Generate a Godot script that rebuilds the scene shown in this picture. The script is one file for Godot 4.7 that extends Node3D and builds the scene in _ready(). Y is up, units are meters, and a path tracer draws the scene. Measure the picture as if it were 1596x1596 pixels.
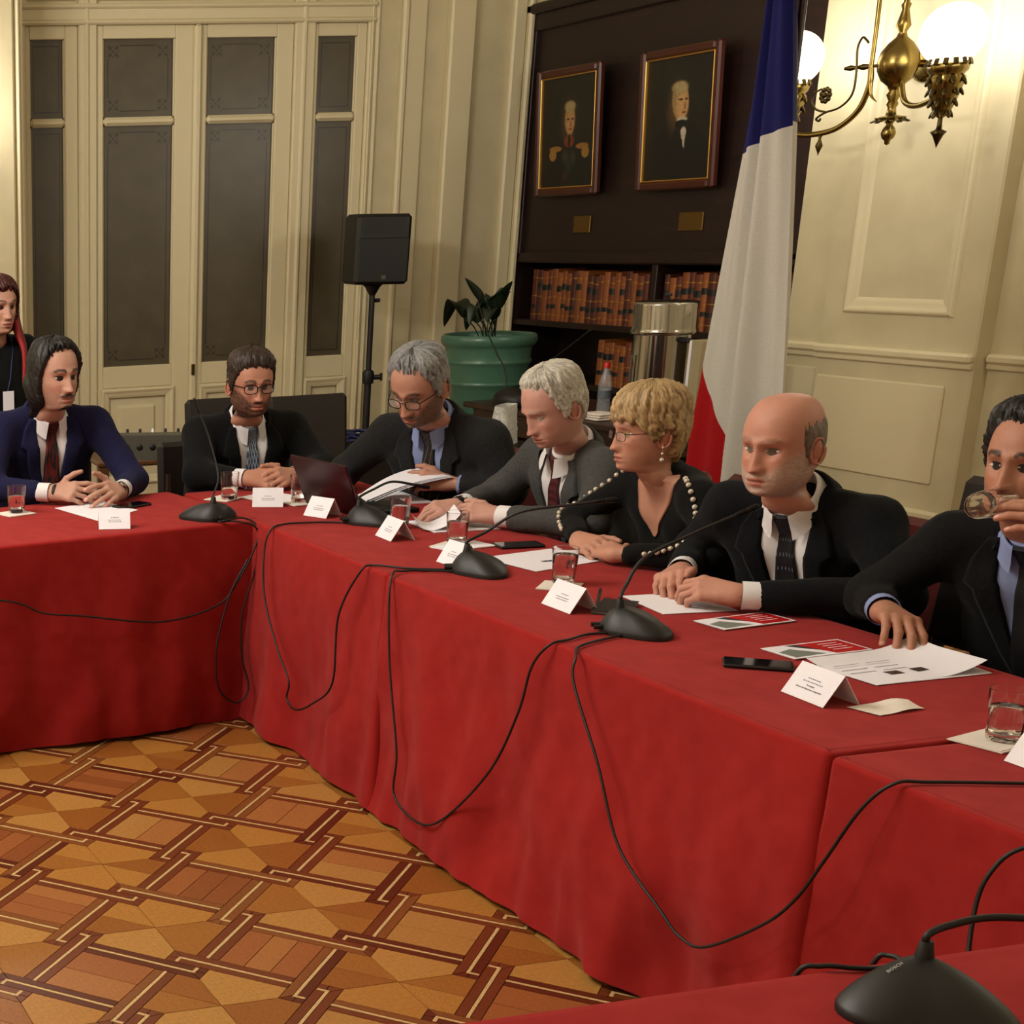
extends Node3D
# A meeting in a panelled hall: red-draped tables in a U, people in suits, a flag, a bookcase with portraits, glazed doors.

var M := {}            # materials by name
var names := {}        # names already used at top level
var rng := RandomNumberGenerator.new()

func _ready() -> void:
	set_camera_and_light()
	make_materials()
	build_room()
	build_parquet()
	build_doors()
	build_bookcase()
	build_tables()
	build_wall_lamps()
	build_background_things()
	build_table_things()
	build_chairs()
	build_people()

func set_camera_and_light() -> void:
	# principal point lies outside the centre: the photograph is a crop, so the lens is shifted
	var cam := Camera3D.new(); cam.name = "camera"
	var near := 0.05
	var focal := 2423.216
	cam.projection = Camera3D.PROJECTION_FRUSTUM
	cam.near = near
	cam.far = 60.0
	cam.size = near * 1596.0 / focal
	cam.frustum_offset = Vector2(near * (798.0 + 119.858) / focal, near * (1140.816 - 798.0) / focal)
	var right := Vector3(0.978, -0.035, 0.2055)
	var down := Vector3(-0.095, -0.9524, 0.2896)
	var ahead := Vector3(0.1856, -0.3028, -0.9348)
	cam.transform = Transform3D(Basis(right, -down, -ahead).orthonormalized(), Vector3(-1.0904, 1.7627, 4.03))
	add_child(cam)
	cam.current = true
	var env := Environment.new()
	env.background_mode = Environment.BG_COLOR
	env.background_color = Color(0.02, 0.02, 0.025)
	env.ambient_light_source = Environment.AMBIENT_SOURCE_DISABLED
	env.tonemap_mode = Environment.TONE_MAPPER_LINEAR
	env.tonemap_exposure = 1.24
	env.sdfgi_enabled = true
	env.ssao_enabled = true
	env.ssil_enabled = true
	var we := WorldEnvironment.new(); we.name = "world_environment"; we.environment = env
	add_child(we)

# ---------------------------------------------------------------- helpers
class MB:
	# collects triangles (front faces clockwise) into one mesh
	var v := PackedVector3Array()
	var n := PackedVector3Array()
	var t := PackedVector2Array()
	var c := PackedColorArray()
	var ix := PackedInt32Array()
	var col := Color.WHITE
	var uvs := 1.0
	func flat(a: Vector3, b: Vector3, d: Vector3, ua := Vector2.ZERO, ub := Vector2.ZERO, ud := Vector2.ZERO) -> void:
		var m := (d - a).cross(b - a).normalized()
		var k := v.size()
		v.append(a); v.append(b); v.append(d)
		n.append(m); n.append(m); n.append(m)
		t.append(ua); t.append(ub); t.append(ud)
		c.append(col); c.append(col); c.append(col)
		ix.append(k); ix.append(k + 1); ix.append(k + 2)
	func quad(a: Vector3, b: Vector3, d: Vector3, e: Vector3) -> void:
		flat(a, b, d); flat(a, d, e)
	func box(x: Transform3D, s: Vector3, ch := 0.0) -> void:
		# chamfered box centred on x
		var h := s * 0.5
		ch = minf(ch, minf(h.x, minf(h.y, h.z)) * 0.8)
		var o := x.origin
		if ch <= 0.0:
			for ax in 3:
				for sg in [-1.0, 1.0]:
					var a := Vector3.ZERO; a[ax] = h[ax] * sg
					var b := Vector3.ZERO; b[(ax + 1) % 3] = h[(ax + 1) % 3]
					var d := Vector3.ZERO; d[(ax + 2) % 3] = h[(ax + 2) % 3]
					_q(x, [a - b - d, a + b - d, a + b + d, a - b + d], o)
			return
		for ax in 3:
			for sg in [-1.0, 1.0]:
				var a := Vector3.ZERO; a[ax] = h[ax] * sg
				var b := Vector3.ZERO; b[(ax + 1) % 3] = h[(ax + 1) % 3] - ch
				var d := Vector3.ZERO; d[(ax + 2) % 3] = h[(ax + 2) % 3] - ch
				_q(x, [a - b - d, a + b - d, a + b + d, a - b + d], o)
		for ax in 3:
			var p := (ax + 1) % 3
			var q := (ax + 2) % 3
			for s1 in [-1.0, 1.0]:
				for s2 in [-1.0, 1.0]:
					var e := Vector3.ZERO; e[ax] = h[ax] - ch
					var A := Vector3.ZERO; A[p] = h[p] * s1; A[q] = (h[q] - ch) * s2
					var B := Vector3.ZERO; B[p] = (h[p] - ch) * s1; B[q] = h[q] * s2
					_q(x, [A - e, A + e, B + e, B - e], o)
		for s1 in [-1.0, 1.0]:
			for s2 in [-1.0, 1.0]:
				for s3 in [-1.0, 1.0]:
					var k := Vector3(s1, s2, s3)
					var A := Vector3(h.x, h.y - ch, h.z - ch) * k
					var B := Vector3(h.x - ch, h.y, h.z - ch) * k
					var D := Vector3(h.x - ch, h.y - ch, h.z) * k
					_t(x * A, x * B, x * D, o)
	func _q(x: Transform3D, p: Array, o: Vector3) -> void:
		_t(x * p[0], x * p[1], x * p[2], o); _t(x * p[0], x * p[2], x * p[3], o)
	func _t(a: Vector3, b: Vector3, d: Vector3, o: Vector3) -> void:
		# triangle facing away from o
		if (d - a).cross(b - a).dot((a + b + d) / 3.0 - o) < 0.0:
			var k := b; b = d; d = k
		var m := (d - a).cross(b - a).abs()
		if m.y >= m.x and m.y >= m.z:
			flat(a, b, d, Vector2(a.x, a.z) * uvs, Vector2(b.x, b.z) * uvs, Vector2(d.x, d.z) * uvs)
		elif m.x >= m.z:
			flat(a, b, d, Vector2(a.z, a.y) * uvs, Vector2(b.z, b.y) * uvs, Vector2(d.z, d.y) * uvs)
		else:
			flat(a, b, d, Vector2(a.x, a.y) * uvs, Vector2(b.x, b.y) * uvs, Vector2(d.x, d.y) * uvs)
	func bx(a: Vector3, b: Vector3, ch := 0.0) -> void:
		box(Transform3D(Basis(), (a + b) * 0.5), (b - a).abs(), ch)
	func grid(p: PackedVector3Array, rows: int, cols: int, wrap := false, flip := false, uv := PackedVector2Array(), cl := PackedColorArray()) -> void:
		# smooth surface through rows x cols points
		var k := v.size()
		var nn := PackedVector3Array(); nn.resize(rows * cols)
		var cc := cols if wrap else cols - 1
		for r in rows - 1:
			for q in cc:
				var a := r * cols + q
				var b := r * cols + (q + 1) % cols
				var d := b + cols
				var e := a + cols
				var f1 := (p[d] - p[a]).cross(p[b] - p[a])
				var f2 := (p[e] - p[a]).cross(p[d] - p[a])
				if flip:
					f1 = -f1; f2 = -f2
					ix.append_array([k + a, k + d, k + b, k + a, k + e, k + d])
				else:
					ix.append_array([k + a, k + b, k + d, k + a, k + d, k + e])
				nn[a] += f1 + f2; nn[b] += f1; nn[d] += f1 + f2; nn[e] += f2
		for r in rows * cols:
			n.append(nn[r].normalized() if nn[r].length_squared() > 1e-24 else Vector3.UP)
			t.append(uv[r] if uv.size() else Vector2(float(r % cols) / maxi(1, cols - 1), float(r / cols) / maxi(1, rows - 1)))
			c.append(cl[r] if cl.size() else col)
		v.append_array(p)
	func tri_mesh(p: PackedVector3Array, idx: PackedInt32Array, cl := PackedColorArray()) -> void:
		var k := v.size()
		var nn := PackedVector3Array(); nn.resize(p.size())
		for i in range(0, idx.size(), 3):
			var a := idx[i]; var b := idx[i + 1]; var d := idx[i + 2]
			var f := (p[d] - p[a]).cross(p[b] - p[a])
			nn[a] += f; nn[b] += f; nn[d] += f
			ix.append(k + a); ix.append(k + b); ix.append(k + d)
		for i in p.size():
			n.append(nn[i].normalized() if nn[i].length_squared() > 1e-24 else Vector3.UP)
			t.append(Vector2(p[i].x, p[i].y))
			c.append(cl[i] if cl.size() else col)
		v.append_array(p)
	func tube(path: PackedVector3Array, rad: PackedFloat32Array, sides := 8, caps := true) -> void:
		var m := path.size()
		var pts := PackedVector3Array()
		var up := Vector3.UP
		var d0 := (path[1] - path[0]).normalized()
		if absf(d0.dot(up)) > 0.9: up = Vector3.RIGHT
		var u := d0.cross(up).normalized()
		for i in m:
			var d := (path[mini(i + 1, m - 1)] - path[maxi(i - 1, 0)]).normalized()
			u = (u - d * u.dot(d)).normalized()
			var w := d.cross(u)
			var r := rad[mini(i, rad.size() - 1)]
			for s in sides:
				var a := TAU * s / sides
				pts.append(path[i] + (u * cos(a) + w * sin(a)) * r)
		grid(pts, m, sides, true, true)
		if caps:
			for e in [0, m - 1]:
				var o: Vector3 = path[e]
				var back: Vector3 = path[1] if e == 0 else path[m - 2]
				for s in sides:
					_t(o, pts[e * sides + s], pts[e * sides + (s + 1) % sides], back)
	func lathe(x: Transform3D, prof: PackedVector2Array, seg := 24, fluted := 0.0, flutes := 0) -> void:
		# profile of (radius, height)
		var pts := PackedVector3Array()
		for q in prof:
			for s in seg:
				var a := TAU * s / seg
				var r := q.x * (1.0 + fluted * cos(a * flutes))
				pts.append(x * Vector3(r * cos(a), q.y, r * sin(a)))
		grid(pts, prof.size(), seg, true, false)
	func ball(x: Transform3D, rx: float, ry: float, rz: float, rows := 10, cols := 16) -> void:
		var pts := PackedVector3Array()
		for r in rows + 1:
			var b := PI * r / rows
			for s in cols:
				var a := TAU * s / cols
				pts.append(x * Vector3(rx * sin(b) * cos(a), -ry * cos(b), rz * sin(b) * sin(a)))
		grid(pts, rows + 1, cols, true, false)
	func prism(poly: PackedVector2Array, x: Transform3D, y0: float, y1: float, ch := 0.0, guv := 0.0) -> void:
		# convex polygon in the x-z plane of x, from y0 to y1; top edge chamfered by ch; guv turns the grain
		var m := poly.size()
		var mid := Vector2.ZERO
		for q in poly: mid += q / m
		var o := x * Vector3(mid.x, (y0 + y1) * 0.5, mid.y)
		var top := []
		for q in poly:
			var e := q + (mid - q).normalized() * ch * 1.4
			top.append(e)
		for i in range(1, m - 1):
			_g(x, top[0], top[i], top[i + 1], y1, o, guv)
		for i in m:
			var j := (i + 1) % m
			var a := Vector3(poly[i].x, y0, poly[i].y); var b := Vector3(poly[j].x, y0, poly[j].y)
			var a1 := Vector3(poly[i].x, y1 - ch * 0.6, poly[i].y); var b1 := Vector3(poly[j].x, y1 - ch * 0.6, poly[j].y)
			_t(x * a, x * b, x * b1, o); _t(x * a, x * b1, x * a1, o)
			if ch > 0.0:
				var a2 := Vector3(top[i].x, y1, top[i].y); var b2 := Vector3(top[j].x, y1, top[j].y)
				_t(x * a1, x * b1, x * b2, o); _t(x * a1, x * b2, x * a2, o)
	func _g(x: Transform3D, a: Vector2, b: Vector2, d: Vector2, y: float, o: Vector3, guv: float) -> void:
		var A := x * Vector3(a.x, y, a.y); var B := x * Vector3(b.x, y, b.y); var D := x * Vector3(d.x, y, d.y)
		var ua := a.rotated(guv); var ub := b.rotated(guv); var ud := d.rotated(guv)
		if (D - A).cross(B - A).dot((A + B + D) / 3.0 - o) < 0.0: flat(A, D, B, ua, ud, ub)
		else: flat(A, B, D, ua, ub, ud)
	func mesh() -> ArrayMesh:
		var arr := []; arr.resize(Mesh.ARRAY_MAX)
		arr[Mesh.ARRAY_VERTEX] = v; arr[Mesh.ARRAY_NORMAL] = n; arr[Mesh.ARRAY_TEX_UV] = t; arr[Mesh.ARRAY_COLOR] = c; arr[Mesh.ARRAY_INDEX] = ix
		var am := ArrayMesh.new()
		am.add_surface_from_arrays(Mesh.PRIMITIVE_TRIANGLES, arr)
		return am

func numbered(called: String) -> String:
	if not names.has(called):
		names[called] = 0
		return called
	names[called] += 1
	return "%s_%03d" % [called, names[called]]

func put(mb: MB, called: String, mat: Material, parent: Node3D = null) -> MeshInstance3D:
	return put_mesh(mb.mesh(), called, mat, parent)

func put_mesh(m: Mesh, called: String, mat: Material, parent: Node3D = null) -> MeshInstance3D:
	var o := MeshInstance3D.new()
	o.mesh = m
	o.material_override = mat
	if parent == null:
		o.name = numbered(called)
		add_child(o)
	else:
		o.name = called
		parent.add_child(o, true)
	return o

func tag(o: Node3D, label: String, category: String, group := "") -> Node3D:
	o.set_meta("label", label); o.set_meta("category", category)
	if group: o.set_meta("group", group)
	return o

func thing(called: String, label: String, category: String, at := Vector3.ZERO, turn := 0.0, group := "") -> Node3D:
	var o := Node3D.new()
	o.name = numbered(called)
	add_child(o)
	o.position = at; o.rotation.y = turn
	return tag(o, label, category, group)

func struct(o: Node3D) -> Node3D:
	o.set_meta("kind", "structure")
	return o

func T(p: Vector3, ry := 0.0, rx := 0.0, rz := 0.0) -> Transform3D:
	return Transform3D(Basis.from_euler(Vector3(rx, ry, rz)), p)

func P2(a: Array) -> PackedVector2Array:
	var r := PackedVector2Array()
	for i in range(0, a.size(), 2): r.append(Vector2(a[i], a[i + 1]))
	return r

func spline(pts: Array, steps := 8) -> PackedVector3Array:
	# Catmull-Rom through the points
	var r := PackedVector3Array()
	var m := pts.size()
	for i in m - 1:
		var p0: Vector3 = pts[maxi(i - 1, 0)]; var p1: Vector3 = pts[i]; var p2: Vector3 = pts[i + 1]; var p3: Vector3 = pts[mini(i + 2, m - 1)]
		for s in steps:
			r.append(p1.cubic_interpolate(p2, p0, p3, float(s) / steps))
	r.append(pts[m - 1])
	return r

func rr(n: int, a: float) -> PackedFloat32Array:
	var r := PackedFloat32Array(); r.resize(n); r.fill(a)
	return r

func facing(dir: Vector3, up := Vector3.UP) -> Basis:
	# basis whose y runs along dir
	var y := dir.normalized()
	var x := up.cross(y)
	if x.length() < 0.01: x = Vector3.RIGHT
	x = x.normalized()
	return Basis(x, y, x.cross(y))

# ---------------------------------------------------------------- materials
func mat(called: String, colour: Color, rough := 0.6, metal := 0.0) -> StandardMaterial3D:
	var m := StandardMaterial3D.new()
	m.resource_name = called
	m.albedo_color = colour
	m.roughness = rough
	m.metallic = metal
	M[called] = m
	return m

func noise_tex(freq: float, lo: Color, hi: Color, size := 256, octaves := 4, sd := 1, normal := false, bump := 2.0) -> ImageTexture:
	var f := FastNoiseLite.new()
	f.seed = sd; f.frequency = freq; f.fractal_octaves = octaves
	f.noise_type = FastNoiseLite.TYPE_SIMPLEX_SMOOTH
	var im := f.get_seamless_image(size, size)
	if normal:
		im.convert(Image.FORMAT_RGBA8)
		im.bump_map_to_normal_map(bump)
		return ImageTexture.create_from_image(im)
	var im2 := Image.create(size, size, false, Image.FORMAT_RGB8)
	for y in size:
		for x in size:
			im2.set_pixel(x, y, lo.lerp(hi, im.get_pixel(x, y).r))
	return ImageTexture.create_from_image(im2)

func grain_tex(lo: Color, hi: Color, w := 256, h := 256, sd := 3, stretch := 14.0) -> ImageTexture:
	# fibres running along u
	var f := FastNoiseLite.new(); f.seed = sd; f.frequency = 1.0; f.fractal_octaves = 3
	var g := FastNoiseLite.new(); g.seed = sd + 9; g.frequency = 1.0
	var im := Image.create(w, h, false, Image.FORMAT_RGB8)
	for y in h:
		for x in w:
			var a := TAU * x / w
			var b := TAU * y / h
			var q := f.get_noise_3d(cos(a) * 0.8, sin(a) * 0.8 + cos(b) * stretch * 0.5, sin(b) * stretch * 0.5)
			var k := g.get_noise_3d(cos(a) * 1.2, sin(a) * 1.2 + cos(b) * 2.0, sin(b) * 2.0)
			im.set_pixel(x, y, lo.lerp(hi, clampf(0.5 + q * 0.55 + k * 0.45, 0.0, 1.0)))
	return ImageTexture.create_from_image(im)

func cloth_mat(called: String, colour: Color, rough := 0.9, fuzz := 0.0, freq := 0.08, weave := 60.0, amount := 0.12) -> StandardMaterial3D:
	var m := mat(called, Color.WHITE, rough)
	m.albedo_texture = noise_tex(freq, colour.darkened(amount), colour.lightened(amount * 0.6), 128, 4, called.length() + 5)
	m.uv1_triplanar = true
	m.uv1_scale = Vector3.ONE * 3.0
	m.metallic_specular = 0.25
	if fuzz > 0.0:
		m.rim_enabled = true; m.rim = fuzz; m.rim_tint = 0.7
	return m

func make_materials() -> void:
	mat("plaster", Color(0.80, 0.755, 0.615), 0.62)
	M.plaster.albedo_texture = noise_tex(0.02, Color(0.94, 0.94, 0.93), Color(1, 1, 1), 256, 5, 3)
	M.plaster.uv1_triplanar = true; M.plaster.uv1_world_triplanar = true; M.plaster.uv1_scale = Vector3.ONE * 0.7
	mat("paint", Color(0.82, 0.775, 0.635), 0.42)
	mat("ceiling", Color(0.86, 0.84, 0.78), 0.9)
	var grain := grain_tex(Color(0.62, 0.58, 0.52), Color(1, 1, 1))
	var wood := {"oak_a": Color(0.78, 0.55, 0.26), "oak_b": Color(0.70, 0.46, 0.20), "oak_c": Color(0.80, 0.59, 0.31), "oak_d": Color(0.66, 0.41, 0.17), "plank_a": Color(0.69, 0.42, 0.23), "plank_b": Color(0.74, 0.49, 0.27), "plank_c": Color(0.62, 0.36, 0.19), "plank_d": Color(0.78, 0.57, 0.31), "border_a": Color(0.50, 0.25, 0.12), "border_b": Color(0.41, 0.18, 0.085), "border_c": Color(0.58, 0.35, 0.17), "inlay": Color(0.93, 0.79, 0.56)}
	for k in wood:
		var m := mat(k, wood[k], 0.36)
		m.albedo_texture = grain
		m.uv1_scale = Vector3(3.0, 9.0, 1.0)
		m.uv1_offset = Vector3(0.13 * k.length(), 0.31 * k.hash() / 4294967296.0, 0)
	mat("subfloor", Color(0.10, 0.06, 0.03), 0.9)
	mat("mahogany", Color(0.155, 0.055, 0.035), 0.5)
	M.mahogany.albedo_texture = grain_tex(Color(0.55, 0.5, 0.48), Color(1, 1, 1), 256, 256, 8, 10.0)
	M.mahogany.uv1_scale = Vector3(0.6, 2.0, 1)
	mat("frame_wood", Color(0.26, 0.095, 0.04), 0.35)
	mat("gilt", Color(0.80, 0.62, 0.30), 0.35, 0.8)
	mat("brass", Color(0.56, 0.48, 0.27), 0.22, 1.0)
	mat("brass_dark", Color(0.30, 0.25, 0.14), 0.35, 1.0)
	mat("plaque", Color(0.45, 0.33, 0.14), 0.4, 0.7)
	var red := cloth_mat("red_cloth", Color(0.585, 0.105, 0.098), 0.95, 0.10, 0.06, 60.0, 0.07)
	red.uv1_scale = Vector3.ONE * 1.3
	red.heightmap_enabled = false
	mat("white_paper", Color(0.90, 0.89, 0.92), 0.7)
	mat("ink", Color(0.12, 0.12, 0.16), 0.8)
	mat("pale_print", Color(0.62, 0.62, 0.60), 0.6)
	mat("grey_ink", Color(0.45, 0.45, 0.50), 0.8)
	mat("napkin", Color(0.86, 0.82, 0.78), 0.9)
	mat("black_plastic", Color(0.026, 0.026, 0.028), 0.5)
	mat("black_rubber", Color(0.028, 0.026, 0.025), 0.55)
	mat("black_gloss", Color(0.012, 0.012, 0.014), 0.08)
	mat("dark_metal", Color(0.16, 0.16, 0.17), 0.3, 0.9)
	mat("steel", Color(0.72, 0.71, 0.70), 0.12, 1.0)
	mat("grey_plastic", Color(0.30, 0.29, 0.25), 0.5)
	mat("leather_red", Color(0.27, 0.045, 0.05), 0.4)
	mat("leather_dark", Color(0.07, 0.035, 0.028), 0.4)
	mat("chair_wood", Color(0.16, 0.07, 0.04), 0.4)
	mat("pot_green", Color(0.27, 0.42, 0.345), 0.3)
	mat("soil", Color(0.05, 0.035, 0.025), 0.95)
	mat("leaf", Color(0.05, 0.115, 0.04), 0.4)
	M.leaf.backlight_enabled = true; M.leaf.backlight = Color(0.03, 0.06, 0.01)
	mat("cable_blue", Color(0.05, 0.09, 0.30), 0.5)
	mat("red_plastic", Color(0.75, 0.05, 0.05), 0.4)
	var gl := mat("glass", Color(1, 1, 1, 0.06), 0.02)
	gl.transparency = BaseMaterial3D.TRANSPARENCY_ALPHA
	gl.refraction_enabled = true; gl.refraction_scale = 0.045
	gl.albedo_color = Color(1, 1, 1, 0.0)
	var wa := mat("water", Color(1, 1, 1, 0.0), 0.0)
	wa.transparency = BaseMaterial3D.TRANSPARENCY_ALPHA
	wa.refraction_enabled = true; wa.refraction_scale = 0.033
	var cp := mat("clear_plastic", Color(0.9, 0.95, 1.0, 0.15), 0.08)
	cp.transparency = BaseMaterial3D.TRANSPARENCY_ALPHA
	var lens := mat("spectacle_lens", Color(1, 1, 1, 0.05), 0.02)
	lens.transparency = BaseMaterial3D.TRANSPARENCY_ALPHA
	var globe := mat("lamp_glow", Color(1, 0.97, 0.9), 0.3)
	globe.emission_enabled = true
	globe.emission = Color(1.0, 0.93, 0.76)
	globe.emission_energy_multiplier = 2.5

# ---------------------------------------------------------------- the room
func moulding(called: String, parent: Node3D, o: Vector3, u: Vector3, v: Vector3, out: Vector3, r: Rect2, w: float, proud: float) -> void:
	# mitred picture-frame moulding on a wall: o + u*x + v*y, standing proud along out; rect is its outer edge
	var prof := [Vector2(0.0, 0.0), Vector2(0.08, 0.75), Vector2(0.22, 1.0), Vector2(0.38, 0.8), Vector2(0.5, 0.45), Vector2(0.72, 0.4), Vector2(0.85, 0.25), Vector2(1.0, 0.0)]
	var mb := MB.new()
	var cs := [[r.position.x, r.position.y, 1, 1], [r.end.x, r.position.y, -1, 1], [r.end.x, r.end.y, -1, -1], [r.position.x, r.end.y, 1, -1]]
	for i in 4:
		var a: Array = cs[i]; var b: Array = cs[(i + 1) % 4]
		var pts := PackedVector3Array()
		for q in prof:
			for e in [a, b]:
				pts.append(o + u * (e[0] + e[2] * q.x * w) + v * (e[1] + e[3] * q.x * w) + out * q.y * proud)
		mb.grid(pts, prof.size(), 2, false, u.cross(v).dot(out) > 0.0)
	put(mb, called, M.paint, parent)

func build_room() -> void:
	var mb := MB.new()
	mb.bx(Vector3(-5.0, -0.16, -6.6), Vector3(5.6, -0.012, 6.4))
	struct(put(mb, "floor", M.subfloor))
	mb = MB.new()
	mb.bx(Vector3(-5.2, 4.6, -6.6), Vector3(5.6, 4.8, 6.4))
	struct(put(mb, "ceiling", M.ceiling))
	# wall with the doors
	mb = MB.new()
	mb.bx(Vector3(-5.2, 0, -5.95), Vector3(1.45, 4.6, -5.65))
	mb.bx(Vector3(3.84, 0, -5.95), Vector3(5.5, 4.6, -5.65))
	mb.bx(Vector3(1.45, 3.5, -5.95), Vector3(3.84, 4.6, -5.65))
	var wb := struct(put(mb, "wall_back", M.plaster))
	# dim lobby behind the glazed doors
	mb = MB.new()
	mb.bx(Vector3(1.2, 0, -6.6), Vector3(4.1, 3.8, -6.5))
	struct(put(mb, "wall_lobby", M.plaster))
	# pilaster strips to the right of the doors
	for s in [[3.845, 3.875, 0.02], [4.02, 4.06, 0.035], [4.06, 4.19, 0.02], [4.33, 4.50, 0.06], [4.77, 4.86, 0.04], [4.86, 4.90, 0.07]]:
		mb = MB.new()
		mb.bx(Vector3(s[0], 0, -5.66), Vector3(s[1], 4.6, -5.65 + s[2]), 0.012)
		put(mb, "pilaster_strip", M.paint, wb)
	mb = MB.new()
	mb.bx(Vector3(3.84, 0, -5.66), Vector3(4.9, 0.3, -5.61), 0.012)
	struct(put(mb, "baseboard_back", M.paint))
	# pier at the left, nearer than the doors, with a rounded corner bead
	mb = MB.new()
	mb.bx(Vector3(0.1, 0, -5.66), Vector3(1.36, 4.6, -5.02), 0.01)
	var pier := struct(put(mb, "wall_pier", M.plaster))
	for s in [[1.355, 1.375, -5.05], [1.375, 1.395, -5.02], [1.395, 1.425, -5.06]]:
		mb = MB.new()
		mb.bx(Vector3(s[0], 0, -5.66), Vector3(s[1], 4.6, s[2]), 0.008)
		put(mb, "corner_bead", M.paint, pier)
	# right wall: recessed wall and the lamp pilaster
	mb = MB.new()
	mb.bx(Vector3(4.88, 0, -2.0), Vector3(5.2, 4.6, 6.4))
	mb.bx(Vector3(5.32, 0, -5.95), Vector3(5.5, 4.6, -2.0))
	mb.bx(Vector3(4.9, 3.02, -5.66), Vector3(5.4, 4.6, -3.0))
	var wr := struct(put(mb, "wall_right", M.plaster))
	mb = MB.new()
	mb.bx(Vector3(4.832, 0, -3.02), Vector3(5.35, 4.6, -2.6), 0.008)
	mb.bx(Vector3(4.80, 0, -2.75), Vector3(5.2, 4.6, -1.832), 0.008)
	var pr := struct(put(mb, "wall_pilaster", M.plaster))
	var U := Vector3(0, 0, 1); var V := Vector3.UP; var W := Vector3(-1, 0, 0)
	moulding("panel_moulding", pr, Vector3(4.80, 0, 0), U, V, W, Rect2(-2.61, 1.267, 0.64, 2.9), 0.075, 0.022)
	mb = MB.new()
	mb.bx(Vector3(4.786, 0.533, -2.72), Vector3(4.805, 0.972, -1.957), 0.006)
	put(mb, "dado_panel", M.paint, pr)
	mb = MB.new()
	mb.bx(Vector3(4.822, 0.533, -3.0), Vector3(4.84, 1.0, -2.78), 0.006)
	put(mb, "dado_panel", M.paint, pr)
	for a in [[-3.02, -2.75, 4.832], [-2.752, -1.832, 4.80]]:
		mb = MB.new()
		mb.bx(Vector3(a[2] - 0.03, 1.075, a[0]), Vector3(a[2] + 0.01, 1.118, a[1]), 0.012)
		mb.bx(Vector3(a[2] - 0.016, 1.05, a[0]), Vector3(a[2] + 0.01, 1.08, a[1]), 0.006)
		put(mb, "chair_rail", M.paint, pr)
		mb = MB.new()
		mb.bx(Vector3(a[2] - 0.03, 0.375, a[0]), Vector3(a[2] + 0.01, 0.415, a[1]), 0.012)
		mb.bx(Vector3(a[2] - 0.018, 0.0, a[0]), Vector3(a[2] + 0.01, 0.38, a[1]), 0.006)
		put(mb, "base_moulding", M.paint, pr)
	mb = MB.new()
	mb.bx(Vector3(4.85, 1.075, -1.832), Vector3(4.89, 1.118, 6.3), 0.012)
	mb.bx(Vector3(4.864, 1.05, -1.832), Vector3(4.89, 1.08, 6.3), 0.006)
	put(mb, "chair_rail", M.paint, wr)
	mb = MB.new()
	mb.bx(Vector3(4.85, 0.375, -1.832), Vector3(4.89, 0.415, 6.3), 0.012)
	mb.bx(Vector3(4.862, 0.0, -1.832), Vector3(4.89, 0.38, 6.3), 0.006)
	struct(put(mb, "baseboard_right", M.paint))
	for z in [-1.62, -0.2, 1.22]:
		mb = MB.new()
		mb.bx(Vector3(4.866, 0.533, z), Vector3(4.885, 0.972, z + 1.2), 0.006)
		put(mb, "dado_panel", M.paint, wr)
		moulding("panel_moulding", wr, Vector3(4.88, 0, 0), U, V, W, Rect2(z, 1.267, 1.2, 2.9), 0.075, 0.022)
	# the walls the camera has behind and beside it
	mb = MB.new(); mb.bx(Vector3(-5.2, 0, -5.9), Vector3(-5.0, 4.6, 6.4)); struct(put(mb, "wall_left", M.plaster))
	mb = MB.new(); mb.bx(Vector3(-5.2, 0, 6.2), Vector3(5.5, 4.6, 6.4)); struct(put(mb, "wall_front", M.plaster))

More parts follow.
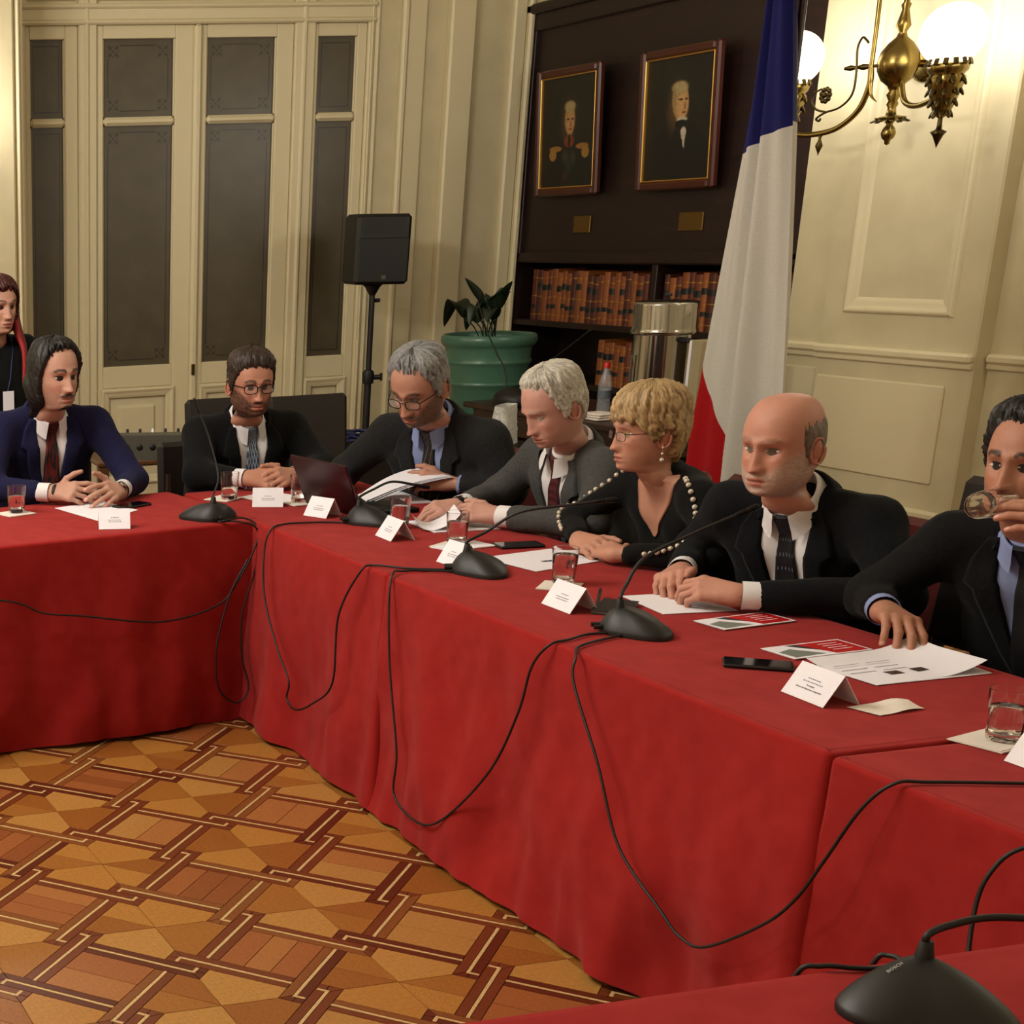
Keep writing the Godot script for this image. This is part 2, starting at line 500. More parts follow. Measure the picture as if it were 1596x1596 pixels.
func build_parquet() -> void:
	var fl := get_node("floor") as Node3D
	var S := 0.322
	var w := 0.185
	var gap := 0.0010
	# lattice (i, j) -> metres; local x along i, local z along j
	var bi := Vector3(1, 0, -1).normalized() * S
	var bj := Vector3(1, 0, 1).normalized() * S
	var X := Transform3D(Basis(bi, Vector3.UP, bj), Vector3.ZERO)
	var wedge := P2([0.5, 0.5, 1.0 - w, w, 1.0, w, 1.0, 1.0 - w, 1.0 - w, 1.0 - w])
	var half_a := P2([0.5, 0.5, 1.0 - w, w, 1.0, w, 1.0, 0.5])
	var half_b := P2([0.5, 0.5, 1.0, 0.5, 1.0, 1.0 - w, 1.0 - w, 1.0 - w])
	var rest := {}
	for k in ["oak_a", "oak_b", "oak_c", "oak_d", "plank_a", "plank_b", "plank_c", "plank_d", "border_a", "border_b", "border_c", "inlay"]: rest[k] = MB.new()
	rng.seed = 77
	var shared := {}
	for i in range(-24, 25):
		for j in range(-24, 25):
			var mid := X * Vector3(i + 0.5, 0, j + 0.5)
			if mid.x < -5.1 or mid.x > 5.1 or mid.z < -5.8 or mid.z > 6.2: continue
			var seen := mid.x > -1.3 and mid.x < 1.3 and mid.z > -1.45 and mid.z < 2.75 and mid.z - mid.x * 0.9 < 2.9 and mid.x + 0.35 * mid.z > -0.75
			var pieces := []     # [name, key, polygon, rotation quarter, top, material, grain]
			if posmod(i + j, 2) == 0:
				for q in 4:
					var m1: String = ["oak_a", "oak_c"][rng.randi() % 2] if q % 2 == 0 else ["oak_b", "oak_d"][rng.randi() % 2]
					var split := q % 2 == 1 and rng.randf() < 0.55
					if split:
						pieces.append(["wedge", "wa", half_a, q, 0.0, m1, PI / 2]); pieces.append(["wedge", "wb", half_b, q, 0.0, ["oak_b", "oak_d", "oak_a"][rng.randi() % 3], PI / 2])
					else:
						pieces.append(["wedge", "w", wedge, q, 0.0, m1, PI / 2])
			else:
				var nn := 2 + rng.randi() % 2
				var turn := rng.randi() % 2
				var tone: Array = [["plank_a", "plank_b"], ["plank_a", "plank_c"], ["plank_d", "plank_b"], ["plank_b", "plank_d"]][rng.randi() % 4]
				for p in nn:
					var a := w + (1.0 - 2.0 * w) * p / nn
					var b := w + (1.0 - 2.0 * w) * (p + 1) / nn
					pieces.append(["plank", "p%d%d" % [nn, p], P2([a, w, b, w, b, 1.0 - w, a, 1.0 - w]), turn, 0.0, tone[rng.randi() % 2], PI / 2])
				for q in 4:
					var bm: String = ["border_a", "border_a", "border_b", "border_c"][rng.randi() % 4]
					var lw := 0.0165
					# strip along the low-i side, from j = -w to 1 - w, two boards with a pale inlay between
					pieces.append(["border_board", "sa", P2([0.0, -w, w * 0.5 - lw, -w, w * 0.5 - lw, 1.0 - w, 0.0, 1.0 - w]), q, 0.0, bm, PI / 2])
					pieces.append(["border_board", "sb", P2([w * 0.5 + lw, -w * 0.5, w, -w, w, 1.0 - w, w * 0.5 + lw, 1.0 - w]), q, 0.0, ["border_a", bm, "border_c"][rng.randi() % 3], PI / 2])
					pieces.append(["border_board", "sc", P2([w * 0.5 - lw, -w, w, -w, w * 0.5 + lw, -w * 0.5, w * 0.5 - lw, -w * 0.5 - lw * 2.0]), q, -0.0002, bm, 0.0])
					pieces.append(["inlay_line", "il", P2([w * 0.5 - lw * 0.8, -w * 0.5 - lw, w * 0.5 + lw * 0.8, -w * 0.5 - lw, w * 0.5 + lw * 0.8, 1.0 - w, w * 0.5 - lw * 0.8, 1.0 - w]), q, 0.0001, "inlay", PI / 2])
					pieces.append(["inlay_line", "ih", P2([0.01, -w * 0.5 - lw, w * 0.5, -w * 0.5 - lw, w * 0.5, -w * 0.5 + lw * 0.6, 0.01, -w * 0.5 + lw * 0.6]), q, 0.0002, "inlay", 0.0])
			for pc in pieces:
				var xf := X * Transform3D(Basis(Vector3.UP, PI / 2 * pc[3]), Vector3(i + 0.5, 0, j + 0.5)) * Transform3D(Basis(), Vector3(-0.5, 0, -0.5))
				var poly: PackedVector2Array = pc[2]
				if seen and pc[1] != "ih" and pc[1] != "sc":
					var key: String = pc[1]
					if not shared.has(key):
						var mb := MB.new()
						var g := Geometry2D.offset_polygon(poly, -gap / S, Geometry2D.JOIN_MITER)
						mb.prism(g[0] if g.size() and pc[0] != "inlay_line" else poly, Transform3D(Basis.from_scale(Vector3(S, 1, S)), Vector3.ZERO), -0.012, pc[4], 0.0006, pc[6])
						shared[key] = mb.mesh()
					var o := put_mesh(shared[key], pc[0], M[pc[5]], fl)
					o.transform = Transform3D(xf.basis.orthonormalized(), xf.origin)
				else:
					var mb: MB = rest[pc[5]]
					var g := Geometry2D.offset_polygon(poly, -gap / S, Geometry2D.JOIN_MITER)
					mb.prism(g[0] if g.size() and pc[0] != "inlay_line" else poly, xf, -0.012, pc[4], 0.0, pc[6])
	for k in rest:
		var o := put(rest[k], "parquet_field", M[k], fl)
		o.set_meta("kind", "stuff")

func build_doors() -> void:
	var Z := -5.65
	var d := thing("door_1", "", "", Vector3(2.66, 0, Z))
	d.remove_meta("label"); d.remove_meta("category"); struct(d)
	var o := Vector3(-2.66, 0, -Z)
	# etched pane pictures: matt glass, a clear line round it and corner sprigs
	var panes := {"tall": [160, 512], "low": [160, 160], "slim": [96, 512], "slim_low": [96, 160]}
	for k in panes:
		var m := mat("etched_" + k, Color(0.9, 0.9, 0.9), 0.34)
		m.albedo_texture = etched(panes[k][0], panes[k][1], k.begins_with("slim"))
		m.metallic_specular = 0.5
	var add := func(called: String, a: Vector3, b: Vector3, ch: float, parent: Node3D = d, m: Material = M.paint) -> MeshInstance3D:
		var mb := MB.new()
		mb.bx(a + o, b + o, ch)
		return put(mb, called, m, parent)
	# frame posts, head and transom
	for p in [[1.45, 1.60], [1.93, 2.045], [3.315, 3.45], [3.80, 3.845]]:
		add.call("door_post", Vector3(p[0], 0, Z - 0.12), Vector3(p[1], 3.5, Z + 0.012), 0.008)
		add.call("post_bead", Vector3(lerpf(p[0], p[1], 0.3), 0, Z), Vector3(lerpf(p[0], p[1], 0.55), 3.5, Z + 0.028), 0.012)
	add.call("transom_bar", Vector3(1.45, 2.955, Z - 0.1), Vector3(3.845, 3.03, Z + 0.02), 0.01)
	add.call("transom_bead", Vector3(1.45, 2.935, Z - 0.05), Vector3(3.845, 2.962, Z + 0.03), 0.01)
	add.call("transom_bead", Vector3(1.45, 3.022, Z - 0.05), Vector3(3.845, 3.05, Z + 0.035), 0.01)
	add.call("transom_panel", Vector3(1.45, 3.03, Z - 0.1), Vector3(3.845, 3.5, Z - 0.03), 0.0)
	for p in [[1.62, 1.92], [2.06, 2.66], [2.69, 3.30], [3.46, 3.79]]:
		moulding("transom_moulding", d, o + Vector3(0, 0, Z - 0.03), Vector3.RIGHT, Vector3.UP, Vector3.BACK, Rect2(p[0], 3.07, p[1] - p[0], 0.38), 0.05, 0.02)
	add.call("threshold", Vector3(1.45, 0, Z - 0.12), Vector3(3.845, 0.05, Z + 0.01), 0.005)
	# four leaves: sidelight, two door leaves, sidelight
	var leaves := [[1.60, 1.93, 1.63, 1.848, "slim"], [2.045, 2.675, 2.09, 2.548, "tall"], [2.675, 3.315, 2.752, 3.205, "tall"], [3.45, 3.80, 3.478, 3.738, "slim"]]
	for L in leaves:
		var leaf := Node3D.new(); leaf.name = "sidelight" if L[4] == "slim" else "door_leaf"
		d.add_child(leaf, true)
		var x0: float = L[0]; var x1: float = L[1]; var g0: float = L[2]; var g1: float = L[3]
		var zf := Z - 0.01; var zb := Z - 0.06
		add.call("stile", Vector3(x0, 0.05, zb), Vector3(g0, 2.935, zf), 0.006, leaf)
		add.call("stile", Vector3(g1, 0.05, zb), Vector3(x1, 2.935, zf), 0.006, leaf)
		add.call("rail", Vector3(g0, 2.86, zb), Vector3(g1, 2.935, zf), 0.004, leaf)
		add.call("rail", Vector3(g0, 2.37, zb), Vector3(g1, 2.42, zf + 0.012), 0.018, leaf)
		add.call("rail", Vector3(g0, 0.80, zb), Vector3(g1, 0.935, zf), 0.004, leaf)
		add.call("rail", Vector3(g0, 0.05, zb), Vector3(g1, 0.20, zf), 0.004, leaf)
		add.call("lower_board", Vector3(g0, 0.2, zb), Vector3(g1, 0.8, zf - 0.02), 0.0, leaf)
		moulding("panel_moulding", leaf, o + Vector3(0, 0, zf), Vector3.RIGHT, Vector3.UP, Vector3.BACK, Rect2(g0 - 0.02, 0.18, g1 - g0 + 0.04, 0.62), 0.06, 0.02)
		add.call("raised_panel", Vector3(g0 + 0.1, 0.29, zb), Vector3(g1 - 0.1, 0.69, zf - 0.002), 0.018, leaf)
		for e in [[0.935, 2.37, "", ], [2.42, 2.86, "_low"]]:
			var kind: String = L[4] if e[2] == "" else ("slim_low" if L[4] == "slim" else "low")
			var mb := MB.new()
			var zz := Z - 0.04
			var a := Vector3(g0, e[0], zz) + o; var b := Vector3(g1, e[1], zz) + o
			mb.bx(a - Vector3(0.01, 0.01, 0.006), b + Vector3(0.01, 0.01, -0.001))
			mb.grid(PackedVector3Array([Vector3(a.x, b.y, a.z), Vector3(b.x, b.y, a.z), Vector3(a.x, a.y, a.z), Vector3(b.x, a.y, a.z)]), 2, 2)
			put(mb, "pane", M["etched_" + kind], leaf)
			# putty bead round the pane
			for s in [[a.x - 0.004, a.x + 0.008, a.y, b.y], [b.x - 0.008, b.x + 0.004, a.y, b.y]]:
				mb = MB.new(); mb.bx(Vector3(s[0], s[2], a.z), Vector3(s[1], s[3], a.z + 0.016), 0.006); put(mb, "glazing_bead", M.paint, leaf)
	add.call("astragal", Vector3(2.662, 0.06, Z - 0.02), Vector3(2.712, 2.935, Z + 0.02), 0.014)
	add.call("bolt", Vector3(2.672, 0.86, Z), Vector3(2.69, 0.93, Z + 0.035), 0.004, d, M.brass_dark)

func etched(w: int, h: int, slim: bool) -> ImageTexture:
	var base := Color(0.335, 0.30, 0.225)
	var f := FastNoiseLite.new(); f.seed = w + h; f.frequency = 0.6
	var g := FastNoiseLite.new(); g.seed = w; g.frequency = 0.012
	var im := Image.create(w, h, false, Image.FORMAT_RGB8)
	for y in h:
		for x in w:
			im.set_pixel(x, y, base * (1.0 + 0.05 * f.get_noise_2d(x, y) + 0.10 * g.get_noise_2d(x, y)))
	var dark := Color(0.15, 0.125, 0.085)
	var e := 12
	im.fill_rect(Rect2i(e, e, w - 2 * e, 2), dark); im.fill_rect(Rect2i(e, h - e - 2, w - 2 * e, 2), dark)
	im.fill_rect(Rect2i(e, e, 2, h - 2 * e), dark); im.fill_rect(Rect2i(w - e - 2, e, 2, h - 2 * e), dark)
	if not slim:
		for cx in [0, 1]:
			for cy in [0, 1]:
				var px: int = e - 3 if cx == 0 else w - e - 29
				var py: int = e - 3 if cy == 0 else h - e - 29
				im.fill_rect(Rect2i(px + 2, py + 2, 28, 28), base)
				for y in 32:
					for x in 32:
						# a small mirrored leaf rosette: four leaves on the diagonals, a bud at the centre and dots between
						var u := absf(x - 15.5) / 16.0; var v := absf(y - 15.5) / 16.0
						var du := (u + v) * 0.7071; var dv := absf(u - v) * 0.7071
						var leaf_ := dv < 0.17 * sin(PI * clampf((du - 0.22) / 0.85, 0.0, 1.0)) and dv > 0.025
						var on := leaf_ or Vector2(u, v).length() < 0.15 or Vector2(u - 0.62, v).length() < 0.09 or Vector2(u, v - 0.62).length() < 0.09
						if on: im.set_pixel(px + x, py + y, dark.lerp(base, 0.15))
	return ImageTexture.create_from_image(im)

# ---------------------------------------------------------------- bookcase, books, portraits
func build_bookcase() -> void:
	var b := thing("bookcase", "tall dark mahogany bookcase with panelled upper part and open book shelves", "bookcase", Vector3(5.1, 0, -4.36))
	var o := -Vector3(5.1, 0, -4.36)
	var z0 := -5.66; var z1 := -3.03
	M.mahogany.uv1_scale = Vector3(0.7, 2.2, 1)
	var add := func(called: String, a: Vector3, c: Vector3, ch := 0.004, m: Material = M.mahogany) -> void:
		var mb := MB.new(); mb.bx(a + o, c + o, ch); put(mb, called, m, b)
	add.call("back", Vector3(5.27, 0, z0), Vector3(5.30, 3.0, z1), 0.0)
	add.call("side", Vector3(4.9, 0, z0), Vector3(5.27, 3.0, z0 + 0.05))
	add.call("side", Vector3(4.9, 0, z1 - 0.05), Vector3(5.27, 3.0, z1))
	add.call("upper_panel", Vector3(4.925, 1.5, z0 + 0.05), Vector3(4.95, 2.95, z1 - 0.05))
	add.call("cornice", Vector3(4.86, 2.96, z0 - 0.01), Vector3(5.27, 3.02, z1), 0.012)
	add.call("frieze", Vector3(4.895, 2.86, z0), Vector3(4.95, 2.965, z1), 0.008)
	add.call("stile", Vector3(4.9, 1.5, z0 + 0.0), Vector3(4.94, 2.87, z0 + 0.09))
	add.call("stile", Vector3(4.9, 1.5, z1 - 0.1), Vector3(4.94, 2.87, z1))
	add.call("rail", Vector3(4.9, 1.47, z0), Vector3(4.95, 1.54, z1), 0.01)
	for y in [1.08, 0.72, 0.36, 0.06]:
		add.call("shelf", Vector3(4.905, y, z0 + 0.05), Vector3(5.27, y + 0.035, z1 - 0.05))
	add.call("divider", Vector3(4.905, 0.0, -4.22), Vector3(5.27, 1.47, -4.17))
	add.call("plinth", Vector3(4.88, 0, z0), Vector3(5.0, 0.1, z1), 0.008)
	# books, each one a thing
	var tones := [Color(0.42, 0.19, 0.07), Color(0.50, 0.26, 0.10), Color(0.34, 0.13, 0.05), Color(0.56, 0.31, 0.13), Color(0.29, 0.11, 0.05)]
	var leather := []
	for k in tones.size():
		var m := mat("book_leather_%d" % k, tones[k], 0.5); leather.append(m)
	mat("book_label", Color(0.05, 0.03, 0.02), 0.5); mat("book_paper", Color(0.62, 0.54, 0.40), 0.9); mat("book_gold", Color(0.65, 0.45, 0.16), 0.4, 0.7)
	mat("cream_binding", Color(0.60, 0.55, 0.42), 0.6)
	rng.seed = 5
	var rows := [[-5.45, -4.28, 1.115, 0.30, "upper shelf left of the urn"], [-4.14, -3.12, 1.115, 0.30, "upper shelf behind the urn"], [-4.70, -4.24, 0.755, 0.255, "lower shelf left of the urn"], [-4.14, -3.12, 0.755, 0.26, "lower shelf behind the urn"]]
	var ordinal := ["first", "second", "third", "fourth", "fifth", "sixth", "seventh", "eighth", "ninth", "tenth", "eleventh", "twelfth", "thirteenth", "fourteenth", "fifteenth", "sixteenth", "seventeenth", "eighteenth", "nineteenth", "twentieth", "twenty-first", "twenty-second", "twenty-third", "twenty-fourth", "twenty-fifth", "twenty-sixth", "twenty-seventh", "twenty-eighth", "twenty-ninth"]
	for r in rows:
		var z: float = r[0]
		var n := 0
		while z < r[1] - 0.03:
			var th := rng.randf_range(0.044, 0.062)
			var h: float = r[3] + rng.randf_range(-0.02, 0.02)
			var dp := rng.randf_range(0.19, 0.21)
			var tone := rng.randi() % 5
			var bk := thing("book", "%s brown leather book from the left on the bookcase's %s" % [ordinal[n % 29], r[4]], "book", Vector3(5.03, r[2], z + th * 0.5), 0, "old leather books in the bookcase")
			var zz := th * 0.5 - 0.001
			# rounded spine towards -x
			var mb := MB.new()
			var pts := PackedVector3Array()
			for e in [0.0, 1.0]:
				for q in 9:
					var a := PI * q / 8.0
					pts.append(Vector3(-0.085 - sin(a) * 0.014, h * e, -cos(a) * zz))
			mb.grid(pts, 2, 9, false, true)
			mb.bx(Vector3(-0.086, 0, -zz), Vector3(dp - 0.085, h, -zz + 0.003)); mb.bx(Vector3(-0.086, 0, zz - 0.003), Vector3(dp - 0.085, h, zz))
			put(mb, "binding", leather[tone], bk)
			mb = MB.new(); mb.bx(Vector3(-0.088, 0.004, -zz + 0.003), Vector3(dp - 0.09, h - 0.005, zz - 0.003)); put(mb, "pages", M.book_paper, bk)
			for lab in [[0.62, 0.035, "book_label"], [0.25, 0.025, "book_label"], [0.84, 0.006, "book_gold"], [0.46, 0.006, "book_gold"], [0.1, 0.006, "book_gold"]]:
				if lab[2] == "book_label" and rng.randf() < 0.35: continue
				var y: float = h * (lab[0] + rng.randf_range(-0.02, 0.02))
				mb = MB.new()
				var p2 := PackedVector3Array()
				for e in [0.0, 1.0]:
					for q in 7:
						var a := lerpf(0.18, PI - 0.18, q / 6.0)
						p2.append(Vector3(-0.085 - sin(a) * 0.0152, y + lab[1] * e, -cos(a) * (zz + 0.0004)))
				mb.grid(p2, 2, 7, false, true)
				put(mb, "spine_label" if lab[2] == "book_label" else "gilt_band", M[lab[2]], bk)
			z += th + 0.001
			n += 1
	# portraits, hung so that the top leans forward
	var who := [["oil portrait of a white-haired officer with gold epaulettes, left of two", -5.055, 0.65, 0], ["oil portrait of a white-haired man in black coat, right of two", -4.04, 0.66, 1]]
	for p in who:
		var t := thing("portrait", p[0], "painting", Vector3(4.86, 1.872, p[1]), -PI / 2, "portraits hung on the bookcase")
		t.rotation.x = 0.0
		t.basis = Basis(Vector3.UP, -PI / 2) * Basis(Vector3.RIGHT, 0.06)
		t.position.x = 4.875
		var w: float = p[2]; var h := 0.735
		for f in [[-w / 2, -w / 2 + 0.045, 0.0, h], [w / 2 - 0.045, w / 2, 0.0, h], [-w / 2 + 0.045, w / 2 - 0.045, 0.0, 0.045], [-w / 2 + 0.045, w / 2 - 0.045, h - 0.045, h]]:
			var mb := MB.new(); mb.bx(Vector3(f[0], f[2], -0.01), Vector3(f[1], f[3], 0.03), 0.01); put(mb, "frame_bar", M.frame_wood, t)
		for f in [[-w / 2 + 0.045, -w / 2 + 0.054, 0.045, h - 0.045], [w / 2 - 0.054, w / 2 - 0.045, 0.045, h - 0.045], [-w / 2 + 0.05, w / 2 - 0.05, 0.045, 0.054], [-w / 2 + 0.05, w / 2 - 0.05, h - 0.054, h - 0.045]]:
			var mb := MB.new(); mb.bx(Vector3(f[0], f[2], 0.0), Vector3(f[1], f[3], 0.024), 0.004); put(mb, "gilt_slip", M.gilt, t)
		var mb := MB.new()
		var a := Vector3(-w / 2 + 0.05, 0.05, 0.008); var c := Vector3(w / 2 - 0.05, h - 0.05, 0.008)
		mb.grid(PackedVector3Array([Vector3(a.x, c.y, a.z), Vector3(c.x, c.y, a.z), Vector3(a.x, a.y, a.z), Vector3(c.x, a.y, a.z)]), 2, 2)
		mb.bx(Vector3(a.x, a.y, -0.008), Vector3(c.x, c.y, 0.007))
		var m := mat("oil_paint_%d" % p[3], Color.WHITE, 0.45)
		m.albedo_texture = portrait(p[3])
		put(mb, "canvas", m, t)
	for p in [[-4.945, 0.17, "small dull brass plaque under the officer's portrait", 0], [-3.945, 0.2, "brass plaque under the portrait of the man in black", 1]]:
		var t := thing("plaque", p[2], "plaque", Vector3(4.922, 1.65, p[0]), 0, "brass plaques below the portraits")
		var mb := MB.new(); mb.bx(Vector3(-0.006, 0, -p[1] / 2), Vector3(0.004, 0.1, p[1] / 2), 0.003)
		put(mb, "plate", M.plaque, t)
		for s in [-1, 1]:
			mb = MB.new(); mb.ball(T(Vector3(-0.006, 0.05, s * (p[1] / 2 - 0.012))), 0.004, 0.004, 0.004, 4, 6); put(mb, "screw", M.brass_dark, t)

func portrait(kind: int) -> ImageTexture:
	var w := 168; var h := 192
	var f := FastNoiseLite.new(); f.seed = 40 + kind; f.frequency = 0.04
	var im := Image.create(w, h, false, Image.FORMAT_RGB8)
	var blobs := []      # [x, y, rx, ry, colour, softness]
	if kind == 1:
		blobs = [[0.5, 0.93, 0.46, 0.42, Color(0.035, 0.035, 0.035), 0.12], [0.47, 0.42, 0.14, 0.21, Color(0.30, 0.22, 0.12), 0.6], [0.52, 0.36, 0.115, 0.155, Color(0.62, 0.48, 0.30), 0.12], [0.55, 0.40, 0.085, 0.11, Color(0.72, 0.56, 0.36), 0.3], [0.50, 0.245, 0.12, 0.05, Color(0.62, 0.55, 0.38), 0.3], [0.42, 0.33, 0.03, 0.09, Color(0.55, 0.47, 0.30), 0.4], [0.52, 0.345, 0.03, 0.008, Color(0.22, 0.14, 0.08), 0.5], [0.60, 0.345, 0.022, 0.008, Color(0.22, 0.14, 0.08), 0.5], [0.585, 0.40, 0.016, 0.03, Color(0.55, 0.38, 0.24), 0.5], [0.575, 0.45, 0.03, 0.008, Color(0.42, 0.22, 0.16), 0.5], [0.55, 0.505, 0.08, 0.02, Color(0.70, 0.66, 0.56), 0.3], [0.545, 0.545, 0.09, 0.035, Color(0.02, 0.02, 0.02), 0.2], [0.58, 0.62, 0.045, 0.055, Color(0.72, 0.68, 0.60), 0.15], [0.60, 0.68, 0.03, 0.06, Color(0.70, 0.66, 0.58), 0.2], [0.48, 0.72, 0.08, 0.14, Color(0.035, 0.035, 0.035), 0.2], [0.68, 0.72, 0.075, 0.14, Color(0.035, 0.035, 0.035), 0.2]]
	else:
		blobs = [[0.5, 0.98, 0.48, 0.40, Color(0.035, 0.042, 0.042), 0.12], [0.5, 0.40, 0.13, 0.19, Color(0.26, 0.20, 0.11), 0.6], [0.52, 0.38, 0.095, 0.135, Color(0.60, 0.46, 0.28), 0.15], [0.53, 0.43, 0.07, 0.10, Color(0.68, 0.50, 0.31), 0.3], [0.52, 0.27, 0.10, 0.05, Color(0.60, 0.52, 0.35), 0.3], [0.49, 0.385, 0.024, 0.008, Color(0.2, 0.12, 0.07), 0.5], [0.57, 0.385, 0.024, 0.008, Color(0.2, 0.12, 0.07), 0.5], [0.54, 0.43, 0.014, 0.03, Color(0.52, 0.35, 0.22), 0.5], [0.535, 0.475, 0.03, 0.008, Color(0.42, 0.2, 0.14), 0.5], [0.52, 0.585, 0.10, 0.055, Color(0.42, 0.19, 0.07), 0.2], [0.52, 0.58, 0.02, 0.06, Color(0.04, 0.03, 0.03), 0.3], [0.27, 0.645, 0.12, 0.028, Color(0.56, 0.38, 0.16), 0.2], [0.76, 0.635, 0.12, 0.028, Color(0.56, 0.38, 0.16), 0.2], [0.22, 0.70, 0.07, 0.055, Color(0.58, 0.42, 0.18), 0.15], [0.82, 0.69, 0.07, 0.055, Color(0.58, 0.42, 0.18), 0.15], [0.45, 0.72, 0.05, 0.06, Color(0.22, 0.17, 0.10), 0.6], [0.60, 0.74, 0.05, 0.07, Color(0.18, 0.16, 0.13), 0.6], [0.52, 0.80, 0.06, 0.07, Color(0.09, 0.14, 0.14), 0.6], [0.47, 0.90, 0.05, 0.05, Color(0.2, 0.10, 0.06), 0.7]]
	for y in h:
		for x in w:
			var u := float(x) / w; var v := float(y) / h
			var c := Color(0.075, 0.062, 0.038) * (1.0 + 0.5 * f.get_noise_2d(x, y))
			for b in blobs:
				var q: float = sqrt(((u - b[0]) / b[2]) ** 2 + ((v - b[1]) / b[3]) ** 2)
				c = c.lerp(b[4], 1.0 - smoothstep(1.0 - b[5], 1.0 + b[5], q))
			c = c * (1.0 + 0.12 * f.get_noise_2d(x * 4.0, y * 4.0))
			im.set_pixel(x, y, Color(c.r, c.g, c.b))
	return ImageTexture.create_from_image(im)

# ---------------------------------------------------------------- tables and cloths
func cloth(w: float, d: float, h: float, amp: float, sd: int, flare := [0.03, 0.03, 0.03, 0.03]) -> MB:
	# a cloth over a w x d table, hanging to the floor; flare: how far each corner swings out
	var f := FastNoiseLite.new(); f.seed = sd; f.frequency = 1.0; f.fractal_octaves = 2
	var mb := MB.new()
	var per := PackedVector2Array()   # outline points with outward normals
	var nor := PackedVector2Array()
	var cor := PackedFloat32Array()
	var r := 0.018
	var hw := w / 2; var hd := d / 2
	var cs := [Vector2(hw, hd), Vector2(-hw, hd), Vector2(-hw, -hd), Vector2(hw, -hd)]
	for k in 4:
		var c: Vector2 = cs[k]; var nx: Vector2 = cs[(k + 1) % 4]
		var a0 := [0.0, PI / 2, PI, -PI / 2][k] as float
		var ctr := c - Vector2(signf(c.x), signf(c.y)) * r
		for s in 9:
			var a := a0 + PI / 2 * s / 8.0
			per.append(ctr + Vector2(cos(a), sin(a)) * r); nor.append(Vector2(cos(a), sin(a))); cor.append(flare[k] * (1.0 - absf(s - 4.0) / 5.5))
		var nctr := nx - Vector2(signf(nx.x), signf(nx.y)) * r
		var e := Vector2(cos(a0 + PI / 2), sin(a0 + PI / 2))
		var p0 := ctr + e * r; var p1 := nctr + e * r
		var len := (p1 - p0).length()
		var m := int(len / 0.022)
		for s in range(1, m):
			var q := float(s) / m
			per.append(p0.lerp(p1, q)); nor.append(e)
			cor.append(flare[k] * 0.4 * exp(-q * len / 0.06) + flare[(k + 1) % 4] * 0.4 * exp(-(1.0 - q) * len / 0.06))
	var cols := per.size()
	var rows := 30
	var pts := PackedVector3Array()
	for i in rows:
		for s in cols:
			var p := per[s]; var e := nor[s]
			if i == 0:
				pts.append(Vector3(p.x - e.x * 0.03, h, p.y - e.y * 0.03))
			elif i < 5:
				var a := PI / 2 * i / 4.0
				pts.append(Vector3(p.x - e.x * 0.012 * (1.0 - sin(a)), h - 0.012 * (1.0 - cos(a)), p.y - e.y * 0.012 * (1.0 - sin(a))))
			else:
				var q := (i - 4.0) / (rows - 5.0)
				var y := (h - 0.012) * (1.0 - q) + 0.012
				var slow := f.get_noise_3d(p.x * 2.2, q * 0.9, p.y * 2.2)
				var fine := f.get_noise_3d(p.x * 6.0 + 20.0, q * 1.5, p.y * 6.0)
				var out := amp * (pow(q, 0.8) * (0.6 + slow * 1.5) + 0.55 * q * fine) + cor[s] * q
				pts.append(Vector3(p.x + e.x * out, y + (0.015 * slow if i == rows - 1 else 0.0), p.y + e.y * out))
	mb.grid(pts, rows, cols, true, false)
	# top sheet
	var nx2 := 16; var nz2 := 12
	var tp := PackedVector3Array()
	for a in nx2 + 1:
		for b in nz2 + 1:
			tp.append(Vector3(lerpf(-hw + 0.02, hw - 0.02, float(a) / nx2), h, lerpf(-hd + 0.02, hd - 0.02, float(b) / nz2)))
	mb.grid(tp, nx2 + 1, nz2 + 1, false, true)
	return mb

func build_tables() -> void:
	# [x centre, z centre, length, depth, turn, fold, seed, name, flare]
	var H := 0.75
	var spots := [
		[0.07, -1.42, 2.26, 0.75, 0.13, 0.04, 3, "the back table by the man in blue", [0.0, 0.02, 0.02, 0.02]],
		[1.565, -1.035, 1.69, 0.76, PI / 2, 0.045, 5, "the corner table with the laptop", [0.07, 0.02, 0.02, 0.03]],
		[1.565, 0.70, 1.775, 0.77, PI / 2, 0.05, 8, "the right-hand table by the bald man", [0.04, 0.02, 0.02, 0.02]],
		[1.555, 2.50, 1.80, 0.77, PI / 2, 0.04, 14, "the right-hand table nearest the camera", [0.02, 0.02, 0.02, 0.03]],
		[-0.05, 2.735, 2.0, 0.75, 0.0, 0.03, 21, "the foreground table with the big microphone", [0.02, 0.02, 0.02, 0.02]]]
	for s in spots:
		var at := Vector3(s[0], 0, s[1])
		var t := thing("folding_table", "plain table hidden under the red cloth of %s" % s[7], "table", at, s[4], "tables under the red cloths")
		var mb := MB.new(); mb.bx(Vector3(-s[2] / 2 + 0.03, H - 0.035, -s[3] / 2 + 0.03), Vector3(s[2] / 2 - 0.03, H - 0.006, s[3] / 2 - 0.03), 0.004)
		put(mb, "tabletop", M.chair_wood, t)
		for a in [-1, 1]:
			for b in [-1, 1]:
				mb = MB.new(); mb.bx(Vector3(a * (s[2] / 2 - 0.1) - 0.02, 0.0, b * (s[3] / 2 - 0.1) - 0.02), Vector3(a * (s[2] / 2 - 0.1) + 0.02, H - 0.035, b * (s[3] / 2 - 0.1) + 0.02), 0.003)
				put(mb, "leg", M.chair_wood, t)
		var c := put(cloth(s[2], s[3], H, s[5], s[6], s[8]), "tablecloth", M.red_cloth)
		c.position = at; c.rotation.y = s[4]
		tag(c, "red felt cloth draped to the floor over %s" % s[7], "tablecloth", "red tablecloths")

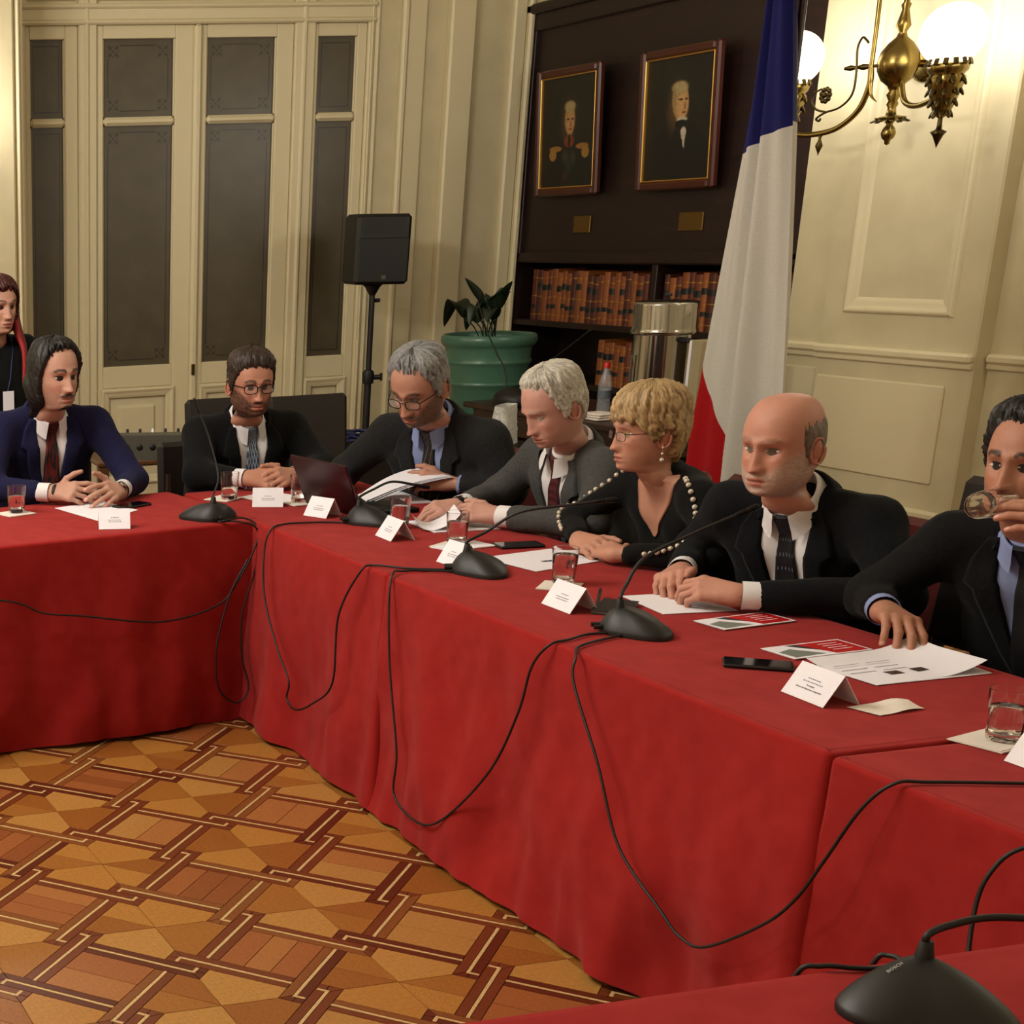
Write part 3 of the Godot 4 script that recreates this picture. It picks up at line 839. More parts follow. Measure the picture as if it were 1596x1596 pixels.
# ---------------------------------------------------------------- wall lamps
func build_wall_lamps() -> void:
	var label := ["two-armed brass wall lamp with glowing globes on the cream pilaster", "two-armed brass wall lamp on the pier beside the doors"]
	var r1 := wall_lamp(label[0], Vector3(4.80, 2.34, -2.33), -PI / 2)
	var r2 := wall_lamp(label[1], Vector3(0.55, 2.34, -5.02), 0.0)
	for z in [1.2, 4.6]:
		wall_lamp("two-armed brass wall lamp further along the right wall toward the camera, %s" % ("nearer" if z < 3 else "farthest"), Vector3(4.88, 2.34, z), -PI / 2)
	var order := ["first", "second", "third", "last"]
	for k in 4:
		wall_lamp("%s brass wall lamp on the left wall, counted from the doors" % order[k], Vector3(-5.0, 2.34, [-4.0, -1.0, 2.0, 5.0][k]), PI / 2)
	chandelier(Vector3(-1.5, 3.35, -0.7))

func globe(parent: Node3D, at: Vector3, r: float, energy: float) -> void:
	var mb := MB.new(); mb.ball(T(at), r, r, r, 20, 32)
	put(mb, "lamp_globe", M.lamp_glow, parent)
	var l := OmniLight3D.new()
	l.name = "globe_light"
	l.light_color = Color(1.0, 0.98, 0.955)
	l.light_energy = energy
	l.light_size = r * 0.95
	l.omni_range = 20.0; l.omni_attenuation = 2.0
	l.shadow_enabled = true
	l.position = at
	parent.add_child(l, true)

func wall_lamp(label: String, at: Vector3, turn: float) -> Node3D:
	# local: x along the wall, y up, z out of the wall; origin at the body's level on the wall
	var n := thing("wall_lamp", label, "lamp", at, turn, "brass globe wall lamps")
	var mb := MB.new()
	mb.lathe(T(Vector3(0, 0, 0.0), 0, PI / 2), P2([0.0, 0.03, 0.05, 0.028, 0.075, 0.018, 0.08, 0.0]), 24)
	put(mb, "backplate", M.brass, n)
	# urn-shaped body standing off the wall
	var zb := 0.15
	mb = MB.new()
	mb.lathe(T(Vector3(0, 0, zb)), P2([0.0, -0.335, 0.010, -0.33, 0.012, -0.315, 0.024, -0.305, 0.03, -0.285, 0.024, -0.265, 0.012, -0.25, 0.018, -0.235, 0.06, -0.225, 0.062, -0.218, 0.022, -0.21, 0.016, -0.18, 0.024, -0.165, 0.018, -0.15, 0.03, -0.125, 0.02, -0.11, 0.03, -0.09, 0.06, -0.065, 0.079, -0.025, 0.083, 0.01, 0.074, 0.05, 0.05, 0.085, 0.022, 0.11, 0.016, 0.13, 0.03, 0.155, 0.024, 0.18, 0.014, 0.22, 0.02, 0.24, 0.012, 0.25, 0.012, 0.36, 0.0, 0.365]), 28)
	put(mb, "body", M.brass, n)
	mb = MB.new()
	mb.tube(PackedVector3Array([Vector3(0, 0, 0), Vector3(0, 0, zb)]), PackedFloat32Array([0.016]), 10)
	put(mb, "wall_stem", M.brass, n)
	mb = MB.new()
	for k in 10:
		var a := TAU * k / 10
		mb.box(Transform3D(Basis(Vector3.UP, -a) * Basis(Vector3.FORWARD, 0.5), Vector3(cos(a) * 0.066, -0.232, zb + sin(a) * 0.066)), Vector3(0.026, 0.006, 0.024), 0.003)
	put(mb, "leaf_collar", M.brass_dark, n)
	for s in [-1.0, 1.0]:
		var arm := Node3D.new(); arm.name = "arm"; n.add_child(arm, true)
		var zo := zb + 0.10
		var p := func(x: float, y: float) -> Vector3: return Vector3(s * x, y, zo + 0.06 * clampf((x - 0.05) / 0.4, 0.0, 1.0))
		if s > 0.0:
			# the nearer arm is a plain tube behind its leafy cup
			mb = MB.new()
			var pl := spline([Vector3(0.03, -0.06, zb), Vector3(0.12, -0.16, zb + 0.05), Vector3(0.26, -0.19, zb + 0.11), Vector3(0.40, -0.17, zb + 0.155)], 6)
			mb.tube(pl, rr(pl.size(), 0.012), 10)
			put(mb, "swept_tube", M.brass, arm)
		else:
			mb = MB.new()
			var rod := spline([p.call(0.045, 0.34), p.call(0.04, 0.13), p.call(0.04, -0.01)], 6)
			mb.tube(rod, rr(rod.size(), 0.0095), 10)
			var sw := spline([p.call(0.04, -0.01), p.call(0.035, -0.08), p.call(0.075, -0.18), p.call(0.17, -0.248), p.call(0.285, -0.268), p.call(0.385, -0.258), p.call(0.435, -0.22), p.call(0.445, -0.16)], 6)
			mb.tube(sw, rr(sw.size(), 0.0125), 10)
			put(mb, "swept_tube", M.brass, arm)
			mb = MB.new()
			var sc := spline([p.call(0.07, 0.095), p.call(0.085, 0.11), p.call(0.105, 0.12), p.call(0.122, 0.075), p.call(0.112, -0.02), p.call(0.118, -0.11), p.call(0.17, -0.16), p.call(0.245, -0.178), p.call(0.288, -0.20), p.call(0.272, -0.212), p.call(0.266, -0.2)], 6)
			mb.tube(sc, rr(sc.size(), 0.005), 8)
			var cu := spline([p.call(0.24, -0.176), p.call(0.295, -0.16), p.call(0.325, -0.125), p.call(0.315, -0.09), p.call(0.28, -0.075)], 6)
			mb.tube(cu, rr(cu.size(), 0.005), 8)
			put(mb, "scroll", M.brass_dark, arm)
			mb = MB.new()
			for k in 9:
				var a := TAU * k / 9
				mb.ball(T(p.call(0.255, -0.103) + Vector3(cos(a) * 0.026, sin(a) * 0.026, 0.0)), 0.012, 0.012, 0.009, 6, 8)
			mb.ball(T(p.call(0.255, -0.103) + Vector3(0, 0, 0.004)), 0.013, 0.013, 0.012, 6, 10)
			put(mb, "rosette", M.brass_dark, arm)
			mb = MB.new()
			var b0: Vector3 = p.call(0.175, 0.0); var b1: Vector3 = Vector3(s * 0.03, 0.0, zb + 0.03)
			mb.tube(PackedVector3Array([b0, b0.lerp(b1, 0.15), b0.lerp(b1, 0.3), b0.lerp(b1, 0.45), b0.lerp(b1, 0.7), b1]), PackedFloat32Array([0.006, 0.013, 0.006, 0.014, 0.007, 0.012]), 10)
			put(mb, "cross_bar", M.brass_dark, arm)
			mb = MB.new()
			mb.lathe(T(p.call(0.255, -0.26)), P2([0.0, -0.105, 0.004, -0.09, 0.016, -0.06, 0.005, -0.03, 0.009, -0.015, 0.0, 0.0]), 8)
			put(mb, "drop_finial", M.brass_dark, arm)
			var lf := spline([p.call(0.035, -0.04), p.call(0.02, -0.12), p.call(-0.02, -0.155)], 6)
			mb = MB.new(); mb.tube(lf, PackedFloat32Array([0.011, 0.011, 0.01, 0.01, 0.009, 0.008, 0.007, 0.006, 0.005, 0.004, 0.003, 0.002, 0.001]), 8)
			put(mb, "leaf_spur", M.brass, arm)
		# cup under the globe: crown gallery, leafy cone and pointed drop
		var g: Vector3 = p.call(0.445, 0.07)
		mb = MB.new()
		mb.lathe(T(g), P2([0.0, -0.325, 0.012, -0.32, 0.03, -0.30, 0.046, -0.25, 0.062, -0.19, 0.066, -0.165, 0.058, -0.155, 0.07, -0.14, 0.074, -0.118, 0.066, -0.11, 0.0, -0.108]), 24, 0.05, 8)
		put(mb, "cup", M.brass, arm)
		mb = MB.new()
		for k in 14:
			var a := TAU * k / 14
			mb.box(Transform3D(Basis(Vector3.UP, -a) * Basis(Vector3.FORWARD, -0.35), g + Vector3(cos(a) * 0.078, -0.104, sin(a) * 0.078)), Vector3(0.008, 0.035, 0.02), 0.004)
		put(mb, "crown_gallery", M.brass_dark, arm)
		mb = MB.new()
		for k in 8:
			for j in 4:
				var a := TAU * (k + 0.5 * (j % 2)) / 8
				var rad: float = [0.03, 0.045, 0.056, 0.066][j]
				mb.ball(Transform3D(Basis(Vector3.UP, -a) * Basis(Vector3.FORWARD, -0.5), g + Vector3(cos(a) * rad, -0.30 + j * 0.042, sin(a) * rad)), 0.008, 0.026, 0.013, 5, 7)
		put(mb, "acanthus_leaves", M.brass_dark, arm)
		mb = MB.new()
		mb.lathe(T(g + Vector3(0, -0.33, 0)), P2([0.0, -0.11, 0.005, -0.095, 0.02, -0.06, 0.032, -0.045, 0.012, -0.035, 0.009, -0.01, 0.009, 0.05]), 6)
		put(mb, "pointed_drop", M.brass_dark, arm)
		globe(arm, g, 0.122, 0.30)
	return n

func chandelier(at: Vector3) -> void:
	var n := thing("chandelier", "brass chandelier with eight white globes above the tables", "chandelier", at)
	var mb := MB.new()
	mb.tube(PackedVector3Array([Vector3(0, 4.6 - at.y, 0), Vector3(0, 0, 0)]), PackedFloat32Array([0.012]), 8); put(mb, "rod", M.brass, n)
	mb = MB.new()
	mb.lathe(T(Vector3(0, -0.1, 0)), P2([0, -0.25, 0.03, -0.2, 0.08, -0.1, 0.05, 0.0, 0.03, 0.1, 0.0, 0.2]), 20); put(mb, "body", M.brass, n)
	for k in 8:
		var a := TAU * k / 8
		var d := Vector3(cos(a), 0, sin(a))
		mb = MB.new()
		var sp := spline([d * 0.05 + Vector3(0, -0.15, 0), d * 0.3 + Vector3(0, -0.3, 0), d * 0.6 + Vector3(0, -0.22, 0), d * 0.65 + Vector3(0, -0.05, 0)], 5)
		mb.tube(sp, rr(sp.size(), 0.012), 8); put(mb, "arm", M.brass, n)
		globe(n, d * 0.65 + Vector3(0, 0.06, 0), 0.11, 1.0)

# ---------------------------------------------------------------- things in the background
func interp(tab: Array, y: float) -> float:
	# tab: rows of [y, value] with falling y
	if y >= tab[0][0]: return tab[0][1]
	for i in range(1, tab.size()):
		if y >= tab[i][0]:
			return lerpf(tab[i - 1][1], tab[i][1], (tab[i - 1][0] - y) / (tab[i - 1][0] - tab[i][0]))
	return tab[tab.size() - 1][1]

func build_background_things() -> void:
	build_flag()
	build_speaker()
	build_plant()
	build_coffee_table()
	build_mixer_corner()

func build_flag() -> void:
	var at := Vector3(3.3, 0, -1.4)
	var pole := thing("flagpole", "dark wooden flagpole on a round stand behind the flag", "flagpole", Vector3(3.36, 0, -1.39))
	var mb := MB.new(); mb.lathe(T(Vector3.ZERO), P2([0.0, 0.0, 0.17, 0.0, 0.17, 0.03, 0.12, 0.05, 0.04, 0.09, 0.03, 0.14, 0.0, 0.14]), 28); put(mb, "base", M.chair_wood, pole)
	mb = MB.new(); mb.tube(PackedVector3Array([Vector3(0, 0.1, 0), Vector3(0, 2.95, 0)]), PackedFloat32Array([0.015]), 12); put(mb, "pole", M.chair_wood, pole)
	mb = MB.new(); mb.lathe(T(Vector3(0, 2.95, 0)), P2([0.0, 0.0, 0.025, 0.01, 0.012, 0.03, 0.03, 0.07, 0.0, 0.16]), 16); put(mb, "finial", M.brass, pole)
	var L := [[2.85, -1.46], [2.491, -1.489], [2.207, -1.512], [1.958, -1.53], [1.748, -1.546], [1.533, -1.562], [1.337, -1.576], [1.162, -1.591], [0.982, -1.609], [0.851, -1.622], [0.733, -1.625], [0.5, -1.61]]
	var R := [[2.85, -1.40], [2.472, -1.356], [2.253, -1.312], [2.054, -1.272], [1.809, -1.233], [1.583, -1.198], [1.354, -1.166], [1.168, -1.145], [1.028, -1.129], [0.5, -1.10]]
	var WR := [[1.175, -1.595], [1.063, -1.555], [0.968, -1.493], [0.872, -1.442], [0.775, -1.403], [0.709, -1.38], [0.5, -1.33]]
	var fold := func(u: float, y: float) -> float:
		var k := clampf((2.9 - y) / 1.6, 0.0, 1.0)
		var s := sin(u * TAU * 2.1 + 0.5 * sin(y * 1.7)) * 0.5 + 0.32 * sin(u * TAU * 3.7 + 1.3 + y * 0.6)
		return -0.055 * s * (0.45 + 0.55 * k) - 0.03 * (1.0 - absf(2.0 * u - 1.0))
	var top := func(u: float) -> float: return lerpf(1.958, 2.062, smoothstep(0.0, 1.0, u)) + 0.012 * sin(u * 6.0)
	var flag := thing("flag", "hanging flag with blue top, white band and red lower fold", "flag", at)
	var col := {"blue_field": Color(0.065, 0.07, 0.30), "white_band": Color(0.74, 0.72, 0.68), "red_band": Color(0.60, 0.03, 0.05)}
	for k in col:
		var m := cloth_mat("flag_" + k, col[k], 0.75, 0.15, 0.2, 60.0, 0.05)
		m.backlight_enabled = true; m.backlight = col[k] * 0.2
		mb = MB.new()
		var rows := 60; var cols := 44
		var pts := PackedVector3Array()
		for r in rows:
			for c in cols:
				var s := float(c) / (cols - 1); var q := float(r) / (rows - 1)
				var u := s
				var y := 0.0
				if k == "blue_field": y = lerpf(2.85, top.call(u), q)
				elif k == "white_band": y = lerpf(top.call(u), 0.5, q)
				else: y = lerpf(1.175, 0.5, q)
				var zl := interp(L, y); var zr := interp(R, y)
				var a := zl; var b := zr
				if k == "white_band" and y < 1.175: a = interp(WR, y)
				elif k == "red_band": b = interp(WR, y)
				var z := lerpf(a, b, s)
				u = (z - zl) / (zr - zl)
				pts.append(Vector3(fold.call(u, y), y, z - at.z))
		mb.grid(pts, rows, cols, false, false)
		put(mb, k, m, flag)

func build_speaker() -> void:
	var at := Vector3(3.61, 0, -5.06)
	var st := thing("speaker_stand", "black tripod stand under the loudspeaker beside the glazed doors", "stand", at)
	var mb := MB.new(); mb.tube(PackedVector3Array([Vector3(0, 0.62, 0), Vector3(0, 1.36, 0)]), PackedFloat32Array([0.017]), 12); put(mb, "inner_tube", M.black_plastic, st)
	mb = MB.new(); mb.tube(PackedVector3Array([Vector3(0, 0.12, 0), Vector3(0, 0.86, 0)]), PackedFloat32Array([0.0215]), 12); put(mb, "outer_tube", M.black_plastic, st)
	for y in [0.84, 0.47]:
		mb = MB.new(); mb.lathe(T(Vector3(0, y, 0)), P2([0.022, -0.04, 0.034, -0.035, 0.036, 0.03, 0.024, 0.045]), 16); put(mb, "collar", M.black_plastic, st)
		mb = MB.new(); mb.tube(PackedVector3Array([Vector3(0.03, y, 0.0), Vector3(0.075, y, 0.01)]), PackedFloat32Array([0.016]), 8); mb.box(T(Vector3(0.082, y, 0.01)), Vector3(0.014, 0.05, 0.02), 0.005); put(mb, "knob", M.black_plastic, st)
	mb = MB.new(); mb.tube(PackedVector3Array([Vector3(0.02, 1.30, 0), Vector3(0.05, 1.30, 0)]), PackedFloat32Array([0.012]), 8); put(mb, "knob", M.black_plastic, st)
	mb = MB.new(); mb.lathe(T(Vector3(0, 1.33, 0)), P2([0.017, 0.0, 0.045, 0.05, 0.06, 0.065, 0.0, 0.067]), 16); put(mb, "top_cup", M.black_plastic, st)
	for k in 3:
		var a := TAU * k / 3 + 0.4
		var d := Vector3(cos(a), 0, sin(a))
		mb = MB.new(); mb.tube(PackedVector3Array([d * 0.03 + Vector3(0, 0.45, 0), d * 0.5 + Vector3(0, 0.015, 0)]), PackedFloat32Array([0.014]), 8); put(mb, "leg", M.black_plastic, st)
		mb = MB.new(); mb.tube(PackedVector3Array([d * 0.02 + Vector3(0, 0.15, 0), d * 0.27 + Vector3(0, 0.22, 0)]), PackedFloat32Array([0.008]), 6); put(mb, "brace", M.black_plastic, st)
	var sp := thing("loudspeaker", "black plastic loudspeaker on the tripod stand", "loudspeaker", at + Vector3(0, 1.398, 0.02), -0.16)
	sp.rotation.z = -0.02
	mb = MB.new(); mb.bx(Vector3(-0.165, 0, -0.14), Vector3(0.165, 0.405, 0.125), 0.02); put(mb, "cabinet", M.black_plastic, sp)
	mb = MB.new(); mb.bx(Vector3(-0.152, 0.012, 0.12), Vector3(0.152, 0.27, 0.135), 0.008); put(mb, "grille", M.black_rubber, sp)
	mb = MB.new()
	var hw := 0.12
	for r in 6:
		mb.bx(Vector3(-hw + r * 0.012, 0.292 + r * 0.006, 0.126 - r * 0.001), Vector3(hw - r * 0.012, 0.38 - r * 0.006, 0.1262 + r * 0.0004))
	put(mb, "horn", M.black_rubber, sp)
	mb = MB.new(); mb.bx(Vector3(-0.005, 0.03, 0.134), Vector3(0.022, 0.055, 0.138), 0.002); put(mb, "badge", M.grey_plastic, sp)

func leaf(parent: Node3D, base: Vector3, tip: Vector3, droop: float, w: float, m: Material) -> void:
	var stem_top := base.lerp(tip, 0.45) + Vector3(0, 0.06 + droop * 0.3, 0)
	var mid := stem_top.lerp(tip, 0.5) + Vector3(0, droop, 0)
	var mb := MB.new()
	var st := spline([base, base.lerp(stem_top, 0.5) + Vector3(0, 0.03, 0), stem_top], 4)
	mb.tube(st, rr(st.size(), 0.004), 6)
	var path := spline([stem_top, mid, tip], 6)
	var pts := PackedVector3Array()
	var n := path.size()
	for i in n:
		var q := float(i) / (n - 1)
		var d := (path[mini(i + 1, n - 1)] - path[maxi(i - 1, 0)]).normalized()
		var side := d.cross(Vector3.UP)
		if side.length() < 0.1: side = Vector3(0.5, 0, 0.8)
		side = side.normalized()
		var up := side.cross(d)
		var ww := w * sin(PI * pow(q, 0.75)) + 0.001
		for s in [-1.0, -0.5, 0.0, 0.5, 1.0]:
			pts.append(path[i] + side * s * ww + up * (absf(s) * ww * 0.35 - 0.004 * (1.0 - absf(s))))
	mb.grid(pts, n, 5)
	put(mb, "leaf", m, parent)

func build_plant() -> void:
	var at := Vector3(4.2, 0.0, -4.70)
	var pd := thing("plant_pedestal", "dark wooden pedestal under the green plant pot", "pedestal", at)
	var mb := MB.new(); mb.bx(Vector3(-0.2, 0, -0.2), Vector3(0.2, 0.6, 0.2), 0.01); put(mb, "body", M.chair_wood, pd)
	mb = MB.new(); mb.bx(Vector3(-0.23, 0.6, -0.23), Vector3(0.23, 0.63, 0.23), 0.008); put(mb, "top", M.chair_wood, pd)
	var p := thing("potted_plant", "leafy plant in a big ribbed green glazed pot beside the bookcase", "plant", at + Vector3(0, 0.63, 0))
	mb = MB.new()
	mb.lathe(T(Vector3.ZERO), P2([0.0, 0.0, 0.17, 0.0, 0.18, 0.01, 0.215, 0.13, 0.225, 0.165, 0.236, 0.172, 0.236, 0.186, 0.228, 0.194, 0.24, 0.29, 0.252, 0.298, 0.252, 0.314, 0.243, 0.322, 0.247, 0.39, 0.262, 0.4, 0.276, 0.425, 0.274, 0.452, 0.262, 0.465, 0.244, 0.462, 0.236, 0.44, 0.23, 0.38, 0.0, 0.37]), 48)
	put(mb, "pot", M.pot_green, p)
	mb = MB.new(); mb.lathe(T(Vector3.ZERO), P2([0.236, 0.39, 0.15, 0.40, 0.0, 0.41]), 24); put(mb, "soil", M.soil, p)
	var o := Vector3(0, 0.41, 0)
	# leaf tips in metres about the pot: [along z, up, along x]
	var tips := [[-0.21, 0.385, -0.05, 0.0, 0.032], [-0.03, 0.26, 0.0, 0.05, 0.034], [0.14, 0.37, 0.03, 0.0, 0.026], [0.06, 0.27, -0.06, 0.05, 0.034], [-0.43, 0.085, -0.03, 0.13, 0.040], [-0.16, 0.15, 0.1, 0.08, 0.034], [0.16, 0.30, 0.0, 0.04, 0.028], [-0.18, 0.26, 0.05, 0.0, 0.026], [0.12, 0.14, -0.1, 0.07, 0.034], [-0.24, 0.07, 0.0, 0.09, 0.034], [0.02, 0.12, -0.15, 0.10, 0.034], [0.0, 0.33, 0.06, 0.0, 0.026]]
	for k in tips.size():
		var t: Array = tips[k]
		var a := k * 2.4
		leaf(p, o + Vector3(cos(a) * 0.04, -0.01, sin(a) * 0.04), o + Vector3(t[2], t[1] - 0.01, t[0] * 1.1), t[3], t[4] * 1.5, M.leaf)
	# dark console microphone with two thin necks on the coffee table beside the pot
	var m := thing("conference_microphone", "black conference microphone with two thin necks beside the plant pot", "microphone", Vector3(3.9, 0.755, -3.93))
	mb = MB.new(); mb.ball(T(Vector3(0, 0.03, 0)), 0.09, 0.07, 0.13, 10, 20); put(mb, "base", M.black_plastic, m)
	for pa in [[Vector3(0, 0.06, -0.05), Vector3(0, 0.19, -0.09), Vector3(0, 0.27, -0.18), Vector3(0, 0.39, -0.3), Vector3(0, 0.55, -0.42)], [Vector3(0, 0.06, 0.05), Vector3(0, 0.2, 0.2), Vector3(0, 0.31, 0.42), Vector3(0, 0.44, 0.66)]]:
		mb = MB.new(); var sp := spline(pa, 6); mb.tube(sp, rr(sp.size(), 0.004), 6); put(mb, "gooseneck", M.black_rubber, m)

func build_coffee_table() -> void:
	var at := Vector3(4.15, 0, -3.45)
	var t := thing("side_table", "dark wooden serving table with the coffee urn in front of the bookcase", "table", at)
	var mb := MB.new(); mb.bx(Vector3(-0.33, 0.72, -0.85), Vector3(0.33, 0.752, 0.75), 0.006); put(mb, "tabletop", M.chair_wood, t)
	mb = MB.new(); mb.bx(Vector3(-0.29, 0.6, -0.8), Vector3(0.29, 0.72, 0.7), 0.004); put(mb, "apron", M.chair_wood, t)
	for a in [-0.27, 0.27]:
		for b in [-0.78, 0.68]:
			mb = MB.new(); mb.bx(Vector3(a - 0.025, 0, b - 0.025), Vector3(a + 0.025, 0.6, b + 0.025), 0.005); put(mb, "leg", M.chair_wood, t)
	var u := thing("coffee_urn", "tall polished steel coffee urn on the serving table behind the flag's left", "urn", Vector3(4.2, 0.752, -3.10))
	mb = MB.new(); mb.lathe(T(Vector3.ZERO), P2([0.0, 0.0, 0.145, 0.0, 0.145, 0.03, 0.138, 0.04, 0.138, 0.42, 0.143, 0.425, 0.0, 0.43]), 48); put(mb, "tank", M.steel, u)
	mb = MB.new(); mb.lathe(T(Vector3.ZERO), P2([0.15, 0.42, 0.158, 0.425, 0.158, 0.44, 0.152, 0.45, 0.152, 0.565, 0.147, 0.578, 0.12, 0.583, 0.0, 0.588]), 48); put(mb, "lid", M.steel, u)
	mb = MB.new(); mb.lathe(T(Vector3(0, 0.585, 0)), P2([0.0, 0.0, 0.012, 0.0, 0.01, 0.015, 0.02, 0.02, 0.02, 0.03, 0.0, 0.033]), 16); put(mb, "lid_knob", M.black_plastic, u)
	for s in [-1, 1]:
		mb = MB.new(); mb.bx(Vector3(-0.015, 0.385, s * 0.135), Vector3(0.015, 0.41, s * 0.20), 0.006); put(mb, "handle", M.black_plastic, u)
	mb = MB.new(); mb.tube(PackedVector3Array([Vector3(-0.13, 0.07, 0), Vector3(-0.19, 0.07, 0)]), PackedFloat32Array([0.012]), 10); mb.tube(PackedVector3Array([Vector3(-0.185, 0.10, 0), Vector3(-0.185, 0.03, 0)]), PackedFloat32Array([0.009]), 8); put(mb, "tap", M.black_plastic, u)
	mb = MB.new(); mb.tube(PackedVector3Array([Vector3(-0.145, 0.12, -0.03), Vector3(-0.148, 0.32, -0.03)]), PackedFloat32Array([0.006]), 8); put(mb, "gauge", M.steel, u)
	var f := thing("box_file", "cream box file standing on the serving table beside the urn", "file", Vector3(4.32, 0.752, -2.86))
	mb = MB.new(); mb.bx(Vector3(-0.12, 0, -0.045), Vector3(0.12, 0.40, 0.045), 0.003); put(mb, "cover", M.cream_binding, f)
	mb = MB.new(); mb.bx(Vector3(-0.122, 0.004, -0.038), Vector3(-0.118, 0.396, -0.02), 0.0); put(mb, "spine_label", M.white_paper, f)
	var b := thing("water_bottle", "clear plastic water bottle with a red cap on the serving table", "bottle", Vector3(4.05, 0.752, -3.32))
	mb = MB.new(); mb.lathe(T(Vector3.ZERO), P2([0.0, 0.004, 0.028, 0.0, 0.033, 0.01, 0.033, 0.06, 0.030, 0.075, 0.033, 0.09, 0.030, 0.12, 0.033, 0.135, 0.033, 0.165, 0.026, 0.20, 0.014, 0.23, 0.013, 0.25]), 24); put(mb, "shell", M.clear_plastic, b)
	mb = MB.new(); mb.lathe(T(Vector3(0, 0.245, 0)), P2([0.0, 0.028, 0.015, 0.027, 0.016, 0.0]), 16); put(mb, "cap", M.red_plastic, b)
	mb = MB.new(); mb.lathe(T(Vector3.ZERO), P2([0.0338, 0.092, 0.0338, 0.132]), 24); mat("blue_label", Color(0.35, 0.38, 0.42), 0.5); put(mb, "label_band", M.blue_label, b)
	var c := thing("paper_cup", "small white cup in front of the steel urn", "cup", Vector3(4.02, 0.752, -3.08))
	mb = MB.new(); mb.lathe(T(Vector3.ZERO), P2([0.0, 0.0, 0.026, 0.0, 0.036, 0.09, 0.037, 0.092, 0.034, 0.09, 0.025, 0.005, 0.0, 0.005]), 20); put(mb, "cup", M.white_paper, c)
	mb = MB.new(); mb.tube(PackedVector3Array([Vector3(0.03, 0.0, 0.075), Vector3(0.03, 0.2, 0.07)]), PackedFloat32Array([0.018, 0.008]), 10)
	tag(put(mb, "pump_dispenser", M.black_plastic), "slim black dispenser beside the white cup and urn", "dispenser").position = Vector3(4.0, 0.752, -3.06)
	# white printed bag and cloth bundle on a stool
	var s := thing("stool", "dark stool carrying the white printed bag", "stool", Vector3(3.55, 0, -3.42))
	mb = MB.new(); mb.lathe(T(Vector3(0, 0.58, 0)), P2([0.0, 0.0, 0.2, 0.0, 0.21, 0.02, 0.2, 0.04, 0.0, 0.045]), 24); put(mb, "seat", M.leather_dark, s)
	for k in 4:
		var a := PI / 4 + PI / 2 * k
		mb = MB.new(); mb.tube(PackedVector3Array([Vector3(cos(a) * 0.13, 0.58, sin(a) * 0.13), Vector3(cos(a) * 0.18, 0.0, sin(a) * 0.18)]), PackedFloat32Array([0.014]), 8); put(mb, "leg", M.chair_wood, s)
	var bag := thing("gift_bag", "crumpled white printed bag between the seated men", "bag", Vector3(3.55, 0.626, -3.42), 0.7)
	var fn := FastNoiseLite.new(); fn.seed = 9; fn.frequency = 9.0
	mb = MB.new()
	var pts := PackedVector3Array()
	for r in 12:
		for q in 32:
			var a := TAU * q / 32
			var sx := signf(cos(a)) * pow(absf(cos(a)), 0.5); var sz := signf(sin(a)) * pow(absf(sin(a)), 0.5)
			var y := 0.2 * r / 11.0
			var k := 1.0 + 0.12 * fn.get_noise_3d(sx, y * 3.0, sz)
			pts.append(Vector3(0.10 * sx * k, y, 0.055 * sz * k * (1.0 - 0.35 * r / 11.0)))
	mb.grid(pts, 12, 32, true)
	mat("printed_bag", Color.WHITE, 0.6)
	M.printed_bag.albedo_texture = noise_tex(0.09, Color(0.66, 0.67, 0.66), Color(0.93, 0.92, 0.88), 128, 2, 31)
	M.printed_bag.uv1_triplanar = true; M.printed_bag.uv1_scale = Vector3.ONE * 4.0
	put(mb, "sack", M.printed_bag, bag)
	var nk := thing("napkin_stack", "folded cream napkins at the near edge of the serving table", "napkins", Vector3(3.93, 0.752, -3.17))
	for k in 3:
		mb = MB.new(); mb.box(T(Vector3(0, 0.008 + 0.012 * k, 0), 0.1 * k), Vector3(0.12, 0.011, 0.13), 0.004); put(mb, "napkin", M.napkin, nk)

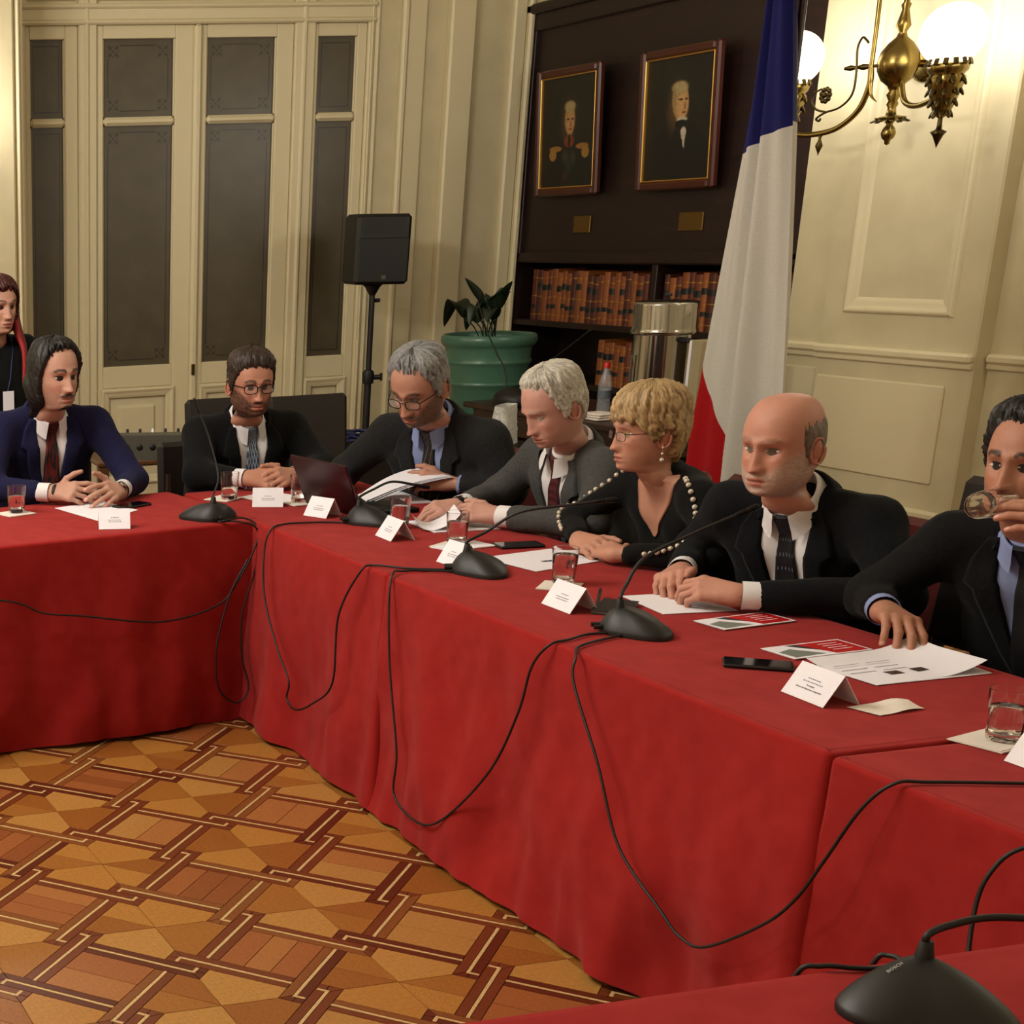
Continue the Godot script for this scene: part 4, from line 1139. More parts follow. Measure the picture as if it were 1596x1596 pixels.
func build_mixer_corner() -> void:
	var t := thing("side_table", "small wooden table holding the mixing desk behind the men", "table", Vector3(1.52, 0, -3.22), -0.12)
	var mb := MB.new(); mb.bx(Vector3(-0.3, 0.70, -0.25), Vector3(0.3, 0.725, 0.25), 0.006); mat("mid_wood", Color(0.34, 0.21, 0.10), 0.45); put(mb, "tabletop", M.mid_wood, t)
	for a in [-0.27, 0.27]:
		for b in [-0.22, 0.22]:
			mb = MB.new(); mb.bx(Vector3(a - 0.025, 0, b - 0.025), Vector3(a + 0.025, 0.70, b + 0.025), 0.004); put(mb, "leg", M.mid_wood, t)
	mb = MB.new(); mb.bx(Vector3(-0.24, 0.1, -0.2), Vector3(0.26, 0.12, 0.2), 0.0); put(mb, "shelf", M.mid_wood, t)
	var mx := thing("mixing_desk", "grey audio mixing desk with sockets and knobs on the small table", "mixer", Vector3(1.55, 0.725, -3.16), -0.35)
	mb = MB.new()
	var prof := P2([-0.21, 0.0, 0.2, 0.0, 0.2, 0.115, 0.12, 0.12, -0.21, 0.035])    # side profile: depth, height
	for s in [-1.0, 1.0]:
		for i in range(1, 4):
			mb._t(Vector3(s * 0.19, prof[0].y, prof[0].x), Vector3(s * 0.19, prof[i].y, prof[i].x), Vector3(s * 0.19, prof[i + 1].y, prof[i + 1].x), Vector3(0, 0.04, 0))
	for i in 5:
		var a := prof[i]; var b := prof[(i + 1) % 5]
		mb._t(Vector3(-0.19, a.y, a.x), Vector3(0.19, a.y, a.x), Vector3(0.19, b.y, b.x), Vector3(0, 0.04, 0)); mb._t(Vector3(-0.19, a.y, a.x), Vector3(0.19, b.y, b.x), Vector3(-0.19, b.y, b.x), Vector3(0, 0.04, 0))
	var case := put(mb, "case", M.grey_plastic, mx)
	for k in 6:
		mb = MB.new(); mb.lathe(T(Vector3(-0.15 + k * 0.06, 0.06, 0.2), 0, PI / 2), P2([0.0, 0.004, 0.013, 0.004, 0.016, 0.0]), 12); put(mb, "socket", M.black_plastic, mx)
		for j in 3:
			mb = MB.new(); mb.tube(PackedVector3Array([Vector3(-0.15 + k * 0.06, 0.055 + j * 0.026, -0.13 + j * 0.1), Vector3(-0.15 + k * 0.06, 0.078 + j * 0.026, -0.135 + j * 0.1)]), PackedFloat32Array([0.008, 0.006]), 8); put(mb, "knob", M.white_paper if (k + j) % 4 == 0 else M.dark_metal, mx)
	# low equipment table with cables
	var e := thing("equipment_table", "low black table with cables behind the man with the laptop", "table", Vector3(2.75, 0, -3.75))
	mb = MB.new(); mb.bx(Vector3(-0.42, 0.6, -0.25), Vector3(0.42, 0.645, 0.25), 0.006); put(mb, "tabletop", M.black_plastic, e)
	mb = MB.new(); mb.bx(Vector3(-0.40, 0.05, -0.22), Vector3(0.40, 0.6, 0.2), 0.006); put(mb, "cabinet", M.black_rubber, e)
	mb = MB.new()
	rng.seed = 12
	for k in 7:
		var pa := []
		for i in 14:
			var a := TAU * i / 12.0 + k
			var r := 0.075 + rng.randf_range(-0.02, 0.03)
			pa.append(Vector3(cos(a) * r * 1.4, 0.012 + 0.007 * k + rng.randf_range(0, 0.012), sin(a) * r))
		var sp := spline(pa, 4); mb.tube(sp, rr(sp.size(), 0.0055), 6)
	tag(put(mb, "cable_coil", M.cable_blue), "tangled blue cable coil on the low black table", "cable").position = Vector3(2.86, 0.642, -3.66)
	var ps := thing("power_strip", "dark power strip with white sockets on the low black table", "power strip", Vector3(2.52, 0.645, -3.62), 0.3)
	mb = MB.new(); mb.bx(Vector3(-0.13, 0, -0.03), Vector3(0.13, 0.04, 0.03), 0.005); put(mb, "case", M.black_plastic, ps)
	for k in 3:
		mb = MB.new(); mb.box(T(Vector3(-0.08 + 0.08 * k, 0.042, 0)), Vector3(0.03, 0.006, 0.03), 0.002); put(mb, "socket", M.white_paper, ps)

# ---------------------------------------------------------------- things on the tables
const TOP := 0.7515

func sheet(parent: Node3D, called: String, poly: Array, y: float, th: float, m: Material) -> MeshInstance3D:
	# flat sheet from corner points (x, z) given about the parent's origin
	var mb := MB.new()
	mb.prism(P2(poly), Transform3D(), y, y + th, 0.0)
	return put(mb, called, m, parent)

func build_table_things() -> void:
	tumblers()
	place_cards()
	papers()
	gadgets()
	microphones()
	cables()

func tumblers() -> void:
	var proto: Node3D = null
	var spots := [[0.434, -1.665, 0.55, "water tumbler on a napkin in front of the man in blue"], [1.277, -1.628, 0.33, "tumbler a third full beside the slim microphone"], [1.493, -1.466, 0.25, "tumbler half hidden behind the open laptop"], [1.581, -0.857, 0.62, "water tumbler in front of the grey-suited man's hands"], [1.604, -0.521, 0.62, "water tumbler beside the grey-suited man's papers"], [1.574, 0.113, 0.75, "nearly full tumbler behind a place card in front of the blonde woman"], [1.534, 1.629, 0.58, "large tumbler of water at the picture's right edge"]]
	for s in spots:
		var t: Node3D
		var H := 0.103
		t = tumbler(s[3], Vector3(s[0], TOP + 0.004, s[1]), s[2])
	var k := 0
	for n in [[0.425, -1.66, 0.3, "napkin under the blue-suited man's tumbler"], [1.265, -1.66, 0.6, "napkin under the tumbler beside the slim microphone"], [1.49, -1.45, 0.1, "napkin under the tumbler behind the laptop"], [1.58, -0.50, 0.5, "napkin under the tumbler by the grey-suited man's papers"], [1.545, 0.14, 0.75, "napkin under the blonde woman's tumbler"], [1.515, 1.625, 0.2, "folded napkin under the tumbler at the right edge"]]:
		var o := thing("paper_napkin", n[3], "napkin", Vector3(n[0], TOP, n[1]), n[2], "napkins under the tumblers")
		sheet(o, "sheet", [-0.06, -0.05, 0.06, -0.055, 0.065, 0.05, -0.055, 0.055], 0.0, 0.0025, M.napkin)
		sheet(o, "fold", [-0.058, -0.048, 0.05, -0.05, 0.02, 0.048, -0.053, 0.05], 0.0026, 0.001, M.napkin)

func tumbler(label: String, at: Vector3, fill: float, scale_ := 1.0) -> Node3D:
	var t := thing("tumbler", label, "glass", at, 0, "fluted water tumblers")
	var H := 0.103
	var pts := PackedVector3Array()
	var seg := 48
	var prof := [[0.0, 0.0], [0.026, 0.0], [0.0295, 0.003], [0.0305, 0.012], [0.0312, 0.032], [0.0322, 0.042], [0.0345, 0.07], [0.0365, H - 0.001], [0.0358, H], [0.0350, H - 0.001], [0.0330, 0.07], [0.0306, 0.04], [0.0292, 0.02], [0.027, 0.015], [0.0, 0.014]]
	for q in prof.size():
		for s in seg:
			var a := TAU * s / seg
			var r: float = prof[q][0]
			if q >= 2 and q <= 5: r *= 1.0 + 0.035 * absf(cos(a * 6.0)) - 0.015
			pts.append(Vector3(r * cos(a), prof[q][1], r * sin(a)) * scale_)
	var mb := MB.new(); mb.grid(pts, prof.size(), seg, true); put(mb, "glass", M.glass, t)
	if fill > 0.0:
		var y := lerpf(0.016, H, fill)
		var rt := lerpf(0.0292, 0.035, (y - 0.02) / 0.083) - 0.0004
		mb = MB.new(); mb.lathe(Transform3D(Basis.from_scale(Vector3.ONE * scale_), Vector3.ZERO), P2([0.0, 0.0146, 0.0265, 0.0155, 0.0288, 0.0205, rt, y, 0.0, y - 0.0003]), 36); put(mb, "water", M.water, t)
	return t

func place_cards() -> void:
	# [left x, z, right x, z, label]
	var spots := [
		[0.617, -1.224, 0.724, -1.193, "white folded place card in front of the man in blue"],
		[1.293, -1.444, 1.397, -1.398, "white place card in front of the bearded man with black glasses"],
		[1.391, -1.204, 1.431, -1.114, "white place card in front of the open laptop"],
		[1.442, -0.76, 1.435, -0.639, "white place card beside the microphone, in front of the grey-suited man's hands"],
		[1.409, -0.30, 1.418, -0.19, "white place card beside the dark microphone facing the blonde woman"],
		[1.385, 0.302, 1.382, 0.437, "white place card in front of the blonde woman's tumbler"],
		[1.386, 1.209, 1.379, 1.34, "white place card with four printed lines beside the black phone"],
		[1.444, 1.722, 1.443, 1.845, "white place card cut by the picture's right edge"]]
	for k in spots.size():
		var s: Array = spots[k]
		var a := Vector3(s[0], TOP, s[1]); var b := Vector3(s[2], TOP, s[3])
		var d := (b - a).normalized()
		var back := Vector3.UP.cross(d) * -1.0
		if back.dot(Vector3(1, 0, 0) if k > 1 else Vector3(0, 0, -1)) < 0.0: back = -back
		var t := thing("place_card", s[4], "place card", (a + b) * 0.5, 0, "white place cards")
		var B := Basis(d, Vector3.UP, d.cross(Vector3.UP))
		t.basis = B                                     # local x along the card, local z towards its reader's far side
		var f := signf(back.dot(B.z))
		var w := maxf((b - a).length(), 0.105)
		var h := 0.066; var dp := 0.085
		var th := 0.0006
		for e in [[0.0, "front_panel"], [1.0, "rear_panel"]]:
			var mb := MB.new()
			var z0: float = f * dp * e[0]; var z1 := f * dp * 0.5
			var p := [Vector3(-w / 2, 0, z0), Vector3(w / 2, 0, z0), Vector3(w / 2, h, z1), Vector3(-w / 2, h, z1)]
			var nrm: Vector3 = (p[1] - p[0]).cross(p[3] - p[0]).normalized() * th
			var o := (p[0] as Vector3 + p[2] as Vector3) * 0.5
			mb._t(p[0] + nrm, p[1] + nrm, p[2] + nrm, o); mb._t(p[0] + nrm, p[2] + nrm, p[3] + nrm, o)
			mb._t(p[0] - nrm, p[1] - nrm, p[2] - nrm, o); mb._t(p[0] - nrm, p[2] - nrm, p[3] - nrm, o)
			for i in 4:
				var q: Vector3 = p[i]; var r: Vector3 = p[(i + 1) % 4]
				mb._t(q - nrm, r - nrm, r + nrm, o); mb._t(q - nrm, r + nrm, q + nrm, o)
			put(mb, e[1], M.white_paper, t)
		# print on the front panel
		var slope := Vector3(0, h, f * dp * 0.5).normalized()
		var out := Vector3(0, dp * 0.5, -f * h).normalized()
		var xdir := Vector3(-f, 0, 0) if false else Vector3(1, 0, 0)
		var lines := [[0.62, 0.3], [0.52, 0.44], [0.42, 0.28], [0.32, 0.62]] if k == 6 else [[0.56, 0.22], [0.44, 0.42], [0.36, 0.36]]
		var text := ["", "", "Presidente", "Cámara de Diputadas y Diputados"]
		for i in lines.size():
			var y: float = lines[i][0]
			var c := slope * (y * slope.dot(Vector3(0, h, f * dp * 0.5))) + out * 0.0009
			if k == 6 and text[i] != "":
				var tm := TextMesh.new(); tm.text = text[i]; tm.font_size = 16; tm.pixel_size = 0.00030; tm.depth = 0.0002; tm.curve_step = 4.0
				var o := put_mesh(tm, "printed_line", M.ink, t)
				var xd := out.cross(slope) * -1.0
				o.transform = Transform3D(Basis(slope.cross(out), slope, out), c)
			else:
				var mb := MB.new()
				rng.seed = 100 + k * 7 + i
				var x: float = -w * lines[i][1] * 0.5
				while x < w * lines[i][1] * 0.5:
					var l := rng.randf_range(0.003, 0.008)
					mb.box(Transform3D(Basis(Vector3.RIGHT, slope, Vector3.RIGHT.cross(slope)), c + Vector3(x + l / 2, 0, 0)), Vector3(l, 0.0022, 0.0002))
					x += l + 0.0018
				put(mb, "printed_line", M.grey_ink, t)

func papers() -> void:
	var o: Node3D
	var A := func(called: String, label: String, cat: String, poly: Array, th := 0.0012, m: Material = M.white_paper) -> Node3D:
		var c := Vector3.ZERO
		for i in range(0, poly.size(), 2): c += Vector3(poly[i], 0, poly[i + 1]) / (poly.size() / 2)
		var t := thing(called, label, cat, c + Vector3(0, TOP, 0))
		var q := []
		for i in range(0, poly.size(), 2): q.append_array([poly[i] - c.x, poly[i + 1] - c.z])
		sheet(t, "sheet", q, 0.0, th, m)
		return t
	A.call("paper_sheet", "blank white sheet under the clasped hands of the man in blue", "paper", [0.60, -1.72, 0.668, -1.385, 0.877, -1.548, 0.82, -1.80])
	A.call("paper_sheet", "white sheet under the bearded man's hands", "paper", [1.335, -1.67, 1.36, -1.575, 1.47, -1.44, 1.56, -1.6, 1.5, -1.75])
	A.call("paper_sheet", "white sheet lying flat under the lifted pages", "paper", [1.70, -1.50, 1.69, -1.30, 1.93, -1.26, 1.94, -1.52], 0.006)
	A.call("paper_sheet", "white sheets spread under the grey-suited man's right hand", "paper", [1.655, -0.95, 1.64, -0.72, 1.87, -0.70, 1.90, -0.92], 0.003)
	var p5: Node3D = A.call("paper_sheet", "white letter with a dark crest in front of the blonde woman", "paper", [1.56, -0.30, 1.60, -0.06, 1.87, -0.13, 1.83, -0.345], 0.0012)
	for k in 5:
		sheet(p5, "crest", [-0.02 + 0.008 * k, 0.02 + 0.004 * (k % 2), -0.013 + 0.008 * k, 0.02, -0.012 + 0.008 * k, 0.04, -0.021 + 0.008 * k, 0.038 - 0.004 * (k % 2)], 0.0013, 0.0002, M.ink)
	var pp: Node3D = A.call("paper_sheet", "small white notepad beside the tumbler by the grey-suited man", "paper", [1.50, -0.50, 1.53, -0.42, 1.70, -0.44, 1.68, -0.54], 0.004)
	A.call("paper_sheet", "white sheet under the bald man's clasped hands", "paper", [1.63, 0.30, 1.60, 0.52, 1.80, 0.55, 1.83, 0.33])
	# booklets with a red and white cover
	mat("print_red", Color(0.70, 0.05, 0.07), 0.45); mat("print_grey", Color(0.45, 0.48, 0.46), 0.5)
	for b in [[1.815, 0.655, 1.0, "half-hidden red and white booklet in front of the bald man's sleeve", 0.09], [1.70, 0.945, 1.0, "red and white booklet beside the black phone", 0.06]]:
		var t := thing("booklet", b[3], "booklet", Vector3(b[0], TOP, b[1]), b[4], "red and white booklets")
		if b[1] < 0.8: t.position.x = 1.735
		sheet(t, "pages", [-0.11, -0.05, 0.11, -0.05, 0.11, 0.05, -0.11, 0.05], 0.0, 0.002, M.white_paper)
		sheet(t, "cover", [-0.112, -0.053, 0.112, -0.053, 0.112, 0.053, -0.112, 0.053], 0.0022, 0.001, M.white_paper)
		sheet(t, "red_panel", [-0.02, -0.047, 0.106, -0.047, 0.106, 0.047, 0.015, 0.047], 0.0033, 0.0002, M.print_red)
		sheet(t, "photo_strip", [-0.05, -0.047, -0.02, -0.047, 0.005, 0.015, -0.02, -0.01], 0.0033, 0.0002, M.ink)
		sheet(t, "grey_panel", [-0.105, -0.005, -0.06, -0.02, -0.01, 0.04, -0.1, 0.045], 0.0033, 0.0002, M.print_grey)
		for k in 4:
			sheet(t, "printed_line", [0.03, -0.03 + 0.016 * k, 0.085, -0.03 + 0.016 * k, 0.085, -0.027 + 0.016 * k, 0.03, -0.027 + 0.016 * k], 0.0036, 0.0002, M.white_paper)
	# two stacked sheets by the drinking man, the upper one bent upwards along one edge
	A.call("paper_sheet", "white sheet lying under the printed page at the right", "paper", [1.60, 1.06, 1.62, 1.235, 1.905, 1.235, 1.93, 1.05], 0.001)
	var t := thing("printed_page", "printed page with two small photos held by the drinking man", "paper", Vector3(1.745, TOP + 0.0014, 1.135), 0.05)
	var pts := PackedVector3Array()
	for i in 25:
		for j in 13:
			var u := -0.148 + 0.297 * i / 24.0; var v := -0.105 + 0.20 * j / 12.0
			pts.append(Vector3(u, 0.028 * pow(clampf((u - 0.02) / 0.13, 0, 1), 2.0) + 0.012 * pow(clampf((-v - 0.02) / 0.085, 0, 1), 2.0), v))
	var mb := MB.new(); mb.grid(pts, 25, 13, false, true)
	var p2 := PackedVector3Array()
	for q in pts: p2.append(q - Vector3(0, 0.0006, 0))
	mb.grid(p2, 25, 13, false, false)
	put(mb, "sheet", M.white_paper, t)
	mat("photo_print", Color(0.18, 0.12, 0.09), 0.5)
	for e in [[-0.035, 0.03, 0.0], [0.035, 0.03, 0.0007]]:
		sheet(t, "photo", [e[0] - 0.018, e[1] - 0.012, e[0] + 0.018, e[1] - 0.012, e[0] + 0.018, e[1] + 0.012, e[0] - 0.018, e[1] + 0.012], e[2] + 0.0006, 0.0003, M.photo_print)
	for k in 3:
		for j in 2:
			sheet(t, "printed_line", [-0.13 + 0.09 * j, -0.045 + 0.025 * k, -0.06 + 0.085 * j, -0.045 + 0.025 * k, -0.06 + 0.085 * j, -0.043 + 0.025 * k, -0.13 + 0.09 * j, -0.043 + 0.025 * k], 0.0009 + (0.004 if k == 0 else 0.0), 0.0002, M.grey_ink)
	# crumpled napkin by itself
	var nk := thing("paper_napkin", "crumpled cream napkin lying alone beside the printed place card", "napkin", Vector3(1.495, TOP, 1.38), 0.1)
	pts = PackedVector3Array()
	for i in 9:
		for j in 7:
			var u := -0.06 + 0.12 * i / 8.0; var v := -0.036 + 0.072 * j / 6.0
			pts.append(Vector3(u + v * 0.15, 0.001 + 0.014 * maxf(0.0, sin(u * 38.0 + v * 22.0)) * (1.0 - absf(v) / 0.05) , v))
	mb = MB.new(); mb.grid(pts, 9, 7, false, true); put(mb, "sheet", M.napkin, nk)
	# lifted bundle of pages read by the man with grey hair
	var bk := thing("document_bundle", "bundle of white pages being lifted by the grey-haired man with glasses", "papers", Vector3(1.80, TOP + 0.0065, -1.36), 0.0)
	for k in 3:
		var A4 := [Vector3(1.735, 0.775, -1.44), Vector3(1.70, 0.775, -1.30), Vector3(1.985, 0.852, -1.24), Vector3(1.93, 0.865, -1.40)]
		pts = PackedVector3Array()
		for i in 22:
			for j in 7:
				var s := maxf(0.0, (i - 6) / 15.0); var q := j / 6.0
				var back_: Vector3 = (A4[0] as Vector3).lerp(A4[3], s); var front_: Vector3 = (A4[1] as Vector3).lerp(A4[2], s)
				var e := back_.lerp(front_, q) + Vector3(0, 0.014 * sin(PI * s) - 0.005 * k * (1.0 - s * 0.6), 0) + Vector3(0.004 * k, 0, 0.005 * k)
				if i < 6:
					var a := PI * (6 - i) / 6.0                      # the spine edge rolls under
					e += Vector3(-0.016 * sin(a), -0.010 * (1.0 - cos(a)), 0)
				pts.append(e - bk.position)
		mb = MB.new(); mb.grid(pts, 22, 7, false, k % 2 == 0); put(mb, "page", M.white_paper, bk)
	# curled sheet in the grey-suited man's hands
	var cs := thing("curled_sheet", "curled white sheet held up by the grey-suited man", "paper", Vector3(1.68, TOP + 0.004, -0.84), 0.1)
	pts = PackedVector3Array()
	for i in 17:
		for j in 7:
			var s := i / 16.0
			var a := -1.2 + 2.9 * s
			pts.append(Vector3(0.055 * sin(a) + 0.10 * maxf(0.0, s - 0.6), 0.05 - 0.05 * cos(a) * (1.0 if s < 0.75 else 1.0) + 0.0, -0.10 + 0.2 * j / 6.0).rotated(Vector3.UP, -0.5))
	mb = MB.new(); mb.grid(pts, 17, 7); put(mb, "sheet", M.white_paper, cs)

func gadgets() -> void:
	var mb: MB
	for p in [[1.48, 1.02, 0.65, "black phone with a glossy screen beside the printed place card"], [0.885, -1.64, -0.45, "black phone by the wrist of the man in blue"], [1.765, -0.42, 0.15, "black phone lying behind the letter with the crest"]]:
		var t := thing("phone", p[3], "phone", Vector3(p[0], TOP, p[1]), -p[2], "black phones")
		mb = MB.new(); mb.bx(Vector3(-0.073, 0, -0.036), Vector3(0.073, 0.0085, 0.036), 0.003); put(mb, "case", M.black_plastic, t)
		mb = MB.new(); mb.bx(Vector3(-0.070, 0.0085, -0.033), Vector3(0.070, 0.0092, 0.033)); put(mb, "screen", M.black_gloss, t)
	var w := thing("notebook", "small dark notebook beside the bald man's microphone", "notebook", Vector3(1.52, TOP, 0.43), 0.75)
	mb = MB.new(); mb.bx(Vector3(-0.075, 0.0, -0.045), Vector3(0.075, 0.002, 0.045), 0.0008); put(mb, "cover", M.black_plastic, w)
	mb = MB.new(); mb.bx(Vector3(-0.073, 0.002, -0.043), Vector3(0.074, 0.010, 0.043)); put(mb, "pages", M.grey_plastic, w)
	mb = MB.new(); mb.bx(Vector3(-0.075, 0.010, -0.045), Vector3(0.075, 0.012, 0.045), 0.0008); put(mb, "cover", M.black_plastic, w)
	var pen := thing("pen", "slim dark pen beside the place card near the bald man", "pen", Vector3(1.54, TOP + 0.012, 0.33), 0.92)
	pen.rotation.z = 0.12
	mb = MB.new(); mb.tube(PackedVector3Array([Vector3(-0.062, 0, 0), Vector3(-0.055, 0, 0), Vector3(0.06, 0, 0)]), PackedFloat32Array([0.0008, 0.004, 0.0045]), 10); put(mb, "barrel", M.black_plastic, pen)
	mb = MB.new(); mb.bx(Vector3(0.02, 0.004, -0.0015), Vector3(0.058, 0.006, 0.0015), 0.0005); put(mb, "clip", M.dark_metal, pen)
	# laptop seen from behind
	var l := thing("laptop", "open laptop with a dark maroon metal lid seen from behind", "laptop", Vector3(1.525, TOP, -1.25), -PI / 2 + 0.13)
	mat("maroon_lid", Color(0.20, 0.065, 0.085), 0.32, 0.5)
	mb = MB.new(); mb.bx(Vector3(-0.18, 0.0, 0.0), Vector3(0.18, 0.016, -0.25), 0.004); put(mb, "base", M.dark_metal, l)
	mb = MB.new(); mb.bx(Vector3(-0.15, 0.016, -0.02), Vector3(0.15, 0.0175, -0.12), 0.0); put(mb, "keyboard", M.black_plastic, l)
	var lid := Node3D.new(); lid.name = "lid"; l.add_child(lid); lid.position = Vector3(0, 0.012, 0.0); lid.rotation.x = 0.39
	mb = MB.new(); mb.bx(Vector3(-0.18, 0.0, -0.004), Vector3(0.18, 0.195, 0.004), 0.003); put(mb, "shell", M.maroon_lid, lid)
	mb = MB.new(); mb.bx(Vector3(-0.17, 0.012, -0.0046), Vector3(0.17, 0.185, -0.0042)); put(mb, "screen", M.black_gloss, lid)

func mic_base(parent: Node3D, s := 1.0) -> void:
	# rounded triangular dome with its peak towards the rear (local -z), a flat speaker slot in front
	var pts := PackedVector3Array()
	var seg := 48
	var prof := [[1.0, 0.0], [1.0, 0.008], [0.975, 0.0135], [0.88, 0.024], [0.74, 0.0355], [0.58, 0.046], [0.40, 0.0545], [0.22, 0.0605], [0.09, 0.063], [0.0, 0.0632]]
	for q in prof:
		for k in seg:
			var a := TAU * k / seg
			var r := 0.098 + 0.012 * cos(3.0 * (a + PI / 2)) + 0.004 * cos(2.0 * a)
			var c: Vector3 = Vector3(0, 0, -0.048) * (1.0 - q[0])
			pts.append((c + Vector3(cos(a) * r * q[0], q[1], sin(a) * r * 0.86 * q[0])) * s)
	var mb := MB.new(); mb.grid(pts, prof.size(), seg, true); put(mb, "base", M.black_plastic, parent)
	mb = MB.new()
	mb.box(T(Vector3(0, 0.0385, 0.022) * s, 0, 0.52), Vector3(0.045, 0.003, 0.03) * s, 0.0015); put(mb, "button_plate", M.black_rubber, parent)
	mb = MB.new(); mb.lathe(T(Vector3(0, 0.058, -0.047) * s), P2([0.013, 0.0, 0.011, 0.008, 0.008, 0.026, 0.0, 0.026]), 16); put(mb, "neck_socket", M.black_rubber, parent)
	for e in [-0.012, 0.012]:
		mb = MB.new(); mb.tube(PackedVector3Array([Vector3(e, 0.016, -0.07) * s, Vector3(e * 1.2, 0.014, -0.108) * s]), PackedFloat32Array([0.006]), 8); put(mb, "plug", M.black_rubber, parent)

func neck(parent: Node3D, pts: Array, r := 0.0042) -> void:
	var inv := parent.global_transform.affine_inverse()
	var p := []
	for q in pts: p.append(inv * (q as Vector3))
	p[0] = Vector3(0, 0.076, -0.047)
	p.insert(1, Vector3(0, 0.092, -0.046))
	var sp := spline(p, 8)
	var mb := MB.new(); mb.tube(sp, rr(sp.size(), r), 8); put(mb, "gooseneck", M.black_rubber, parent)
	var n := sp.size()
	var d := (sp[n - 1] - sp[n - 3]).normalized()
	mb = MB.new(); mb.lathe(Transform3D(facing(d), sp[n - 1]), P2([0.0, -0.004, r * 1.3, -0.003, r * 1.5, 0.02, r * 1.2, 0.022, r * 1.2, 0.026, r * 1.7, 0.028, r * 1.7, 0.05, r * 1.2, 0.056, 0.0, 0.058]), 14); put(mb, "mic_head", M.dark_metal, parent)

func microphones() -> void:
	var m: Node3D
	m = thing("conference_microphone", "black table microphone with a straight upright neck in front of the bearded man", "microphone", Vector3(1.06, TOP, -1.29), PI + 0.05)
	m.rotation.y = PI - 0.1
	mic_base(m)
	neck(m, [Vector3(1.07, TOP + 0.06, -1.26), Vector3(1.095, 0.90, -1.30), Vector3(1.085, 1.02, -1.36), Vector3(1.058, 1.12, -1.40)], 0.0035)
	m = thing("conference_microphone", "black table microphone beside the laptop, neck bent over the pages", "microphone", Vector3(1.545, TOP, -0.985), PI / 2 - 0.2)
	mic_base(m)
	neck(m, [Vector3(1.52, TOP + 0.065, -1.0), Vector3(1.57, 0.86, -1.03), Vector3(1.66, 0.875, -1.07), Vector3(1.76, 0.855, -1.08)], 0.0045)
	m = thing("conference_microphone", "black table microphone in front of the letter with the crest", "microphone", Vector3(1.455, TOP, -0.115), PI / 2 - 0.5)
	mic_base(m)
	neck(m, [Vector3(1.45, TOP + 0.062, -0.14), Vector3(1.47, 0.87, -0.13), Vector3(1.54, 0.93, -0.08), Vector3(1.66, 0.955, -0.01), Vector3(1.72, 0.965, 0.02)], 0.0045)
	m = thing("conference_microphone", "black table microphone with a long slanting neck before the bald man", "microphone", Vector3(1.43, TOP, 0.65), PI / 2 - 0.35)
	mic_base(m)
	neck(m, [Vector3(1.405, TOP + 0.062, 0.645), Vector3(1.415, 0.862, 0.61), Vector3(1.475, 0.925, 0.59), Vector3(1.60, 0.985, 0.61), Vector3(1.70, 1.025, 0.625)], 0.0045)
	m = thing("conference_microphone", "large black microphone base in the near right corner", "microphone", Vector3(0.53, TOP, 2.506), -0.6)
	mic_base(m, 0.98)
	neck(m, [Vector3(0.567, TOP + 0.06, 2.465), Vector3(0.590, 0.852, 2.466), Vector3(0.65, 0.862, 2.48), Vector3(0.76, 0.86, 2.53)], 0.005)
	var tm := TextMesh.new(); tm.text = "BOSCH"; tm.font_size = 16; tm.pixel_size = 0.00042; tm.depth = 0.0004; tm.curve_step = 4.0
	var o := put_mesh(tm, "lettering", M.pale_print, m)
	var q := Vector3(0.04, 0.0465, -0.045)
	var up_ := Vector3(-0.5, 0.8, 0.33).normalized()
	var along := Vector3(0.62, 0.42, -0.25); along = (along - up_ * along.dot(up_)).normalized()
	o.transform = Transform3D(Basis(along, up_.cross(along), up_), Vector3(-0.036, 0.0525, -0.010) + up_ * 0.0055)

func cable(label: String, pts: Array, r := 0.0034) -> void:
	var c := Vector3.ZERO
	for p in pts: c += p / pts.size()
	c.y = 0.0
	var q := []
	for p in pts: q.append(p - c)
	var sp := spline(q, 8)
	var mb := MB.new(); mb.tube(sp, rr(sp.size(), r), 7)
	var o := put(mb, "microphone_cable", M.black_rubber)
	o.position = c
	tag(o, label, "cable", "black microphone cables")

